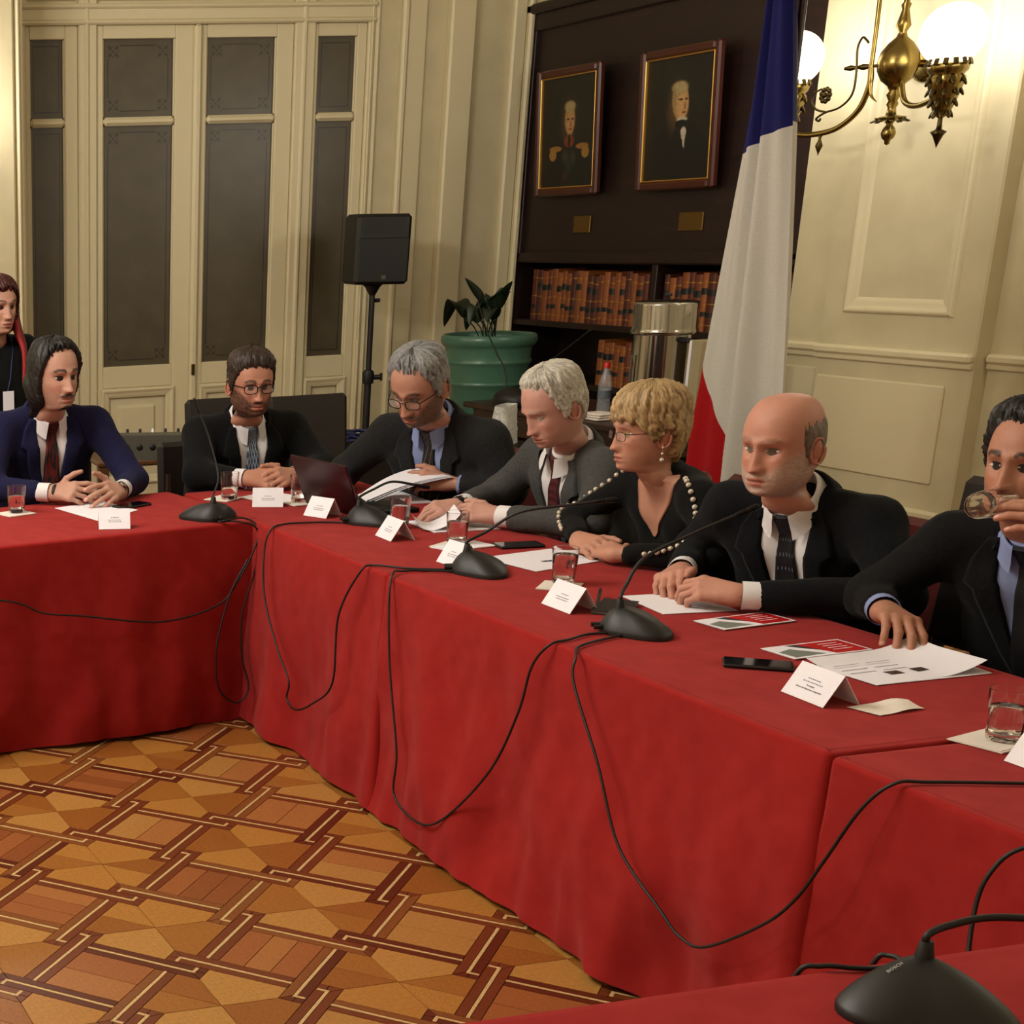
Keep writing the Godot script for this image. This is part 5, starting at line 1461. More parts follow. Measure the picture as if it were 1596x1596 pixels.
func cables() -> void:
	var Y := TOP + 0.004
	cable("black cable dipping in a loop down the front of the laptop table", [Vector3(1.47, Y, -0.98), Vector3(1.378, Y, -1.035), Vector3(1.24, Y, -1.05), Vector3(1.17, 0.745, -1.0), Vector3(1.145, 0.676, -0.99), Vector3(1.125, 0.526, -0.93), Vector3(1.12, 0.374, -0.80), Vector3(1.115, 0.289, -0.69), Vector3(1.115, 0.225, -0.70), Vector3(1.115, 0.205, -0.63), Vector3(1.115, 0.258, -0.51), Vector3(1.12, 0.365, -0.38), Vector3(1.13, 0.584, -0.38), Vector3(1.16, 0.735, -0.31), Vector3(1.2, Y, -0.30), Vector3(1.277, Y, -0.215), Vector3(1.40, Y, -0.15)])
	cable("black cable hanging in a wide bight from the middle microphone to the bald man's", [Vector3(1.40, Y, -0.12), Vector3(1.25, Y, -0.19), Vector3(1.17, 0.742, -0.135), Vector3(1.145, 0.516, -0.07), Vector3(1.13, 0.266, 0.03), Vector3(1.12, 0.135, 0.05), Vector3(1.115, 0.104, 0.20), Vector3(1.12, 0.162, 0.33), Vector3(1.125, 0.37, 0.53), Vector3(1.135, 0.556, 0.62), Vector3(1.145, 0.681, 0.645), Vector3(1.165, 0.745, 0.68), Vector3(1.22, Y, 0.68), Vector3(1.292, Y, 0.65), Vector3(1.36, Y, 0.66)])
	cable("black cable sagging from the bald man's microphone across to the nearest table", [Vector3(1.36, Y, 0.69), Vector3(1.30, Y, 0.705), Vector3(1.20, Y, 0.75), Vector3(1.16, 0.745, 0.80), Vector3(1.14, 0.69, 0.83), Vector3(1.125, 0.534, 0.97), Vector3(1.115, 0.371, 1.09), Vector3(1.11, 0.284, 1.26), Vector3(1.11, 0.253, 1.33), Vector3(1.11, 0.266, 1.41), Vector3(1.11, 0.384, 1.56), Vector3(1.115, 0.47, 1.63), Vector3(1.12, 0.57, 1.68), Vector3(1.135, 0.69, 1.73), Vector3(1.16, 0.752, 1.77), Vector3(1.22, Y, 1.79), Vector3(1.37, Y, 1.845), Vector3(1.5, Y, 1.9)])
	cable("black cable crossing the front of the blue-suited man's table", [Vector3(-0.2, 0.62, -0.99), Vector3(0.215, 0.566, -1.03), Vector3(0.356, 0.509, -1.04), Vector3(0.496, 0.485, -1.05), Vector3(0.806, 0.429, -1.09), Vector3(1.03, 0.465, -1.12), Vector3(1.115, 0.554, -1.13), Vector3(1.17, 0.66, -1.13), Vector3(1.19, 0.73, -1.15), Vector3(1.15, 0.762, -1.18), Vector3(1.07, 0.762, -1.16), Vector3(1.06, Y, -1.185)])
	cable("black cable dropping into the dark gap between the two back tables", [Vector3(1.05, Y, -1.185), Vector3(1.12, Y, -1.15), Vector3(1.185, 0.72, -1.14), Vector3(1.18, 0.584, -1.14), Vector3(1.13, 0.42, -1.13), Vector3(1.13, 0.26, -1.12), Vector3(1.15, 0.15, -1.1), Vector3(1.10, 0.10, -1.09), Vector3(1.03, 0.16, -1.09), Vector3(1.02, 0.3, -1.1), Vector3(1.05, 0.42, -1.115), Vector3(1.085, 0.515, -1.125), Vector3(1.15, 0.62, -1.14)])
	cable("black cable rising over the edge of the nearest right-hand table", [Vector3(0.92, 0.1, 2.22), Vector3(1.0, 0.4, 2.15), Vector3(1.07, 0.6, 2.06), Vector3(1.10, 0.70, 2.05), Vector3(1.15, 0.752, 2.08), Vector3(1.3, Y, 2.15), Vector3(1.45, Y, 2.25)], 0.0038)
	cable("short black cable leaving the near microphone over the foreground table edge", [Vector3(0.587, Y + 0.010, 2.404), Vector3(0.565, Y, 2.388), Vector3(0.535, Y, 2.378), Vector3(0.50, Y, 2.362), Vector3(0.475, 0.735, 2.345), Vector3(0.46, 0.6, 2.33)], 0.0038)
	cable("second black cable behind the near microphone, falling over the foreground edge", [Vector3(0.608, Y + 0.010, 2.418), Vector3(0.615, Y, 2.39), Vector3(0.612, Y, 2.36), Vector3(0.60, 0.735, 2.345), Vector3(0.58, 0.6, 2.33)], 0.0038)

# ---------------------------------------------------------------- chairs
func chair(called: String, label: String, at: Vector3, turn: float, m: Material, back_top := 0.98, group := "", w := 0.5) -> void:
	# local +z is where the sitter faces
	var c := thing(called, label, "chair", at, turn, group)
	var mb := MB.new(); mb.bx(Vector3(-w / 2, 0.40, -0.22), Vector3(w / 2, 0.47, 0.24), 0.02); put(mb, "seat", m, c)
	mb = MB.new()
	mb.box(T(Vector3(0, (0.58 + back_top) / 2, -0.25), 0, -0.10), Vector3(w, back_top - 0.58, 0.05), 0.022); put(mb, "backrest", m, c)
	for s in [-1, 1]:
		mb = MB.new(); mb.tube(PackedVector3Array([Vector3(s * (w / 2 - 0.04), 0.0, -0.21), Vector3(s * (w / 2 - 0.04), 0.45, -0.205), Vector3(s * (w / 2 - 0.04), 0.7, -0.235)]), PackedFloat32Array([0.018, 0.02, 0.016]), 8); put(mb, "rear_leg", M.chair_wood, c)
		mb = MB.new(); mb.tube(PackedVector3Array([Vector3(s * (w / 2 - 0.04), 0.0, 0.2), Vector3(s * (w / 2 - 0.04), 0.41, 0.2)]), PackedFloat32Array([0.016, 0.02]), 8); put(mb, "front_leg", M.chair_wood, c)
	mb = MB.new(); mb.bx(Vector3(-w / 2 + 0.02, 0.35, -0.2), Vector3(w / 2 - 0.02, 0.40, 0.21), 0.004); put(mb, "seat_frame", M.chair_wood, c)

func build_chairs() -> void:
	var W := -PI / 2
	chair("armchair", "red leather chair behind the bald man", Vector3(2.38, 0, 0.14), W, M.leather_red, 0.885, "red leather chairs", 0.54)
	chair("armchair", "red leather chair behind the blonde woman", Vector3(2.42, 0, -0.38), W, M.leather_red, 0.90, "red leather chairs", 0.5)
	chair("armchair", "red leather chair behind the grey-suited man", Vector3(2.45, 0, -1.02), W, M.leather_red, 0.88, "red leather chairs", 0.5)
	chair("armchair", "dark red leather chair behind the grey-haired man with glasses", Vector3(2.34, 0, -1.62), W + 0.25, M.leather_red, 0.86, "red leather chairs", 0.5)
	chair("armchair", "dark leather chair between the bald man and the drinking man", Vector3(2.30, 0, 0.73), W, M.leather_dark, 1.045, "", 0.60)
	chair("armchair", "dark leather chair under the bearded man with black glasses", Vector3(1.60, 0, -2.46), 0.0, M.leather_dark, 0.84, "", 0.44)
	chair("armchair", "dark leather chair under the man in the blue suit", Vector3(0.72, 0, -2.42), 0.0, M.leather_dark, 0.86, "", 0.46)
	chair("stacking_chair", "empty dark leather chair behind the bearded man, beside the mixing desk", Vector3(1.93, 0, -3.0), 0.0, M.leather_dark, 0.965, "empty dark chairs", 0.42)
	chair("stacking_chair", "empty dark leather chair behind the bearded man, beside the loudspeaker stand", Vector3(2.36, 0, -3.0), 0.0, M.leather_dark, 0.955, "empty dark chairs", 0.42)

# ---------------------------------------------------------------- people: fields, heads, hands
class Field:
	# tapered capsules joined by a smooth minimum; group 0 is the trunk, other groups (fingers) blend only with it
	var a := PackedVector3Array()
	var d := PackedVector3Array()
	var il := PackedFloat32Array()
	var ra := PackedFloat32Array()
	var rb := PackedFloat32Array()
	var k := PackedFloat32Array()
	var g := PackedInt32Array()
	var kc := 0.008
	func add(p: Vector3, q: Vector3, r0: float, r1: float, kk := 0.03, grp := 0) -> void:
		var e := q - p
		a.append(p); d.append(e); il.append(1.0 / maxf(e.length_squared(), 1e-9)); ra.append(r0); rb.append(r1 - r0); k.append(kk); g.append(grp)
	func all() -> PackedInt32Array:
		return PackedInt32Array(range(a.size()))
	func one(i: int, p: Vector3) -> float:
		var e := p - a[i]
		var h := clampf(e.dot(d[i]) * il[i], 0.0, 1.0)
		return (e - d[i] * h).length() - ra[i] - rb[i] * h
	func eval(p: Vector3, sel: PackedInt32Array) -> float:
		var cur := 0
		var gd := 10.0
		var base := 10.0
		var best := 10.0
		for i in sel:
			if g[i] != cur:
				if cur == 0:
					base = gd; best = gd
				else:
					var h0 := maxf(kc - absf(base - gd), 0.0)
					best = minf(best, minf(base, gd) - h0 * h0 * 0.25 / kc)
				cur = g[i]; gd = 10.0
			var e := p - a[i]
			var h := clampf(e.dot(d[i]) * il[i], 0.0, 1.0)
			var v := (e - d[i] * h).length() - ra[i] - rb[i] * h
			var kk := k[i]
			var w := maxf(kk - absf(gd - v), 0.0)
			gd = minf(gd, v) - w * w * 0.25 / kk
		if cur == 0:
			best = gd
		else:
			var h1 := maxf(kc - absf(base - gd), 0.0)
			best = minf(best, minf(base, gd) - h1 * h1 * 0.25 / kc)
		return best
	func trace(o: Vector3, dir: Vector3, far := 1.2) -> Vector3:
		var sel := all()
		var t := 0.0
		for i in 40:
			var v := eval(o + dir * t, sel)
			if v < 0.0004 or t > far: break
			t += v * 0.95
		return o + dir * minf(t, far)
	func nets(cell: float) -> Array:
		# surface nets: one vertex in each crossed cell, one quad round each crossed edge
		var lo := Vector3.ONE * 1e3; var hi := -lo
		for i in a.size():
			var r := maxf(ra[i], ra[i] + rb[i]) + cell * 2.5
			for p in [a[i], a[i] + d[i]]:
				lo = lo.min(p - Vector3.ONE * r); hi = hi.max(p + Vector3.ONE * r)
		var B := 6
		var nb := Vector3i(((hi - lo) / (cell * B)).ceil())
		var nx := nb.x * B + 1; var ny := nb.y * B + 1; var nz := nb.z * B + 1
		var sx := 1; var sy := nx; var sz := nx * ny
		var val := PackedFloat32Array(); val.resize(nx * ny * nz); val.fill(1.0)
		var near := []
		var half := cell * B * 0.5
		var rad := half * 1.7321 + cell * 1.8
		var every := all()
		for bz in nb.z:
			for by in nb.y:
				for bx in nb.x:
					var c := lo + Vector3(bx + 0.5, by + 0.5, bz + 0.5) * cell * B
					var dm := 10.0
					var ds := PackedFloat32Array(); ds.resize(a.size())
					for i in a.size():
						ds[i] = one(i, c)
						dm = minf(dm, ds[i])
					if dm > rad + 0.015: continue
					if dm < -rad:
						for z in B:
							for y in B:
								var at := (bx * B) + (by * B + y) * sy + (bz * B + z) * sz
								for x in B: val[at + x] = -1.0
						continue
					var sel := PackedInt32Array()
					for i in a.size():
						if ds[i] < rad + 0.03: sel.append(i)
					near.append(Vector3i(bx, by, bz))
					for z in B:
						for y in B:
							var at := (bx * B) + (by * B + y) * sy + (bz * B + z) * sz
							var p := lo + Vector3(bx * B, by * B + y, bz * B + z) * cell
							for x in B:
								val[at + x] = eval(p, sel)
								p.x += cell
		var cid := PackedInt32Array(); cid.resize(nx * ny * nz); cid.fill(-1)
		var vs := PackedVector3Array()
		var co := [0, sx, sy, sx + sy, sz, sz + sx, sz + sy, sz + sx + sy]
		var cv := [Vector3(0, 0, 0), Vector3(1, 0, 0), Vector3(0, 1, 0), Vector3(1, 1, 0), Vector3(0, 0, 1), Vector3(1, 0, 1), Vector3(0, 1, 1), Vector3(1, 1, 1)]
		var ed := [[0, 1], [2, 3], [4, 5], [6, 7], [0, 2], [1, 3], [4, 6], [5, 7], [0, 4], [1, 5], [2, 6], [3, 7]]
		for b in near:
			for z in range(b.z * B, mini((b.z + 1) * B, nz - 1)):
				for y in range(b.y * B, mini((b.y + 1) * B, ny - 1)):
					for x in range(b.x * B, mini((b.x + 1) * B, nx - 1)):
						var s := x + y * sy + z * sz
						var m := 0
						for q in 8:
							if val[s + co[q]] < 0.0: m += 1
						if m == 0 or m == 8: continue
						var acc := Vector3.ZERO; var n := 0
						for e in ed:
							var va := val[s + co[e[0]]]; var vb := val[s + co[e[1]]]
							if (va < 0.0) != (vb < 0.0):
								acc += (cv[e[0]] as Vector3).lerp(cv[e[1]], va / (va - vb)); n += 1
						cid[s] = vs.size()
						vs.append(lo + (Vector3(x, y, z) + acc / n) * cell)
		var ix := PackedInt32Array()
		for b in near:
			for z in range(maxi(1, b.z * B), mini((b.z + 1) * B, nz - 1)):
				for y in range(maxi(1, b.y * B), mini((b.y + 1) * B, ny - 1)):
					for x in range(maxi(1, b.x * B), mini((b.x + 1) * B, nx - 1)):
						var s := x + y * sy + z * sz
						if cid[s] < 0: continue
						var inn := val[s] < 0.0
						for ax in 3:
							var st := [sx, sy, sz][ax] as int
							if (val[s + st] < 0.0) == inn: continue
							var u := [sy, sz, sx][ax] as int; var w := [sz, sx, sy][ax] as int
							var q0 := cid[s]; var q1 := cid[s - u]; var q2 := cid[s - u - w]; var q3 := cid[s - w]
							if q1 < 0 or q2 < 0 or q3 < 0: continue
							if inn: ix.append_array([q0, q2, q1, q0, q3, q2])
							else: ix.append_array([q0, q1, q2, q0, q2, q3])
		return [vs, ix]

func gs(v: float, s: float) -> float:
	return exp(-(v * v) / (s * s))

func lin(c: Color) -> Color:
	return c.srgb_to_linear()

# rings of the head from the crown to the collar: y front, y back, z front, z back, half width
const RINGS := [
	[0.1180, 0.1180, -0.0045, -0.0055, 0.0004], [0.114, 0.112, 0.032, -0.046, 0.034], [0.102, 0.098, 0.058, -0.073, 0.055], [0.078, 0.074, 0.080, -0.091, 0.069],
	[0.050, 0.046, 0.0915, -0.099, 0.0752], [0.024, 0.020, 0.0945, -0.101, 0.0765], [0.0, -0.004, 0.0905, -0.099, 0.0758], [-0.024, -0.026, 0.0895, -0.093, 0.0735],
	[-0.048, -0.048, 0.090, -0.084, 0.0695], [-0.070, -0.066, 0.0905, -0.076, 0.0645], [-0.090, -0.082, 0.088, -0.071, 0.0575], [-0.106, -0.096, 0.081, -0.068, 0.050],
	[-0.116, -0.106, 0.064, -0.067, 0.0455], [-0.120, -0.116, 0.044, -0.067, 0.0455], [-0.125, -0.128, 0.030, -0.068, 0.049], [-0.146, -0.150, 0.024, -0.070, 0.0525],
	[-0.180, -0.185, 0.022, -0.075, 0.055], [-0.220, -0.225, 0.010, -0.080, 0.053], [-0.262, -0.268, -0.010, -0.072, 0.040]]

func ring_at(t: float) -> PackedFloat32Array:
	var n := RINGS.size()
	var f := clampf(t, 0.0, 1.0) * (n - 1)
	var i := mini(int(f), n - 2)
	var u := f - i
	var o := PackedFloat32Array(); o.resize(5)
	for k in 5:
		o[k] = cubic_interpolate(RINGS[i][k], RINGS[i + 1][k], RINGS[maxi(i - 1, 0)][k], RINGS[mini(i + 2, n - 1)][k], u)
	return o

func face_relief(x: float, y: float, o: Dictionary) -> float:
	var ax := absf(x)
	if ax > 0.085 or y > 0.07 or y < -0.14: return 0.0
	var d := 0.0075 * gs(y - 0.021, 0.009) * gs(ax - 0.026, 0.024)
	d -= 0.0135 * gs(ax - 0.030, 0.0155) * gs(y + 0.001, 0.011)
	d += 0.0028 * gs(y - 0.0085, 0.0032) * gs(ax - 0.032, 0.012)
	d -= 0.0028 * gs(y + 0.017, 0.005) * gs(ax - 0.030, 0.013) * o.get("bags", 1.0)
	if y < 0.04 and y > -0.066:
		var t := clampf((0.020 - y) / 0.064, 0.0, 1.0)
		var h: float = o.get("nose", 1.0) * (0.005 + 0.019 * pow(t, 1.25)) * smoothstep(-0.060, -0.047, y) * smoothstep(0.034, 0.012, y)
		var w := lerpf(0.0085, 0.0138, t)
		d += h * exp(-pow(ax / w, 2.4))
		d += 0.0085 * gs(ax - 0.0135, 0.0065) * gs(y + 0.0435, 0.0075)
	d += 0.0042 * gs(y + 0.0685, 0.0042) * gs(ax, 0.019) + 0.0048 * gs(y + 0.0815, 0.0048) * gs(ax, 0.017)
	d -= 0.0050 * gs(y + 0.0752, 0.0021) * gs(ax, 0.023)
	d += 0.0055 * gs(y + 0.074, 0.020) * gs(ax, 0.027)
	d += 0.0070 * gs(y + 0.106, 0.012) * gs(ax, 0.020) - 0.0025 * gs(y + 0.092, 0.006) * gs(ax, 0.02)
	d += 0.0045 * gs(y + 0.028, 0.020) * gs(ax - 0.047, 0.017)
	var nl := 0.021 + maxf(0.0, -0.045 - y) * 0.42
	d -= o.get("lines", 1.0) * 0.0022 * gs(ax - nl, 0.0045) * smoothstep(-0.095, -0.07, y) * smoothstep(-0.035, -0.05, y)
	d += o.get("cheeks", 0.0) * 0.01 * gs(y + 0.06, 0.03) * gs(ax - 0.05, 0.022)
	return d

func make_head(mb: MB, X: Transform3D, o: Dictionary) -> Dictionary:
	# head and neck in head-local metres (eye level at y = 0, face towards +z), placed by X
	var rows := 108; var cols := 96
	var base := PackedVector3Array(); var skin := PackedVector3Array(); var th := PackedFloat32Array()
	var cl := PackedColorArray()
	var jaw: float = o.get("jaw", 1.0); var wide: float = o.get("wide", 1.0)
	var fn := FastNoiseLite.new(); fn.seed = o.get("seed", 1); fn.frequency = 38.0
	var tone: Color = lin(o.skin)
	var lip: Color = lin(o.get("lip", Color(0.66, 0.36, 0.30)))
	var brow: Color = lin(o.get("brow", Color(0.1, 0.07, 0.05)))
	var bcol: Color = lin(o.get("beard_colour", Color(0.2, 0.15, 0.12)))
	var beard = o.get("beard")
	for r in rows:
		var q := float(r) / (rows - 1)
		var t := q + 0.035 * sin(TAU * (q - 0.05))       # more rows over the face
		if r == 0: t = 0.0
		if r == rows - 1: t = 1.0
		var g := ring_at(t)
		for c in cols:
			var s := float(c) / cols
			var a := TAU * s - 0.62 * sin(TAU * s)
			var ca := cos(a); var sa := sin(a)
			var w := g[4] * wide
			var low := smoothstep(-0.03, -0.09, g[0]) * smoothstep(-0.118, -0.10, g[0])
			w *= lerpf(1.0, jaw, low)
			var nk := lerpf(1.0, o.get("neck_w", 1.07), smoothstep(-0.12, -0.17, lerpf(g[1], g[0], 0.5)))
			w *= nk
			var mid := (g[2] + g[3]) * 0.5; var dep := (g[2] - g[3]) * 0.5 * nk
			var ex := 0.86 if g[0] > -0.12 else 1.0
			var x := signf(sa) * pow(absf(sa), ex) * w
			var z := mid + signf(ca) * pow(absf(ca), lerpf(0.92, 1.0, absf(sa))) * dep
			var y := lerpf(g[1], g[0], 0.5 + 0.5 * ca)
			var p := Vector3(x, y, z)
			base.append(p); th.append(a)
			var fw := clampf(ca * 1.7, 0.0, 1.0) if g[0] > -0.119 else 0.0
			var d := face_relief(x, y, o) * fw
			var col := tone * (1.0 + 0.07 * fn.get_noise_3dv(p))
			col = col.lerp(Color(tone.r * 1.02, tone.g * 0.80, tone.b * 0.76), 0.55 * fw * (gs(y + 0.035, 0.018) * gs(absf(x) - 0.045, 0.02) + gs(y + 0.042, 0.014) * gs(x, 0.014)))
			if fw > 0.0:
				col = col.lerp(lip, 0.85 * fw * (1.0 - smoothstep(0.75, 1.05, sqrt(pow(x / 0.0235, 2.0) + pow((y + 0.0752) / (0.0108 * (1.0 - 0.3 * absf(x) / 0.0235)), 2.0)))))
				col = col.lerp(tone * 0.35, fw * 0.8 * gs(y + 0.0752, 0.0018) * smoothstep(0.026, 0.018, absf(x)))
				var ax := absf(x)
				var by := 0.0235 + 0.0035 * sin(clampf((ax - 0.012) / 0.042, 0, 1) * PI) - 0.004 * smoothstep(0.035, 0.055, ax)
				var bt: float = o.get("brow_h", 0.0048)
				col = col.lerp(brow, fw * o.get("brow_a", 0.9) * smoothstep(0.010, 0.015, ax) * smoothstep(0.056, 0.046, ax) * (1.0 - smoothstep(bt * 0.6, bt * 1.3, absf(y - by) * (1.0 + 0.35 * fn.get_noise_2d(x * 60.0, y * 20.0)))))
				# nostrils
				col = col.lerp(tone * 0.22, fw * gs(ax - 0.0075, 0.0036) * gs(y + 0.0515, 0.0028))
			if beard != null and g[0] > -0.135:
				var bm: float = beard.call(x, y, a)
				bm *= 0.8 + 0.35 * fn.get_noise_3dv(p * 3.0)
				if bm > 0.0:
					col = col.lerp(bcol * (0.85 + 0.5 * fn.get_noise_3dv(p * 5.0)), clampf(bm, 0.0, 1.0))
					d += o.get("beard_thick", 0.002) * clampf(bm, 0.0, 1.0)
			skin.append(p + Vector3(0, 0, d) if fw > 0.0 else p)
			cl.append(col)
	var lean: Vector3 = o.get("lean", Vector3.ZERO)      # bends the neck towards the trunk
	for i in skin.size():
		var e := lean * smoothstep(-0.112, -0.235, skin[i].y) * (1.0 + maxf(0.0, -0.235 - skin[i].y) * 6.0)
		skin[i] += e; base[i] += e
	var put_ := PackedVector3Array()
	for p in skin: put_.append(X * p)
	mb.grid(put_, rows, cols, true, false, PackedVector2Array(), cl)
	# ears
	if o.get("ears", true):
		mb.col = tone * Color(1.0, 0.86, 0.82)
		for sd in [-1.0, 1.0]:
			var E: Transform3D = X * Transform3D(Basis(Vector3.UP, sd * -0.35), Vector3(sd * 0.0765 * wide, -0.012, -0.010))
			mb.ball(E, 0.0065, 0.029, 0.016, 8, 12)
			var path := PackedVector3Array()
			for k in 17:
				var a := lerpf(-0.55, TAU - 1.35, k / 16.0)
				path.append(E * Vector3(sd * 0.006, 0.031 * sin(a + PI / 2), 0.0185 * cos(a + PI / 2) * -1.0))
			mb.tube(path, rr(17, 0.0036), 6)
			mb.ball(E * T(Vector3(sd * 0.003, -0.026, 0.004)), 0.005, 0.008, 0.007, 6, 8)
		mb.col = Color.WHITE
	return {"rows": rows, "cols": cols, "base": base, "skin": skin, "th": th, "wide": wide, "lean": lean}

func surf_z(h: Dictionary, x: float, y: float) -> float:
	var best := 1e9; var z := 0.0
	var pts: PackedVector3Array = h.skin
	for p in pts:
		if p.z < 0.03: continue
		var d := (p.x - x) * (p.x - x) + (p.y - y) * (p.y - y)
		if d < best:
			best = d; z = p.z
	return z

func make_eyes(mb: MB, X: Transform3D, h: Dictionary, o: Dictionary) -> void:
	var open: float = o.get("open", 1.0)
	var look: Vector2 = o.get("look", Vector2.ZERO)
	var white := lin(Color(0.80, 0.76, 0.72)); var iris := lin(o.get("iris", Color(0.16, 0.09, 0.05))); var lash := lin(Color(0.10, 0.06, 0.045)); var skin := lin(o.skin)
	for sd in [-1.0, 1.0]:
		var cx: float = sd * 0.0315
		var pts := PackedVector3Array(); var cl := PackedColorArray()
		var zc := surf_z(h, cx, -0.001)
		for i in 15:
			var zx := surf_z(h, cx + 0.0152 * (-1.0 + 2.0 * i / 14.0), -0.001)
			for j in 11:
				var u := -1.0 + 2.0 * i / 14.0; var v := -1.0 + 2.0 * j / 10.0
				var e := pow(maxf(0.0, 1.0 - u * u), 0.7)
				var x := cx + 0.0152 * u
				var y: float = -0.0015 + (0.0066 * open if v > 0.0 else 0.0046 * maxf(open, 0.3)) * e * v - 0.0008 * u * sd
				var z: float = zx + 0.0008 + 0.0030 * (1.0 - u * u) + 0.0014 * (1.0 - v * v)
				pts.append(X * Vector3(x, y, z))
				var rx: float = x - cx - look.x * 0.005; var ry: float = y + 0.001 - look.y * 0.004
				var rd := sqrt(rx * rx + ry * ry)
				var col := white
				if rd < 0.0052: col = iris
				if rd < 0.0024: col = Color(0.005, 0.005, 0.005)
				if v > 0.8 or open < 0.3: col = lash
				elif v < -0.85: col = skin * 0.6
				cl.append(col)
		mb.grid(pts, 15, 11, false, false, PackedVector2Array(), cl)

func make_hair(mb: MB, X: Transform3D, h: Dictionary, thick: Callable, tone: Color, tip: Color, sd: int, rough := 0.0022, freq := 26.0, ragged := 0.012) -> void:
	var fn := FastNoiseLite.new(); fn.seed = sd; fn.frequency = 1.0; fn.fractal_octaves = 2
	var rows := 86; var cols := 150
	var pts := PackedVector3Array(); var cl := PackedColorArray()
	var t0 := lin(tone); var t1 := lin(tip)
	var wide: float = h.wide; var lean: Vector3 = h.lean
	for r in rows:
		var g := ring_at(float(r) / (rows - 1))
		for q in cols:
			var a := TAU * q / cols
			var ca := cos(a); var sa := sin(a)
			var mid := (g[2] + g[3]) * 0.5; var dep := (g[2] - g[3]) * 0.5
			var ex := 0.86 if g[0] > -0.12 else 1.0
			var p := Vector3(signf(sa) * pow(absf(sa), ex) * g[4] * wide, lerpf(g[1], g[0], 0.5 + 0.5 * ca), mid + signf(ca) * pow(absf(ca), lerpf(0.92, 1.0, absf(sa))) * dep)
			var c := Vector3(0, minf(p.y, 0.02) * 0.85, -0.01)
			var nrm := (p - c).normalized()
			# strands run from the crown outwards, bending a little to one side
			var sw := a + 0.5 * (0.118 - p.y) * sin(a) + 0.16 * fn.get_noise_3d(p.x * 30.0, p.y * 30.0, p.z * 30.0)
			var st := fn.get_noise_3d(sin(sw) * freq * 0.25, cos(sw) * freq * 0.25, p.y * 9.0) + 0.7 * fn.get_noise_3d(sin(sw) * freq, cos(sw) * freq, p.y * 12.0 + 7.0)
			var fine := fn.get_noise_3d(sin(sw) * freq * 2.6, cos(sw) * freq * 2.6, p.y * 10.0 + 31.0)
			var k: float = thick.call(p + Vector3(0, st * ragged, 0), a if a <= PI else a - TAU)
			var off := -0.005 if k <= 0.0 else k + (rough * st * 1.6 + 0.0012 * fine) * minf(1.0, k / 0.006)
			pts.append(X * (p + nrm * off + lean * smoothstep(-0.112, -0.235, p.y)))
			cl.append(t0.lerp(t1, clampf(0.45 + st * 0.5 + fine * 0.5, 0.0, 1.0)))
	mb.grid(pts, rows, cols, true, false, PackedVector2Array(), cl)

func hairline(tab: Array, a: float) -> float:
	a = absf(a)
	for i in range(1, tab.size()):
		if a <= tab[i][0]:
			return lerpf(tab[i - 1][1], tab[i][1], (a - tab[i - 1][0]) / (tab[i][0] - tab[i - 1][0]))
	return tab[tab.size() - 1][1]

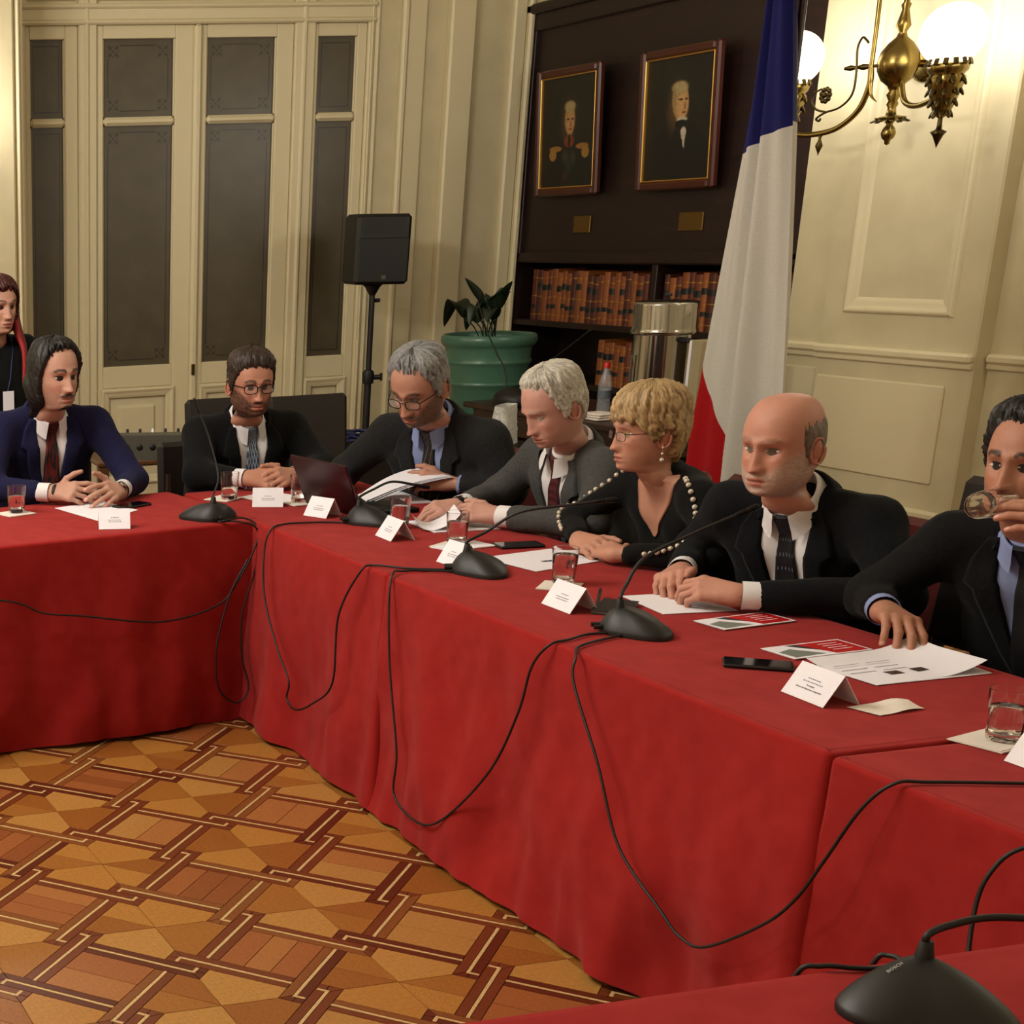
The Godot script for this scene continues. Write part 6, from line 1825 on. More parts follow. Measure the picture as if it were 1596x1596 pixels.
func hand_field(f: Field, s: Dictionary) -> Array:
	# s: w wrist, f towards the fingers, n back of the hand, left, curl [4 x 3 angles], spread, thumb [3 directions in f, t, n]
	var w: Vector3 = s.w
	var fd: Vector3 = (s.f as Vector3).normalized()
	var n: Vector3 = s.n
	n = (n - fd * n.dot(fd)).normalized()
	var t := n.cross(fd) * (-1.0 if s.get("left", false) else 1.0)
	var z: float = s.get("size", 1.0)
	var off := [0.030, 0.0095, -0.0115, -0.0315]
	var fwd := [0.088, 0.092, 0.086, 0.076]
	var len := [[0.043, 0.026, 0.021], [0.047, 0.030, 0.022], [0.043, 0.028, 0.022], [0.033, 0.021, 0.019]]
	var rad := [0.0098, 0.0100, 0.0095, 0.0086]
	f.kc = 0.010
	var arm: Vector3 = s.get("arm", -fd)
	f.add(w + arm * 0.055 * z, w, 0.026 * z, 0.0245 * z, 0.02)
	f.add(w + t * 0.010 * z, w + fd * 0.03 * z + t * 0.012 * z, 0.019 * z, 0.016 * z, 0.02)
	f.add(w - t * 0.010 * z, w + fd * 0.03 * z - t * 0.014 * z, 0.019 * z, 0.016 * z, 0.02)
	for i in 4:
		f.add(w + t * off[i] * 0.45 * z + fd * 0.012 * z, w + (t * off[i] + fd * (fwd[i] - 0.004)) * z, 0.0155 * z, 0.0125 * z, 0.016)
	# ball of the thumb
	f.add(w + (fd * 0.02 + t * 0.018 - n * 0.008) * z, w + (fd * 0.055 + t * 0.028 - n * 0.008) * z, 0.015 * z, 0.013 * z, 0.02)
	var nails := []
	var curl: Array = s.get("curl", [[0.3, 0.4, 0.25]])
	var spread: float = s.get("spread", 0.05)
	for i in 4:
		var cu: Array = curl[mini(i, curl.size() - 1)]
		var ang: float = spread * (1.5 - i)
		var ff := (fd * cos(ang) + t * sin(ang)).normalized()
		var p: Vector3 = w + (t * off[i] + fd * fwd[i]) * z
		var a := 0.0
		var r: float = rad[i] * z
		for j in 3:
			a += cu[j]
			var dir := ff * cos(a) - n * sin(a)
			var q: Vector3 = p + dir * len[i][j] * z
			f.add(p, q, r * (1.06 - 0.08 * j), r * (0.98 - 0.09 * j), 0.003, i + 1)
			if j == 2:
				var back := ff * sin(a) + n * cos(a)
				nails.append([q - dir * 0.001 + back * r * 0.8, 0.0062 * z])
			p = q
	var th: Array = s.get("thumb", [Vector3(0.6, 0.75, -0.25), Vector3(0.85, 0.45, -0.25), Vector3(0.95, 0.2, -0.25)])
	var p := w + (fd * 0.026 + t * 0.022 - n * 0.006) * z
	var tl := [0.044, 0.033, 0.027]
	for j in 3:
		var v: Vector3 = th[j]
		var dir := (fd * v.x + t * v.y + n * v.z).normalized()
		var q: Vector3 = p + dir * tl[j] * z
		f.add(p, q, [0.0145, 0.0115, 0.0105][j] * z, [0.0115, 0.0105, 0.0085][j] * z, 0.006, 5)
		p = q
	return nails

func add_hand(mb: MB, inv: Transform3D, s: Dictionary, skin: Color) -> void:
	var f := Field.new()
	var nails := hand_field(f, s)
	var r := f.nets(s.get("cell", 0.0034))
	var vs: PackedVector3Array = r[0]
	var cl := PackedColorArray()
	var tone := lin(skin)
	var nail := tone.lerp(lin(Color(0.90, 0.70, 0.64)), 0.6)
	var knuckle := Color(tone.r, tone.g * 0.86, tone.b * 0.82)
	var fn := FastNoiseLite.new(); fn.frequency = 60.0
	for i in vs.size():
		var c := tone * (1.0 + 0.06 * fn.get_noise_3dv(vs[i]))
		for q in nails:
			var d: float = (vs[i] - (q[0] as Vector3)).length()
			c = c.lerp(knuckle, 0.6 * (1.0 - smoothstep(0.008, 0.02, d)))
			if d < q[1]: c = nail
		cl.append(c)
		vs[i] = inv * vs[i]
	mb.tri_mesh(vs, r[1], cl)

# ---------------------------------------------------------------- people: clothes and poses
func patch(mb: MB, f: Field, fr: Transform3D, keys: Array, n: int, cols: int, off: float, inv: Transform3D, back := 0.012) -> void:
	# cloth piece laid on a field: keys are rows [aL, bL, aR, bR] in the torso's frontal frame
	var rows := []
	for i in n:
		var t := float(i) / (n - 1) * (keys.size() - 1)
		var k := mini(int(t), keys.size() - 2)
		var u := t - k
		var q := []
		for j in 4: q.append(lerpf(keys[k][j], keys[k + 1][j], u))
		rows.append(q)
	var fw := fr.basis.z
	var pts := PackedVector3Array(); var uv := PackedVector2Array()
	for i in range(-1, n + 1):
		var q: Array = rows[clampi(i, 0, n - 1)]
		for j in range(-1, cols + 1):
			var u := clampf(float(j) / (cols - 1), 0.0, 1.0)
			var a := lerpf(q[0], q[2], u); var b := lerpf(q[1], q[3], u)
			var hit := f.trace(fr * Vector3(a, b, 0.45), -fw, 0.62)
			for k in 14:
				if (fr.affine_inverse() * hit).z > -0.16: break
				b -= 0.008
				hit = f.trace(fr * Vector3(a, b, 0.45), -fw, 0.62)
			var p := hit + fw * off
			if i < 0 or j < 0 or i == n or j == cols: p -= fw * (back + off)
			pts.append(inv * p); uv.append(Vector2(u, clampf(float(i) / (n - 1), 0.0, 1.0)))
	mb.grid(pts, n + 2, cols + 2, false, false, uv)

func tie_tex(kind: String) -> ImageTexture:
	var w := 64; var h := 256
	var im := Image.create(w, h, false, Image.FORMAT_RGB8)
	var fn := FastNoiseLite.new(); fn.seed = 4; fn.frequency = 0.05
	for y in h:
		for x in w:
			var c := Color.BLACK
			match kind:
				"red_paisley":
					var q := fn.get_noise_2d(x, y) + 0.4 * fn.get_noise_2d(x * 3.0, y * 3.0)
					c = Color(0.36, 0.045, 0.05) if q > -0.05 else Color(0.07, 0.035, 0.05)
				"blue_lattice":
					var on := (x + y) % 16 < 4 or posmod(x - y, 16) < 4
					c = Color(0.62, 0.66, 0.70) if on else Color(0.20, 0.25, 0.36)
				"stripes":
					var k := posmod(x * 1 + y, 30)
					c = Color(0.62, 0.50, 0.40) if k < 2 else (Color(0.12, 0.05, 0.05) if k < 15 else Color(0.035, 0.035, 0.05))
				"maroon_dots":
					c = Color(0.23, 0.035, 0.06)
					if (x % 8 < 4) and (y % 8 < 4): c = Color(0.40, 0.16, 0.18)
				"navy_dots":
					c = Color(0.022, 0.028, 0.055)
					var xx := x + (6 if (y / 12) % 2 == 1 else 0)
					if xx % 12 < 3 and y % 12 < 3: c = Color(0.42, 0.46, 0.56)
				_:
					c = Color(0.02, 0.025, 0.05)
			im.set_pixel(x, y, c)
	return ImageTexture.create_from_image(im)

func suit_mat(called: String, c: Color) -> StandardMaterial3D:
	if M.has(called): return M[called]
	var m := cloth_mat(called, c, 0.88, 0.06, 0.12, 60.0, 0.10)
	m.uv1_scale = Vector3.ONE * 5.0
	return m

func person(o: Dictionary) -> Node3D:
	var base: Vector3 = o.base
	o["skin"] = Color(o.skin.r * 0.90, o.skin.g * 0.90, o.skin.b * 0.93)
	var root := thing("person", o.label, "person", base, o.turn)
	var inv := root.transform.affine_inverse()
	var N: Vector3 = o.neck
	var pel: Vector3 = o.pelvis
	var SL: Vector3 = o.sl; var SR: Vector3 = o.sr
	var EL: Vector3 = o.el; var ER: Vector3 = o.er; var WL: Vector3 = o.wl; var WR: Vector3 = o.wr
	var b: float = o.get("bulk", 1.0)
	var u := (N - pel).normalized()
	var xl := (SL - SR); xl = (xl - u * xl.dot(u)).normalized()
	var fw := xl.cross(u).normalized()
	var fr := Transform3D(Basis(xl, u, fw), N)
	# --- jacket or top
	var J := Field.new()
	var at := func(k: float) -> Vector3: return pel.lerp(N, k)
	for s in [-1.0, 1.0]:
		J.add(at.call(0.0) + xl * s * 0.07 * b, at.call(0.45) + xl * s * 0.075 * b, 0.125 * b, 0.118 * b, 0.05)
		J.add(at.call(0.45) + xl * s * 0.075 * b, at.call(0.76) + xl * s * 0.085 * b, 0.118 * b, 0.108 * b, 0.05)
		var sh := SL if s > 0 else SR
		J.add(N + xl * s * 0.04 - u * 0.018 - fw * 0.022, sh + u * 0.006, 0.055, 0.056 * b, 0.04)
		J.add(at.call(0.72) + xl * s * 0.08, sh - u * 0.03, 0.092 * b, 0.06 * b, 0.04)
	J.add(at.call(0.25) + fw * 0.05 * o.get("belly", 0.6), at.call(0.5) + fw * 0.02, 0.125 * b, 0.11 * b, 0.06)
	var trunk := J.a.size()
	var top := o.get("top", "suit") as String
	var slim := 0.86 if top == "sweater" else 1.0
	var ends := []
	for s in [[SL, EL, WL], [SR, ER, WR]]:
		J.add(s[0], s[1], 0.060 * b * slim, 0.053 * b * slim, 0.03)
		var e: Vector3 = (s[2] as Vector3) + ((s[1] as Vector3) - (s[2] as Vector3)).normalized() * (0.072 if top == "suit" else 0.05)
		J.add(s[1], e, 0.053 * b * slim, (0.043 if top == "suit" else 0.034), 0.03)
		ends.append(e)
	# soft creases: small ridges across the sleeves at the elbow
	for s in [[SL, EL, WL], [SR, ER, WR]]:
		for k in 3:
			var p: Vector3 = (s[1] as Vector3).lerp(s[0], 0.08 + 0.13 * k)
			var dir: Vector3 = ((s[1] as Vector3) - (s[0] as Vector3)).normalized()
			var side := dir.cross(Vector3.UP + fw * 0.6 * (k - 1)).normalized()
			J.add(p - side * 0.035 + Vector3.UP * 0.012, p + side * 0.03 + fw * 0.03, 0.026 * b, 0.022 * b, 0.012)
	var r := J.nets(0.013)
	var hb := Basis.from_euler(Vector3(o.get("pitch", 0.0), o.yaw, o.get("roll", 0.0)))
	var hs: float = o.get("head_scale", 1.08)
	var K := Field.new()                 # trunk with the neck, for laying shirt, tie and lapels on
	K.a = J.a.slice(0, trunk); K.d = J.d.slice(0, trunk); K.il = J.il.slice(0, trunk); K.ra = J.ra.slice(0, trunk); K.rb = J.rb.slice(0, trunk); K.k = J.k.slice(0, trunk); K.g = J.g.slice(0, trunk)
	K.add(N - u * 0.03, (o.head as Vector3) - hb.y * 0.10 * hs - hb.z * 0.03 * hs, 0.058, 0.056, 0.03)
	var vs: PackedVector3Array = r[0]
	var wr := FastNoiseLite.new(); wr.seed = o.get("seed", 1); wr.frequency = 6.0; wr.fractal_octaves = 2
	for i in vs.size():
		var p := vs[i]
		vs[i] = inv * (p + (p - at.call(clampf((p - pel).dot(u) / (N - pel).length(), 0.0, 1.0))).normalized() * 0.006 * wr.get_noise_3d(p.x * 1.6, p.y * 1.0, p.z * 1.6))
	var mb := MB.new(); mb.tri_mesh(vs, r[1])
	var cloth_m: Material = o.cloth
	var jacket := put(mb, "jacket" if top == "suit" else "sweater" if top == "sweater" else "blouse", cloth_m, root)
	# --- trousers and shoes
	var L := Field.new()
	var face := Vector3(sin(o.turn), 0, cos(o.turn)); var lft := Vector3(cos(o.turn), 0, -sin(o.turn))
	var standing: bool = o.get("standing", false)
	for s in [-1.0, 1.0]:
		var hip: Vector3 = pel + lft * s * 0.09
		var knee: Vector3 = hip + face * 0.42 + Vector3(0, -0.03, 0) + lft * s * 0.04
		var ankle := Vector3(knee.x, 0.09, knee.z) - face * 0.04
		if standing:
			knee = Vector3(hip.x, 0.48, hip.z) + face * 0.02; ankle = Vector3(hip.x, 0.09, hip.z)
		L.add(hip, knee, 0.095, 0.068, 0.04)
		L.add(knee, ankle, 0.066, 0.05, 0.03)
	L.add(pel - lft * 0.08, pel + lft * 0.08, 0.12, 0.12, 0.05)
	r = L.nets(0.026)
	vs = r[0]
	for i in vs.size(): vs[i] = inv * vs[i]
	mb = MB.new(); mb.tri_mesh(vs, r[1]); put(mb, "trousers", o.get("trouser_cloth", cloth_m), root)
	for s in [-1.0, 1.0]:
		var a := L.a[3 if s > 0 else 1] + L.d[3 if s > 0 else 1]
		var S := Field.new()
		S.add(a + Vector3(0, -0.03, 0) - face * 0.03, a + face * 0.12 + Vector3(0, -0.052, 0), 0.045, 0.034, 0.03)
		S.add(a + face * 0.1 + Vector3(0, -0.052, 0), a + face * 0.17 + Vector3(0, -0.056, 0), 0.036, 0.032, 0.03)
		r = S.nets(0.016); vs = r[0]
		for i in vs.size(): vs[i] = inv * vs[i]
		mb = MB.new(); mb.tri_mesh(vs, r[1]); put(mb, "shoe", M.black_gloss, root)
	# --- body: one mesh of skin, hidden trunk included
	mb = MB.new()
	var I := Field.new()
	I.add(pel, at.call(0.75) - fw * 0.03, 0.08, 0.065, 0.05); I.add(at.call(0.75) - fw * 0.03, N - u * 0.05, 0.065, 0.05, 0.06)
	for s in [[SL, EL, WL], [SR, ER, WR]]:
		I.add(at.call(0.8) - fw * 0.03, s[0], 0.05, 0.04, 0.04); I.add(s[0], s[1], 0.042, 0.036, 0.03); I.add(s[1], s[2], 0.036, 0.025, 0.02)
	for i in [0, 1, 2, 3]: I.add(L.a[i], L.a[i] + L.d[i], L.ra[i] * 0.7, (L.ra[i] + L.rb[i]) * 0.7, 0.03)
	r = I.nets(0.022); vs = r[0]
	for i in vs.size(): vs[i] = inv * vs[i]
	mb.col = lin(o.skin); mb.tri_mesh(vs, r[1]); mb.col = Color.WHITE
	var HX := Transform3D(hb.scaled(Vector3.ONE * hs) if false else hb * Basis.from_scale(Vector3.ONE * hs), o.head)
	var X := inv * HX
	o["lean"] = HX.affine_inverse() * (N - u * 0.02) - Vector3(0, -0.24, -0.028)
	o["lean"].y = clampf(o["lean"].y, -0.03, 0.02)
	var h := make_head(mb, X, o)
	make_eyes(mb, X, h, o)
	for s in o.get("hands", []):
		s["arm"] = (EL - WL).normalized() if s.get("left", false) else (ER - WR).normalized()
		add_hand(mb, inv, s, o.get("hand_skin", o.skin))
	if o.has("neckline"):
		var tone := lin(o.skin)
		mb.col = tone
		patch(mb, K, fr, o.neckline, 14, 11, 0.006, inv)
		mb.col = Color.WHITE
	put(mb, "body", M.skin, root)
	# --- hair
	if o.has("hair"):
		mb = MB.new()
		make_hair(mb, X, h, o.hair, o.hair_tone, o.hair_tip, o.get("seed", 1), o.get("hair_rough", 0.0022), o.get("hair_freq", 26.0), o.get("ragged", 0.012))
		if o.has("locks"):
			for lk in o.locks:
				var sp := spline(lk[0], 6)
				var rad := PackedFloat32Array()
				for i in sp.size(): rad.append(lerpf(lk[1], lk[2], float(i) / (sp.size() - 1)))
				mb.col = lin(lk[3])
				for i in sp.size(): sp[i] = X * sp[i]
				mb.tube(sp, rad, 9)
		put(mb, "hair", M.hair, root)
	# --- shirt, tie, collar, lapels
	if top == "suit":
		var dp: float = o.get("v_depth", 0.34)
		mb = MB.new(); patch(mb, K, fr, [[-0.072, 0.02, 0.072, 0.02], [-0.074, -0.02, 0.074, -0.02], [-0.055, -dp * 0.45, 0.055, -dp * 0.45], [-0.012, -dp, 0.012, -dp]], 34, 11, 0.006, inv)
		put(mb, "shirt_front", o.shirt, root)
		mb = MB.new(); patch(mb, K, fr, [[-0.020, 0.014, 0.020, 0.014], [-0.026, 0.0, 0.026, 0.0], [-0.020, -0.036, 0.020, -0.036], [-0.018, -0.042, 0.018, -0.042], [-0.034, -dp * 0.6, 0.034, -dp * 0.6], [-0.042, -dp - 0.04, 0.042, -dp - 0.04]], 28, 9, 0.018, inv, 0.006)
		put(mb, "tie", o.tie, root)
		for s in [-1.0, 1.0]:
			mb = MB.new()
			patch(mb, K, fr, [[s * 0.066, 0.012, s * 0.092, 0.012], [s * 0.066, -0.015, s * 0.118, -0.022], [s * 0.062, -0.07, s * 0.135, -0.075], [s * 0.056, -0.085, s * 0.112, -0.090], [s * 0.046, -dp * 0.55, s * 0.092, -dp * 0.55], [s * 0.008, -dp - 0.02, s * 0.022, -dp - 0.02]], 26, 7, 0.013, inv, 0.008)
			put(mb, "lapel", cloth_m, jacket)
		# shirt collar wrapped round the neck
		var ax: Vector3 = ((o.head as Vector3) - hb.y * 0.10 * hs - hb.z * 0.015 - N).normalized()
		ax = (ax * 0.6 + u * 0.4).normalized()
		var cz := (fw - ax * fw.dot(ax)).normalized()
		var C := Transform3D(Basis(ax.cross(cz), ax, cz), N + ax * 0.028 + cz * 0.004)
		var pts := PackedVector3Array()
		var cols := 41
		for row in [[0.064, -0.035, 0.0], [0.0635, 0.016, 0.0], [0.0665, 0.020, 0.0], [0.072, 0.009, 0.3], [0.079, -0.010, 0.7], [0.088, -0.022, 1.0]]:
			for i in cols:
				var a := lerpf(0.30, TAU - 0.30, float(i) / (cols - 1))
				var front := pow(maxf(0.0, cos(a)), 2.0)
				var rr_: float = row[0] * (1.0 + 0.06 * cos(2.0 * a)) + row[2] * front * 0.012
				pts.append(inv * (C * Vector3(sin(a) * rr_, row[1] - front * (0.012 + 0.020 * row[2]) + 0.012 * maxf(0.0, -cos(a)), cos(a) * rr_ * 1.06)))
		mb = MB.new(); mb.grid(pts, 6, cols, false, true); put(mb, "shirt_collar", o.shirt, root)
		# jacket collar behind the neck
		pts = PackedVector3Array()
		for row in [[0.076, -0.045], [0.080, -0.004], [0.087, 0.006], [0.096, -0.004], [0.108, -0.045]]:
			for i in cols:
				var a := lerpf(0.85, TAU - 0.85, float(i) / (cols - 1))
				var bk := maxf(0.0, -cos(a))
				pts.append(inv * (C * Vector3(sin(a) * row[0] * 1.05, row[1] + 0.008 * bk - 0.03 * maxf(0.0, cos(a)), cos(a) * row[0])))
		mb = MB.new(); mb.grid(pts, 5, cols, false, true); put(mb, "jacket_collar", cloth_m, jacket)
	# --- cuffs
	if top == "suit":
		for k in 2:
			var w: Vector3 = [WL, WR][k]; var e: Vector3 = ends[k]
			var dir := (w - e).normalized()
			mb = MB.new()
			mb.lathe(inv * Transform3D(facing(dir), e), P2([0.034, -0.01, 0.0365, 0.02, 0.0375, 0.036 + o.get("cuff", 0.016), 0.0355, 0.037 + o.get("cuff", 0.016), 0.032, 0.03]), 20)
			put(mb, "cuff", o.shirt, root)
	# --- spectacles
	if o.has("glasses"):
		spectacles(root, X, h, o.glasses)
	root.set_meta("frame", 0); root.remove_meta("frame")
	o["field"] = J; o["fr"] = fr; o["inv"] = inv; o["root"] = root; o["headx"] = X; o["jacket"] = jacket; o["hd"] = h
	return root

func spectacles(root: Node3D, X: Transform3D, h: Dictionary, g: Dictionary) -> void:
	var n := Node3D.new(); n.name = "spectacles"; root.add_child(n, true)
	var zc := surf_z(h, 0.0, 0.006) + 0.006
	var w: float = g.get("w", 0.0245); var ht: float = g.get("h", 0.018); var r: float = g.get("r", 0.0016)
	var m: Material = g.mat
	for s in [-1.0, 1.0]:
		var path := PackedVector3Array(); var disc := PackedVector3Array()
		for k in 29:
			var a := TAU * k / 28.0
			var x: float = signf(cos(a)) * pow(absf(cos(a)), 0.65) * w; var y: float = signf(sin(a)) * pow(absf(sin(a)), 0.7) * ht
			path.append(X * Vector3(s * 0.0335 + x, -0.004 + y + g.get("drop", 0.0), zc - 0.006 * absf(s * 0.0335 + x) / 0.035))
		var mb := MB.new(); mb.tube(path, rr(29, r * X.basis.get_scale().x), 6, false); put(mb, "rim", m, n)
		mb = MB.new()
		var c := Vector3.ZERO
		for k in 28: c += path[k] / 28.0
		for k in 28: mb.flat(c, path[k + 1], path[k])
		put(mb, "lens", M.spectacle_lens, n)
		mb = MB.new()
		var hx: float = s * (0.0335 + w)
		mb.tube(PackedVector3Array([X * Vector3(hx, g.get("drop", 0.0) + 0.004, zc - 0.009), X * Vector3(s * 0.079, 0.004 + g.get("drop", 0.0) * 0.6, 0.045), X * Vector3(s * 0.081, 0.004, -0.005), X * Vector3(s * 0.078, -0.02, -0.03)]), PackedFloat32Array([r * 1.2]), 6); put(mb, "temple", m, n)
	var mb2 := MB.new()
	mb2.tube(PackedVector3Array([X * Vector3(-0.0335 + w, 0.002 + g.get("drop", 0.0), zc - 0.002), X * Vector3(0, 0.006 + g.get("drop", 0.0), zc + 0.002), X * Vector3(0.0335 - w, 0.002 + g.get("drop", 0.0), zc - 0.002)]), PackedFloat32Array([r * 1.1]), 6)
	put(mb2, "bridge", m, n)

func wristband(o: Dictionary, w: Vector3, elbow: Vector3, called: String, m: Material, r: float, width: float, dial: Material = null, up := Vector3.UP) -> void:
	var n := Node3D.new(); n.name = called; (o.root as Node3D).add_child(n, true)
	var dir := (w - elbow).normalized()
	var X: Transform3D = (o.inv as Transform3D) * Transform3D(facing(dir), w)
	var mb := MB.new(); mb.lathe(X, P2([r - 0.002, -width / 2, r, -width / 2, r + 0.002, 0.0, r, width / 2, r - 0.002, width / 2]), 24); put(mb, "strap", m, n)
	if dial:
		var d := (up - dir * up.dot(dir)).normalized()
		mb = MB.new(); mb.lathe((o.inv as Transform3D) * Transform3D(facing(d), w + d * (r - 0.001)), P2([0.016, 0.0, 0.017, 0.006, 0.014, 0.008, 0.0, 0.008]), 20); put(mb, "case", dial, n)

# ---------------------------------------------------------------- the cast
func beard_full(x: float, y: float, a: float, amount: float) -> float:
	if cos(a) < -0.25: return 0.0
	var ax := absf(x)
	var line := -0.056 + maxf(0.0, ax - 0.030) * 1.1
	var m := smoothstep(line + 0.014, line - 0.012, y)
	var lipm := 1.0 - smoothstep(0.8, 1.15, sqrt(pow(x / 0.025, 2.0) + pow((y + 0.076) / 0.0115, 2.0)))
	m = maxf(m, (1.0 - smoothstep(0.9, 1.2, sqrt(pow(x / 0.030, 2.0) + pow((y + 0.061) / 0.008, 2.0)))))
	return amount * m * (1.0 - lipm) * smoothstep(-0.135, -0.122, y)

func beard_goatee(x: float, y: float, a: float) -> float:
	if cos(a) < 0.2: return 0.0
	var mo := 1.0 - smoothstep(0.75, 1.15, sqrt(pow(x / 0.031, 2.0) + pow((y + 0.0605 + absf(x) * 0.18) / 0.0065, 2.0)))
	var ch := 1.0 - smoothstep(0.7, 1.1, sqrt(pow(x / 0.024, 2.0) + pow((y + 0.110) / 0.016, 2.0)))
	return maxf(mo, ch) + 0.22 * beard_full(x, y, a, 1.0)

const LINE_SHORT := [[0.0, 0.092], [0.35, 0.093], [0.65, 0.094], [0.9, 0.075], [1.1, 0.04], [1.22, 0.0], [1.3, -0.022], [1.46, -0.024], [1.62, 0.012], [1.85, 0.0], [2.1, -0.05], [2.6, -0.078], [3.2, -0.085]]

func hair_short(p: Vector3, a: float, top: float, side: float, tab: Array = LINE_SHORT) -> float:
	var yl := hairline(tab, a)
	var k := smoothstep(yl - 0.002, yl + 0.008, p.y)
	if k <= 0.02: return 0.0
	return k * lerpf(side, top, smoothstep(0.035, 0.105, p.y) * smoothstep(yl, yl + 0.035, p.y))

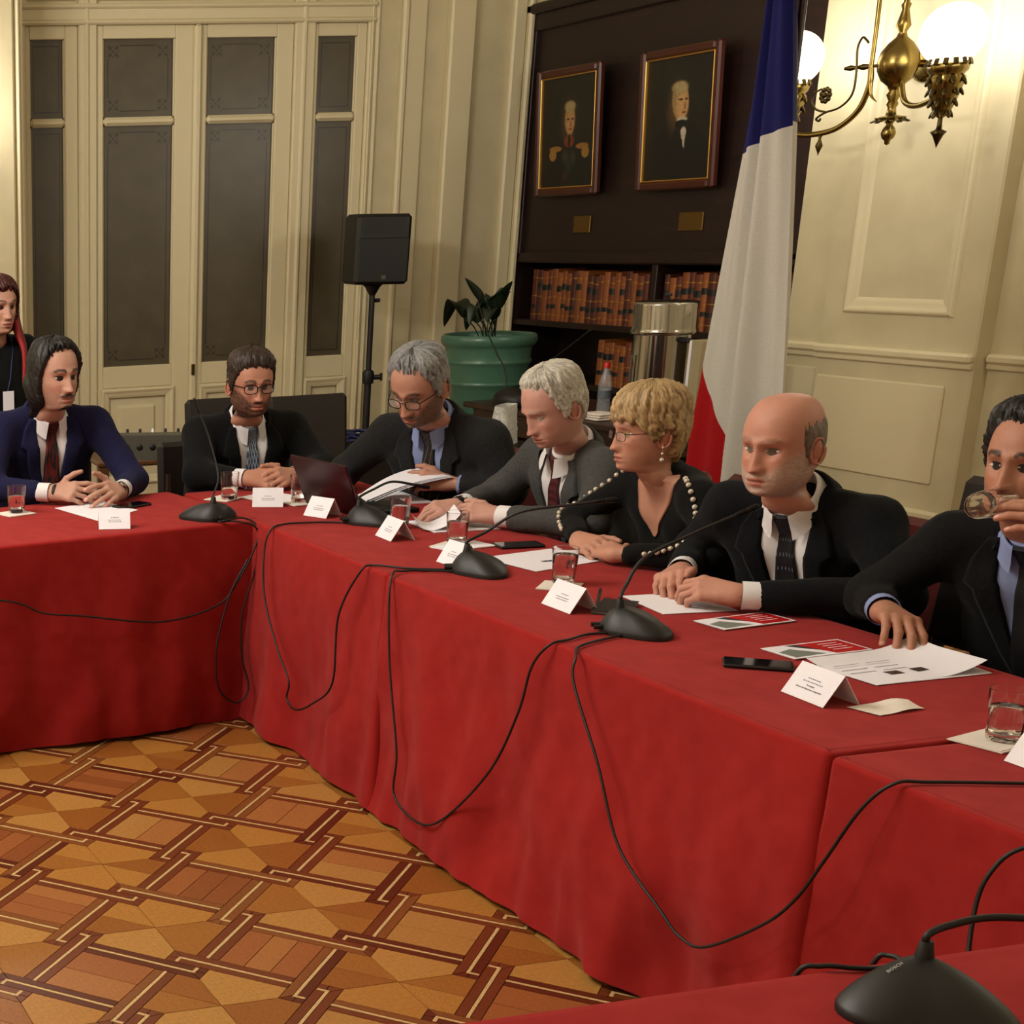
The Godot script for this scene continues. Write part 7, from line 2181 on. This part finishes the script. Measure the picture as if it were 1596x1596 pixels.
func build_people() -> void:
	var sk := mat("skin", Color.WHITE, 0.52)
	sk.vertex_color_use_as_albedo = true
	sk.metallic_specular = 0.4
	sk.subsurf_scatter_enabled = true; sk.subsurf_scatter_strength = 0.02
	var ha := mat("hair", Color.WHITE, 0.55)
	ha.vertex_color_use_as_albedo = true
	cloth_mat("white_shirt", Color(0.86, 0.85, 0.86), 0.85, 0.0, 0.2, 60.0, 0.03)
	cloth_mat("blue_shirt", Color(0.52, 0.57, 0.74), 0.85, 0.0, 0.2, 60.0, 0.03)
	for k in ["red_paisley", "blue_lattice", "stripes", "maroon_dots", "navy_dots", "plain"]:
		var m := mat("tie_" + k, Color.WHITE, 0.6)
		m.albedo_texture = tie_tex(k)
	suit_mat("suit_blue", Color(0.082, 0.082, 0.215)); suit_mat("suit_black", Color(0.034, 0.035, 0.042)); suit_mat("suit_charcoal", Color(0.10, 0.10, 0.105)); suit_mat("suit_grey", Color(0.25, 0.25, 0.245)); suit_mat("suit_navy", Color(0.024, 0.028, 0.045)); suit_mat("knit_black", Color(0.024, 0.024, 0.026))
	var V := func(x: float, y: float, z: float) -> Vector3: return Vector3(x, y, z)
	var D := deg_to_rad(1.0)
	var o: Dictionary
	# bald man
	o = {"label": "bald man with short grey beard in a dark navy suit, hands clasped", "base": Vector3(2.32, 0, 0.33), "turn": -66 * D, "seed": 6, "bulk": 1.1, "belly": 1.2,
		"neck": Vector3(2.05, 1.0, 0.42), "pelvis": Vector3(2.34, 0.55, 0.33), "sl": Vector3(2.13, 0.968, 0.60), "sr": Vector3(1.99, 0.968, 0.245),
		"el": Vector3(2.09, 0.805, 0.76), "er": Vector3(2.03, 0.805, 0.07), "wl": Vector3(1.785, 0.795, 0.555), "wr": Vector3(1.835, 0.795, 0.265),
		"head": Vector3(1.955, 1.168, 0.448), "yaw": -74 * D, "pitch": 0.10, "head_scale": 1.09, "wide": 1.04, "jaw": 1.06, "neck_w": 1.16, "cheeks": 0.3, "skin": Color(0.80, 0.57, 0.47), "nose": 1.15,
		"brow": Color(0.42, 0.30, 0.22), "brow_a": 0.55, "beard": func(x, y, a): return beard_full(x, y, a, 0.75), "beard_colour": Color(0.74, 0.69, 0.64), "beard_thick": 0.003, "open": 0.8, "look": Vector2(0.2, -0.2),
		"hair": func(p, a): return 0.0035 * smoothstep(1.2, 1.45, absf(a)) * smoothstep(0.058, 0.035, p.y) * smoothstep(hairline(LINE_SHORT, a) - 0.004, hairline(LINE_SHORT, a) + 0.01, p.y), "hair_tone": Color(0.30, 0.25, 0.20), "hair_tip": Color(0.48, 0.42, 0.36), "hair_rough": 0.0006,
		"cloth": M.suit_navy, "shirt": M.white_shirt, "tie": M.tie_navy_dots, "cuff": 0.024,
		"hands": [{"w": Vector3(1.785, 0.795, 0.555), "f": Vector3(-0.62, 0.12, -0.77), "n": Vector3(-0.25, 0.80, 0.42), "left": true, "curl": [[0.55, 0.7, 0.4], [0.6, 0.75, 0.4], [0.65, 0.8, 0.45], [0.7, 0.85, 0.5]], "thumb": [Vector3(0.7, 0.5, -0.3), Vector3(0.9, 0.1, -0.3), Vector3(0.9, -0.2, -0.3)], "size": 1.06, "cell": 0.0032},
			{"w": Vector3(1.835, 0.795, 0.265), "f": Vector3(-0.75, 0.08, 0.55), "n": Vector3(-0.1, 0.9, -0.3), "curl": [[0.5, 0.7, 0.4], [0.6, 0.75, 0.4]], "thumb": [Vector3(0.7, 0.5, 0.1), Vector3(0.9, 0.2, 0.0), Vector3(0.9, -0.1, -0.2)], "size": 1.06}]}
	person(o)
	# drinking man
	o = {"label": "dark-haired man in black suit drinking from a glass at the right edge", "base": Vector3(2.42, 0, 1.0), "turn": -68 * D, "seed": 7, "bulk": 1.06, "belly": 0.5,
		"neck": Vector3(2.17, 1.02, 1.05), "pelvis": Vector3(2.45, 0.55, 1.0), "sl": Vector3(2.235, 0.98, 1.235), "sr": Vector3(2.11, 0.975, 0.87),
		"el": Vector3(2.16, 0.83, 1.46), "er": Vector3(2.01, 0.82, 0.755), "wl": Vector3(2.0, 1.02, 1.275), "wr": Vector3(1.905, 0.82, 0.915),
		"head": Vector3(2.07, 1.19, 1.085), "yaw": -74 * D, "pitch": -0.02, "head_scale": 1.06, "skin": Color(0.74, 0.52, 0.41), "nose": 1.2, "jaw": 0.98,
		"brow": Color(0.05, 0.035, 0.03), "brow_h": 0.0058, "iris": Color(0.10, 0.06, 0.04), "beard": func(x, y, a): return beard_full(x, y, a, 0.3), "beard_colour": Color(0.22, 0.16, 0.13), "open": 0.72,
		"hair": func(p, a): return hair_short(p, a, 0.026, 0.012), "hair_tone": Color(0.035, 0.028, 0.025), "hair_tip": Color(0.12, 0.10, 0.09), "hair_rough": 0.0055, "hair_freq": 16.0,
		"cloth": M.suit_black, "shirt": M.blue_shirt, "tie": M.tie_plain, "cuff": 0.022,
		"hands": [{"w": Vector3(1.905, 0.82, 0.915), "f": Vector3(-0.35, 0.03, 0.93), "n": Vector3(0.15, 1.0, 0.1), "curl": [[0.55, 0.45, 0.25], [0.62, 0.5, 0.3], [0.65, 0.5, 0.3], [0.6, 0.5, 0.3]], "spread": 0.10, "thumb": [Vector3(0.6, 0.6, -0.5), Vector3(0.8, 0.3, -0.5), Vector3(0.9, 0.1, -0.4)], "size": 1.05, "cell": 0.003},
			{"w": Vector3(2.0, 1.02, 1.275), "f": Vector3(-0.55, 0.72, -0.12), "n": Vector3(0.28, 0.42, 0.85), "left": true, "curl": [[0.65, 0.55, 0.35], [0.6, 0.6, 0.35], [0.55, 0.6, 0.4], [0.5, 0.65, 0.4]], "spread": 0.06, "thumb": [Vector3(0.55, 0.5, -0.6), Vector3(0.8, 0.2, -0.6), Vector3(0.8, -0.2, -0.5)], "size": 1.05, "cell": 0.003}]}
	person(o)
	wristband(o, Vector3(2.013, 1.005, 1.29), o.el, "wristwatch", M.black_rubber, 0.031, 0.024, M.black_gloss, Vector3(0.2, 0.3, 0.9))
	# blonde woman
	o = {"label": "blonde short-haired woman in black pearl-trimmed sweater, looking left", "base": Vector3(2.34, 0, -0.2), "turn": -98 * D, "seed": 5, "bulk": 0.92, "belly": 0.5, "top": "sweater",
		"neck": Vector3(2.08, 0.985, -0.15), "pelvis": Vector3(2.34, 0.55, -0.2), "sl": Vector3(2.06, 0.95, 0.02), "sr": Vector3(2.10, 0.95, -0.325),
		"el": Vector3(2.0, 0.81, 0.17), "er": Vector3(1.985, 0.81, -0.47), "wl": Vector3(1.86, 0.785, -0.06), "wr": Vector3(1.87, 0.79, -0.26),
		"head": Vector3(1.99, 1.137, -0.142), "yaw": -101 * D, "pitch": 0.04, "head_scale": 1.01, "wide": 0.97, "jaw": 0.94, "skin": Color(0.78, 0.56, 0.45), "nose": 0.95, "lip": Color(0.64, 0.35, 0.31), "brow": Color(0.36, 0.25, 0.16), "brow_a": 0.6, "brow_h": 0.003, "open": 0.9,
		"hair": func(p, a): return hair_short(p, a, 0.030, 0.015, [[0.0, 0.034], [0.5, 0.032], [0.85, 0.02], [1.1, 0.0], [1.35, -0.03], [1.5, -0.034], [1.62, 0.004], [1.85, 0.0], [2.1, -0.06], [2.6, -0.09], [3.2, -0.10]]), "hair_tone": Color(0.40, 0.30, 0.17), "hair_tip": Color(0.78, 0.66, 0.47), "hair_rough": 0.003, "hair_freq": 30.0,
		"cloth": M.knit_black, "neckline": [[-0.095, 0.05, 0.095, 0.05], [-0.088, -0.01, 0.088, -0.01], [-0.055, -0.08, 0.055, -0.08], [-0.022, -0.135, 0.022, -0.135], [-0.003, -0.155, 0.003, -0.155]],
		"glasses": {"mat": M.dark_metal, "w": 0.022, "h": 0.013, "r": 0.001, "drop": -0.004},
		"hands": [{"w": Vector3(1.86, 0.785, -0.06), "f": Vector3(0.15, 0.02, -1.0), "n": Vector3(-0.4, 0.9, 0.0), "left": true, "curl": [[0.5, 0.5, 0.3]], "size": 0.94, "cell": 0.0038}, {"w": Vector3(1.87, 0.79, -0.26), "f": Vector3(-0.1, 0.02, 1.0), "n": Vector3(-0.5, 0.85, 0.0), "curl": [[0.4, 0.4, 0.3]], "size": 0.94, "cell": 0.0038}]}
	person(o)
	pearls(o)
	# grey-suited man
	o = {"label": "white-haired man in a grey suit looking down at his papers", "base": Vector3(2.38, 0, -0.78), "turn": -92 * D, "seed": 4, "bulk": 1.04, "belly": 0.6,
		"neck": Vector3(2.11, 1.005, -0.70), "pelvis": Vector3(2.38, 0.55, -0.78), "sl": Vector3(2.11, 0.965, -0.50), "sr": Vector3(2.12, 0.965, -0.885),
		"el": Vector3(2.02, 0.805, -0.42), "er": Vector3(2.06, 0.81, -1.04), "wl": Vector3(1.865, 0.795, -0.715), "wr": Vector3(1.845, 0.795, -0.935),
		"head": Vector3(1.99, 1.165, -0.635), "yaw": -86 * D, "pitch": 0.42, "head_scale": 1.03, "skin": Color(0.80, 0.60, 0.52), "nose": 1.1, "brow": Color(0.50, 0.44, 0.38), "brow_a": 0.5, "open": 0.12, "cheeks": 0.2,
		"hair": func(p, a): return hair_short(p, a, 0.022, 0.010), "hair_tone": Color(0.46, 0.44, 0.40), "hair_tip": Color(0.86, 0.84, 0.78), "hair_rough": 0.002, "hair_freq": 34.0,
		"cloth": M.suit_grey, "shirt": M.white_shirt, "tie": M.tie_maroon_dots, "cuff": 0.028,
		"hands": [{"w": Vector3(1.865, 0.795, -0.715), "f": Vector3(-0.72, 0.12, -0.62), "n": Vector3(-0.2, 0.7, 0.65), "left": true, "curl": [[0.5, 0.5, 0.3], [0.6, 0.6, 0.3], [0.7, 0.7, 0.4], [0.8, 0.8, 0.4]], "thumb": [Vector3(0.7, 0.6, -0.1), Vector3(0.95, 0.2, -0.1), Vector3(0.95, 0.0, -0.2)]}, {"w": Vector3(1.845, 0.795, -0.935), "f": Vector3(-0.92, 0.0, 0.1), "n": Vector3(0.1, 0.9, 0.35), "curl": [[0.35, 0.4, 0.3], [0.4, 0.5, 0.3], [0.5, 0.6, 0.4], [0.6, 0.7, 0.4]], "thumb": [Vector3(0.7, 0.6, -0.2), Vector3(0.9, 0.3, -0.2), Vector3(0.9, 0.1, -0.3)]}]}
	person(o)
	wristband(o, Vector3(1.852, 0.795, -0.937), o.er, "wristwatch", M.dark_metal, 0.0295, 0.02, M.dark_metal, Vector3(-0.2, 0.8, 0.5))
	# grey-haired man with glasses, reading
	o = {"label": "grey-haired man with glasses and dark suit reading a bundle of pages", "base": Vector3(2.25, 0, -1.52), "turn": -58 * D, "seed": 3, "bulk": 1.12, "belly": 0.9,
		"neck": Vector3(1.985, 1.035, -1.37), "pelvis": Vector3(2.25, 0.55, -1.52), "sl": Vector3(2.10, 0.985, -1.185), "sr": Vector3(1.885, 0.985, -1.53),
		"el": Vector3(2.15, 0.81, -1.10), "er": Vector3(1.80, 0.81, -1.73), "wl": Vector3(1.99, 0.822, -1.265), "wr": Vector3(1.70, 0.795, -1.56), "cuff": -0.01,
		"head": Vector3(1.865, 1.185, -1.285), "yaw": -62 * D, "pitch": 0.50, "roll": -0.05, "head_scale": 1.12, "neck_w": 1.12, "wide": 1.03, "skin": Color(0.76, 0.55, 0.45), "nose": 1.25, "brow": Color(0.12, 0.09, 0.08), "open": 0.12, "beard": func(x, y, a): return beard_full(x, y, a, 0.9), "beard_colour": Color(0.32, 0.28, 0.25), "beard_thick": 0.003,
		"hair": func(p, a): return hair_short(p, a, 0.022, 0.008), "hair_tone": Color(0.20, 0.20, 0.20), "hair_tip": Color(0.62, 0.62, 0.62), "hair_rough": 0.0018, "hair_freq": 40.0,
		"cloth": M.suit_charcoal, "shirt": M.blue_shirt, "tie": M.tie_stripes, "glasses": {"mat": M.black_gloss, "w": 0.024, "h": 0.016, "r": 0.0016, "drop": -0.004},
		"hands": [{"w": Vector3(1.99, 0.822, -1.265), "f": Vector3(-0.80, 0.12, -0.5), "n": Vector3(-0.2, 0.55, 0.8), "left": true, "curl": [[0.4, 0.5, 0.3], [0.55, 0.6, 0.4], [0.6, 0.7, 0.4], [0.7, 0.7, 0.4]], "thumb": [Vector3(0.75, 0.6, 0.1), Vector3(0.95, 0.2, 0.0), Vector3(0.95, 0.0, -0.2)]}, {"w": Vector3(1.70, 0.795, -1.56), "f": Vector3(-0.9, -0.05, 0.3), "n": Vector3(0.0, 1.0, 0.1), "curl": [[0.3, 0.4, 0.3]], "cell": 0.005}]}
	person(o)
	# bearded man with black glasses
	o = {"label": "dark-bearded man with black glasses and black suit, hands folded", "base": Vector3(1.58, 0, -2.36), "turn": -4 * D, "seed": 2, "bulk": 1.12, "belly": 1.0,
		"neck": Vector3(1.555, 0.985, -2.14), "pelvis": Vector3(1.585, 0.55, -2.36), "sl": Vector3(1.765, 0.945, -2.17), "sr": Vector3(1.355, 0.945, -2.15),
		"el": Vector3(1.83, 0.80, -1.99), "er": Vector3(1.29, 0.80, -1.99), "wl": Vector3(1.62, 0.80, -1.80), "wr": Vector3(1.43, 0.80, -1.81),
		"head": Vector3(1.535, 1.148, -2.05), "yaw": -4 * D, "pitch": 0.10, "head_scale": 1.05, "wide": 1.06, "jaw": 1.08, "neck_w": 1.14, "cheeks": 0.4, "skin": Color(0.78, 0.55, 0.44), "nose": 1.1, "brow": Color(0.08, 0.05, 0.04), "open": 0.75, "look": Vector2(0.5, -0.2), "beard": func(x, y, a): return beard_full(x, y, a, 0.98), "beard_colour": Color(0.13, 0.075, 0.055), "beard_thick": 0.003,
		"hair": func(p, a): return hair_short(p, a, 0.024, 0.008, [[0.0, 0.075], [0.5, 0.074], [0.85, 0.06], [1.1, 0.03], [1.22, -0.0], [1.3, -0.02], [1.46, -0.024], [1.62, 0.012], [1.85, 0.0], [2.1, -0.05], [2.6, -0.078], [3.2, -0.085]]), "hair_tone": Color(0.09, 0.055, 0.04), "hair_tip": Color(0.24, 0.16, 0.12), "hair_rough": 0.002, "hair_freq": 30.0,
		"cloth": M.suit_black, "shirt": M.white_shirt, "tie": M.tie_blue_lattice, "cuff": 0.026, "glasses": {"mat": M.black_gloss, "w": 0.0245, "h": 0.017, "r": 0.002},
		"hands": [{"w": Vector3(1.43, 0.80, -1.81), "f": Vector3(0.85, 0.02, 0.5), "n": Vector3(-0.35, 0.6, 0.7), "curl": [[0.5, 0.6, 0.3], [0.55, 0.65, 0.3], [0.6, 0.7, 0.4], [0.65, 0.7, 0.4]], "size": 1.04}, {"w": Vector3(1.62, 0.80, -1.80), "f": Vector3(-0.85, 0.06, 0.5), "n": Vector3(0.3, 0.65, 0.7), "left": true, "curl": [[0.5, 0.7, 0.4], [0.6, 0.7, 0.4], [0.65, 0.7, 0.4], [0.7, 0.7, 0.4]], "size": 1.04}]}
	person(o)
	# man in blue
	o = {"label": "long-haired moustached man in a royal blue suit, fingertips together", "base": Vector3(0.68, 0, -2.34), "turn": 4 * D, "seed": 1, "bulk": 1.05, "belly": 0.4,
		"neck": Vector3(0.685, 1.065, -2.10), "pelvis": Vector3(0.68, 0.55, -2.34), "sl": Vector3(0.885, 1.02, -2.10), "sr": Vector3(0.485, 1.02, -2.08),
		"el": Vector3(0.99, 0.805, -1.93), "er": Vector3(0.40, 0.805, -1.97), "wl": Vector3(0.872, 0.797, -1.745), "wr": Vector3(0.615, 0.797, -1.81),
		"head": Vector3(0.69, 1.228, -2.01), "yaw": 16 * D, "pitch": 0.04, "head_scale": 1.1, "wide": 0.97, "jaw": 0.92, "skin": Color(0.78, 0.59, 0.49), "nose": 1.2, "brow": Color(0.05, 0.035, 0.03), "brow_h": 0.0055, "open": 0.8, "look": Vector2(0.5, 0.0), "beard": func(x, y, a): return beard_goatee(x, y, a), "beard_colour": Color(0.06, 0.045, 0.04), "beard_thick": 0.0035,
		"hair": func(p, a): return maxf(hair_short(p, a, 0.020, 0.018, [[0.0, 0.098], [0.5, 0.094], [0.85, 0.07], [1.1, 0.035], [1.25, -0.02], [1.4, -0.07], [1.6, -0.11], [1.9, -0.16], [3.2, -0.18]]), 0.035 * smoothstep(1.55, 2.0, absf(a)) * smoothstep(-0.185, -0.15, p.y) * smoothstep(0.03, -0.03, p.y)), "hair_tone": Color(0.022, 0.018, 0.016), "hair_tip": Color(0.09, 0.075, 0.07), "hair_rough": 0.003, "hair_freq": 18.0, "ears": false,
		"cloth": M.suit_blue, "shirt": M.white_shirt, "tie": M.tie_red_paisley, "cuff": 0.03,
		"hands": [{"w": Vector3(0.615, 0.797, -1.81), "f": Vector3(0.80, 0.10, 0.55), "n": Vector3(-0.45, 0.68, 0.55), "curl": [[0.25, 0.35, 0.2], [0.45, 0.35, 0.2], [0.55, 0.35, 0.2], [0.6, 0.4, 0.2]], "spread": 0.12, "thumb": [Vector3(0.55, 0.8, 0.15), Vector3(0.8, 0.55, 0.0), Vector3(0.9, 0.4, -0.1)], "size": 1.05, "cell": 0.0032}, {"w": Vector3(0.872, 0.797, -1.745), "f": Vector3(-0.66, 0.12, 0.66), "n": Vector3(0.5, 0.66, 0.5), "left": true, "curl": [[0.3, 0.35, 0.2], [0.5, 0.35, 0.2], [0.6, 0.35, 0.2], [0.65, 0.4, 0.2]], "spread": 0.12, "thumb": [Vector3(0.5, 0.8, 0.15), Vector3(0.8, 0.55, 0.0), Vector3(0.9, 0.4, -0.1)], "size": 1.05, "cell": 0.0032}]}
	person(o)
	wristband(o, Vector3(0.628, 0.798, -1.802), o.er, "bracelet", M.black_rubber, 0.032, 0.011)
	wristband(o, Vector3(0.865, 0.798, -1.738), o.el, "wristwatch", M.brass_dark, 0.030, 0.018, M.steel, Vector3(0.2, 0.7, 0.6))
	# standing woman with red hair
	o = {"label": "standing woman with long red hair and black clothes at the left edge", "base": Vector3(0.70, 0, -3.02), "turn": 12 * D, "seed": 9, "bulk": 0.9, "belly": 0.2, "top": "blouse", "standing": true,
		"neck": Vector3(0.705, 1.30, -3.04), "pelvis": Vector3(0.70, 0.92, -3.02), "sl": Vector3(0.865, 1.265, -3.07), "sr": Vector3(0.545, 1.265, -3.0),
		"el": Vector3(0.93, 1.0, -3.05), "er": Vector3(0.50, 1.0, -2.98), "wl": Vector3(0.86, 0.82, -2.88), "wr": Vector3(0.56, 0.82, -2.85),
		"head": Vector3(0.715, 1.462, -2.98), "yaw": 14 * D, "pitch": 0.06, "head_scale": 1.03, "wide": 0.95, "jaw": 0.88, "skin": Color(0.80, 0.60, 0.50), "nose": 0.95, "lip": Color(0.60, 0.28, 0.27), "brow": Color(0.14, 0.08, 0.06), "brow_h": 0.0035, "open": 0.8, "look": Vector2(0.3, 0.0), "ears": false,
		"hair": func(p, a): return maxf(hair_short(p, a, 0.016, 0.016, [[0.0, 0.07], [0.4, 0.066], [0.75, 0.045], [1.0, 0.0], [1.2, -0.07], [1.4, -0.14], [1.7, -0.24], [3.2, -0.25]]), 0.0), "hair_tone": Color(0.10, 0.03, 0.025), "hair_tip": Color(0.30, 0.06, 0.045), "hair_rough": 0.003,
		"locks": [[[Vector3(0.078, -0.02, 0.0), Vector3(0.09, -0.10, 0.02), Vector3(0.10, -0.18, 0.06), Vector3(0.085, -0.29, 0.10)], 0.024, 0.010, Color(0.40, 0.04, 0.05)], [[Vector3(0.07, -0.03, 0.02), Vector3(0.075, -0.12, 0.05), Vector3(0.085, -0.20, 0.085), Vector3(0.07, -0.33, 0.115)], 0.018, 0.007, Color(0.55, 0.05, 0.06)], [[Vector3(0.08, -0.04, -0.02), Vector3(0.10, -0.12, 0.0), Vector3(0.115, -0.19, 0.03), Vector3(0.10, -0.27, 0.08)], 0.022, 0.008, Color(0.33, 0.03, 0.04)], [[Vector3(-0.078, -0.02, 0.0), Vector3(-0.09, -0.12, 0.03), Vector3(-0.095, -0.30, 0.09)], 0.024, 0.010, Color(0.40, 0.04, 0.05)]],
		"cloth": M.knit_black, "hands": [{"w": Vector3(0.86, 0.82, -2.88), "f": Vector3(-0.6, -0.3, 0.5), "n": Vector3(0.4, 0.6, 0.6), "left": true, "cell": 0.005}, {"w": Vector3(0.56, 0.82, -2.85), "f": Vector3(0.6, -0.3, 0.5), "n": Vector3(-0.4, 0.6, 0.6), "cell": 0.005}]}
	person(o)
	lanyard(o)
	# the glass in the drinking man's hand
	var gl := tumbler("tilted tumbler at the lips of the drinking man", Vector3(1.965, 1.118, 1.135), 0.0, 0.98)
	gl.basis = facing(Vector3(0.93, -0.02, -0.30))
	gl.position = Vector3(1.86, 1.12, 1.165)

func pearls(o: Dictionary) -> void:
	mat("pearl", Color(0.80, 0.76, 0.70), 0.16, 0.35)
	var f: Field = o.field
	var mesh: Mesh = null
	var mb := MB.new(); mb.ball(T(Vector3.ZERO), 0.0078, 0.0078, 0.0078, 8, 12); mesh = mb.mesh()
	var runs := [[[Vector3(2.02, 1.02, 0.0), Vector3(1.99, 0.93, 0.10), Vector3(1.95, 0.86, 0.13), Vector3(1.90, 0.82, 0.09), Vector3(1.87, 0.80, 0.03)], Vector3(-0.55, 0.45, 0.62)], [[Vector3(2.05, 1.01, -0.30), Vector3(2.0, 0.93, -0.42), Vector3(1.96, 0.87, -0.49), Vector3(1.92, 0.83, -0.46), Vector3(1.89, 0.815, -0.40)], Vector3(-0.6, 0.65, 0.2)]]
	for r in runs:
		var sp := spline(r[0], 12)
		var dir: Vector3 = (r[1] as Vector3).normalized()
		var last := Vector3.ONE * 9.0
		for p in sp:
			var q := f.trace(p + dir * 0.25, -dir, 0.5)
			if (q - last).length() < 0.0175: continue
			last = q
			var m := put_mesh(mesh, "pearl", M.pearl, o.jacket)
			m.position = (o.inv as Transform3D) * (q + dir * 0.004)
	# drop earring with two pearls and a thin wire
	var X: Transform3D = o.headx
	var e := Node3D.new(); e.name = "earring"; (o.root as Node3D).add_child(e, true)
	var top := X * Vector3(0.0800, -0.042, -0.006)
	for k in 3:
		var m := put_mesh(mesh, "pearl", M.pearl, e); m.position = top + Vector3(0, -0.018 * k, 0); m.scale = Vector3.ONE * [0.55, 0.5, 0.85][k]
	mb = MB.new(); mb.tube(PackedVector3Array([top + Vector3(0, 0.004, 0), top - Vector3(0, 0.034, 0)]), PackedFloat32Array([0.0008]), 6); put(mb, "wire", M.gilt, e)

func lanyard(o: Dictionary) -> void:
	var n := Node3D.new(); n.name = "lanyard"; (o.root as Node3D).add_child(n, true)
	var f: Field = o.field
	var pts := PackedVector3Array()
	for k in 12:
		var q := lerpf(0.0, 1.0, k / 11.0)
		pts.append((o.inv as Transform3D) * (f.trace((o.fr as Transform3D) * Vector3(lerpf(0.075, 0.0, q), lerpf(0.02, -0.22, q), 0.4), -(o.fr as Transform3D).basis.z) + (o.fr as Transform3D).basis.z * 0.003))
	var mb := MB.new(); mb.tube(pts, rr(12, 0.003), 6); put(mb, "ribbon", M.cable_blue, n)
	var c := (o.inv as Transform3D) * (f.trace((o.fr as Transform3D) * Vector3(0.0, -0.26, 0.4), -(o.fr as Transform3D).basis.z) + (o.fr as Transform3D).basis.z * 0.012)
	mb = MB.new(); mb.box(T(c), Vector3(0.055, 0.085, 0.002), 0.0005); put(mb, "badge", M.white_paper, n)
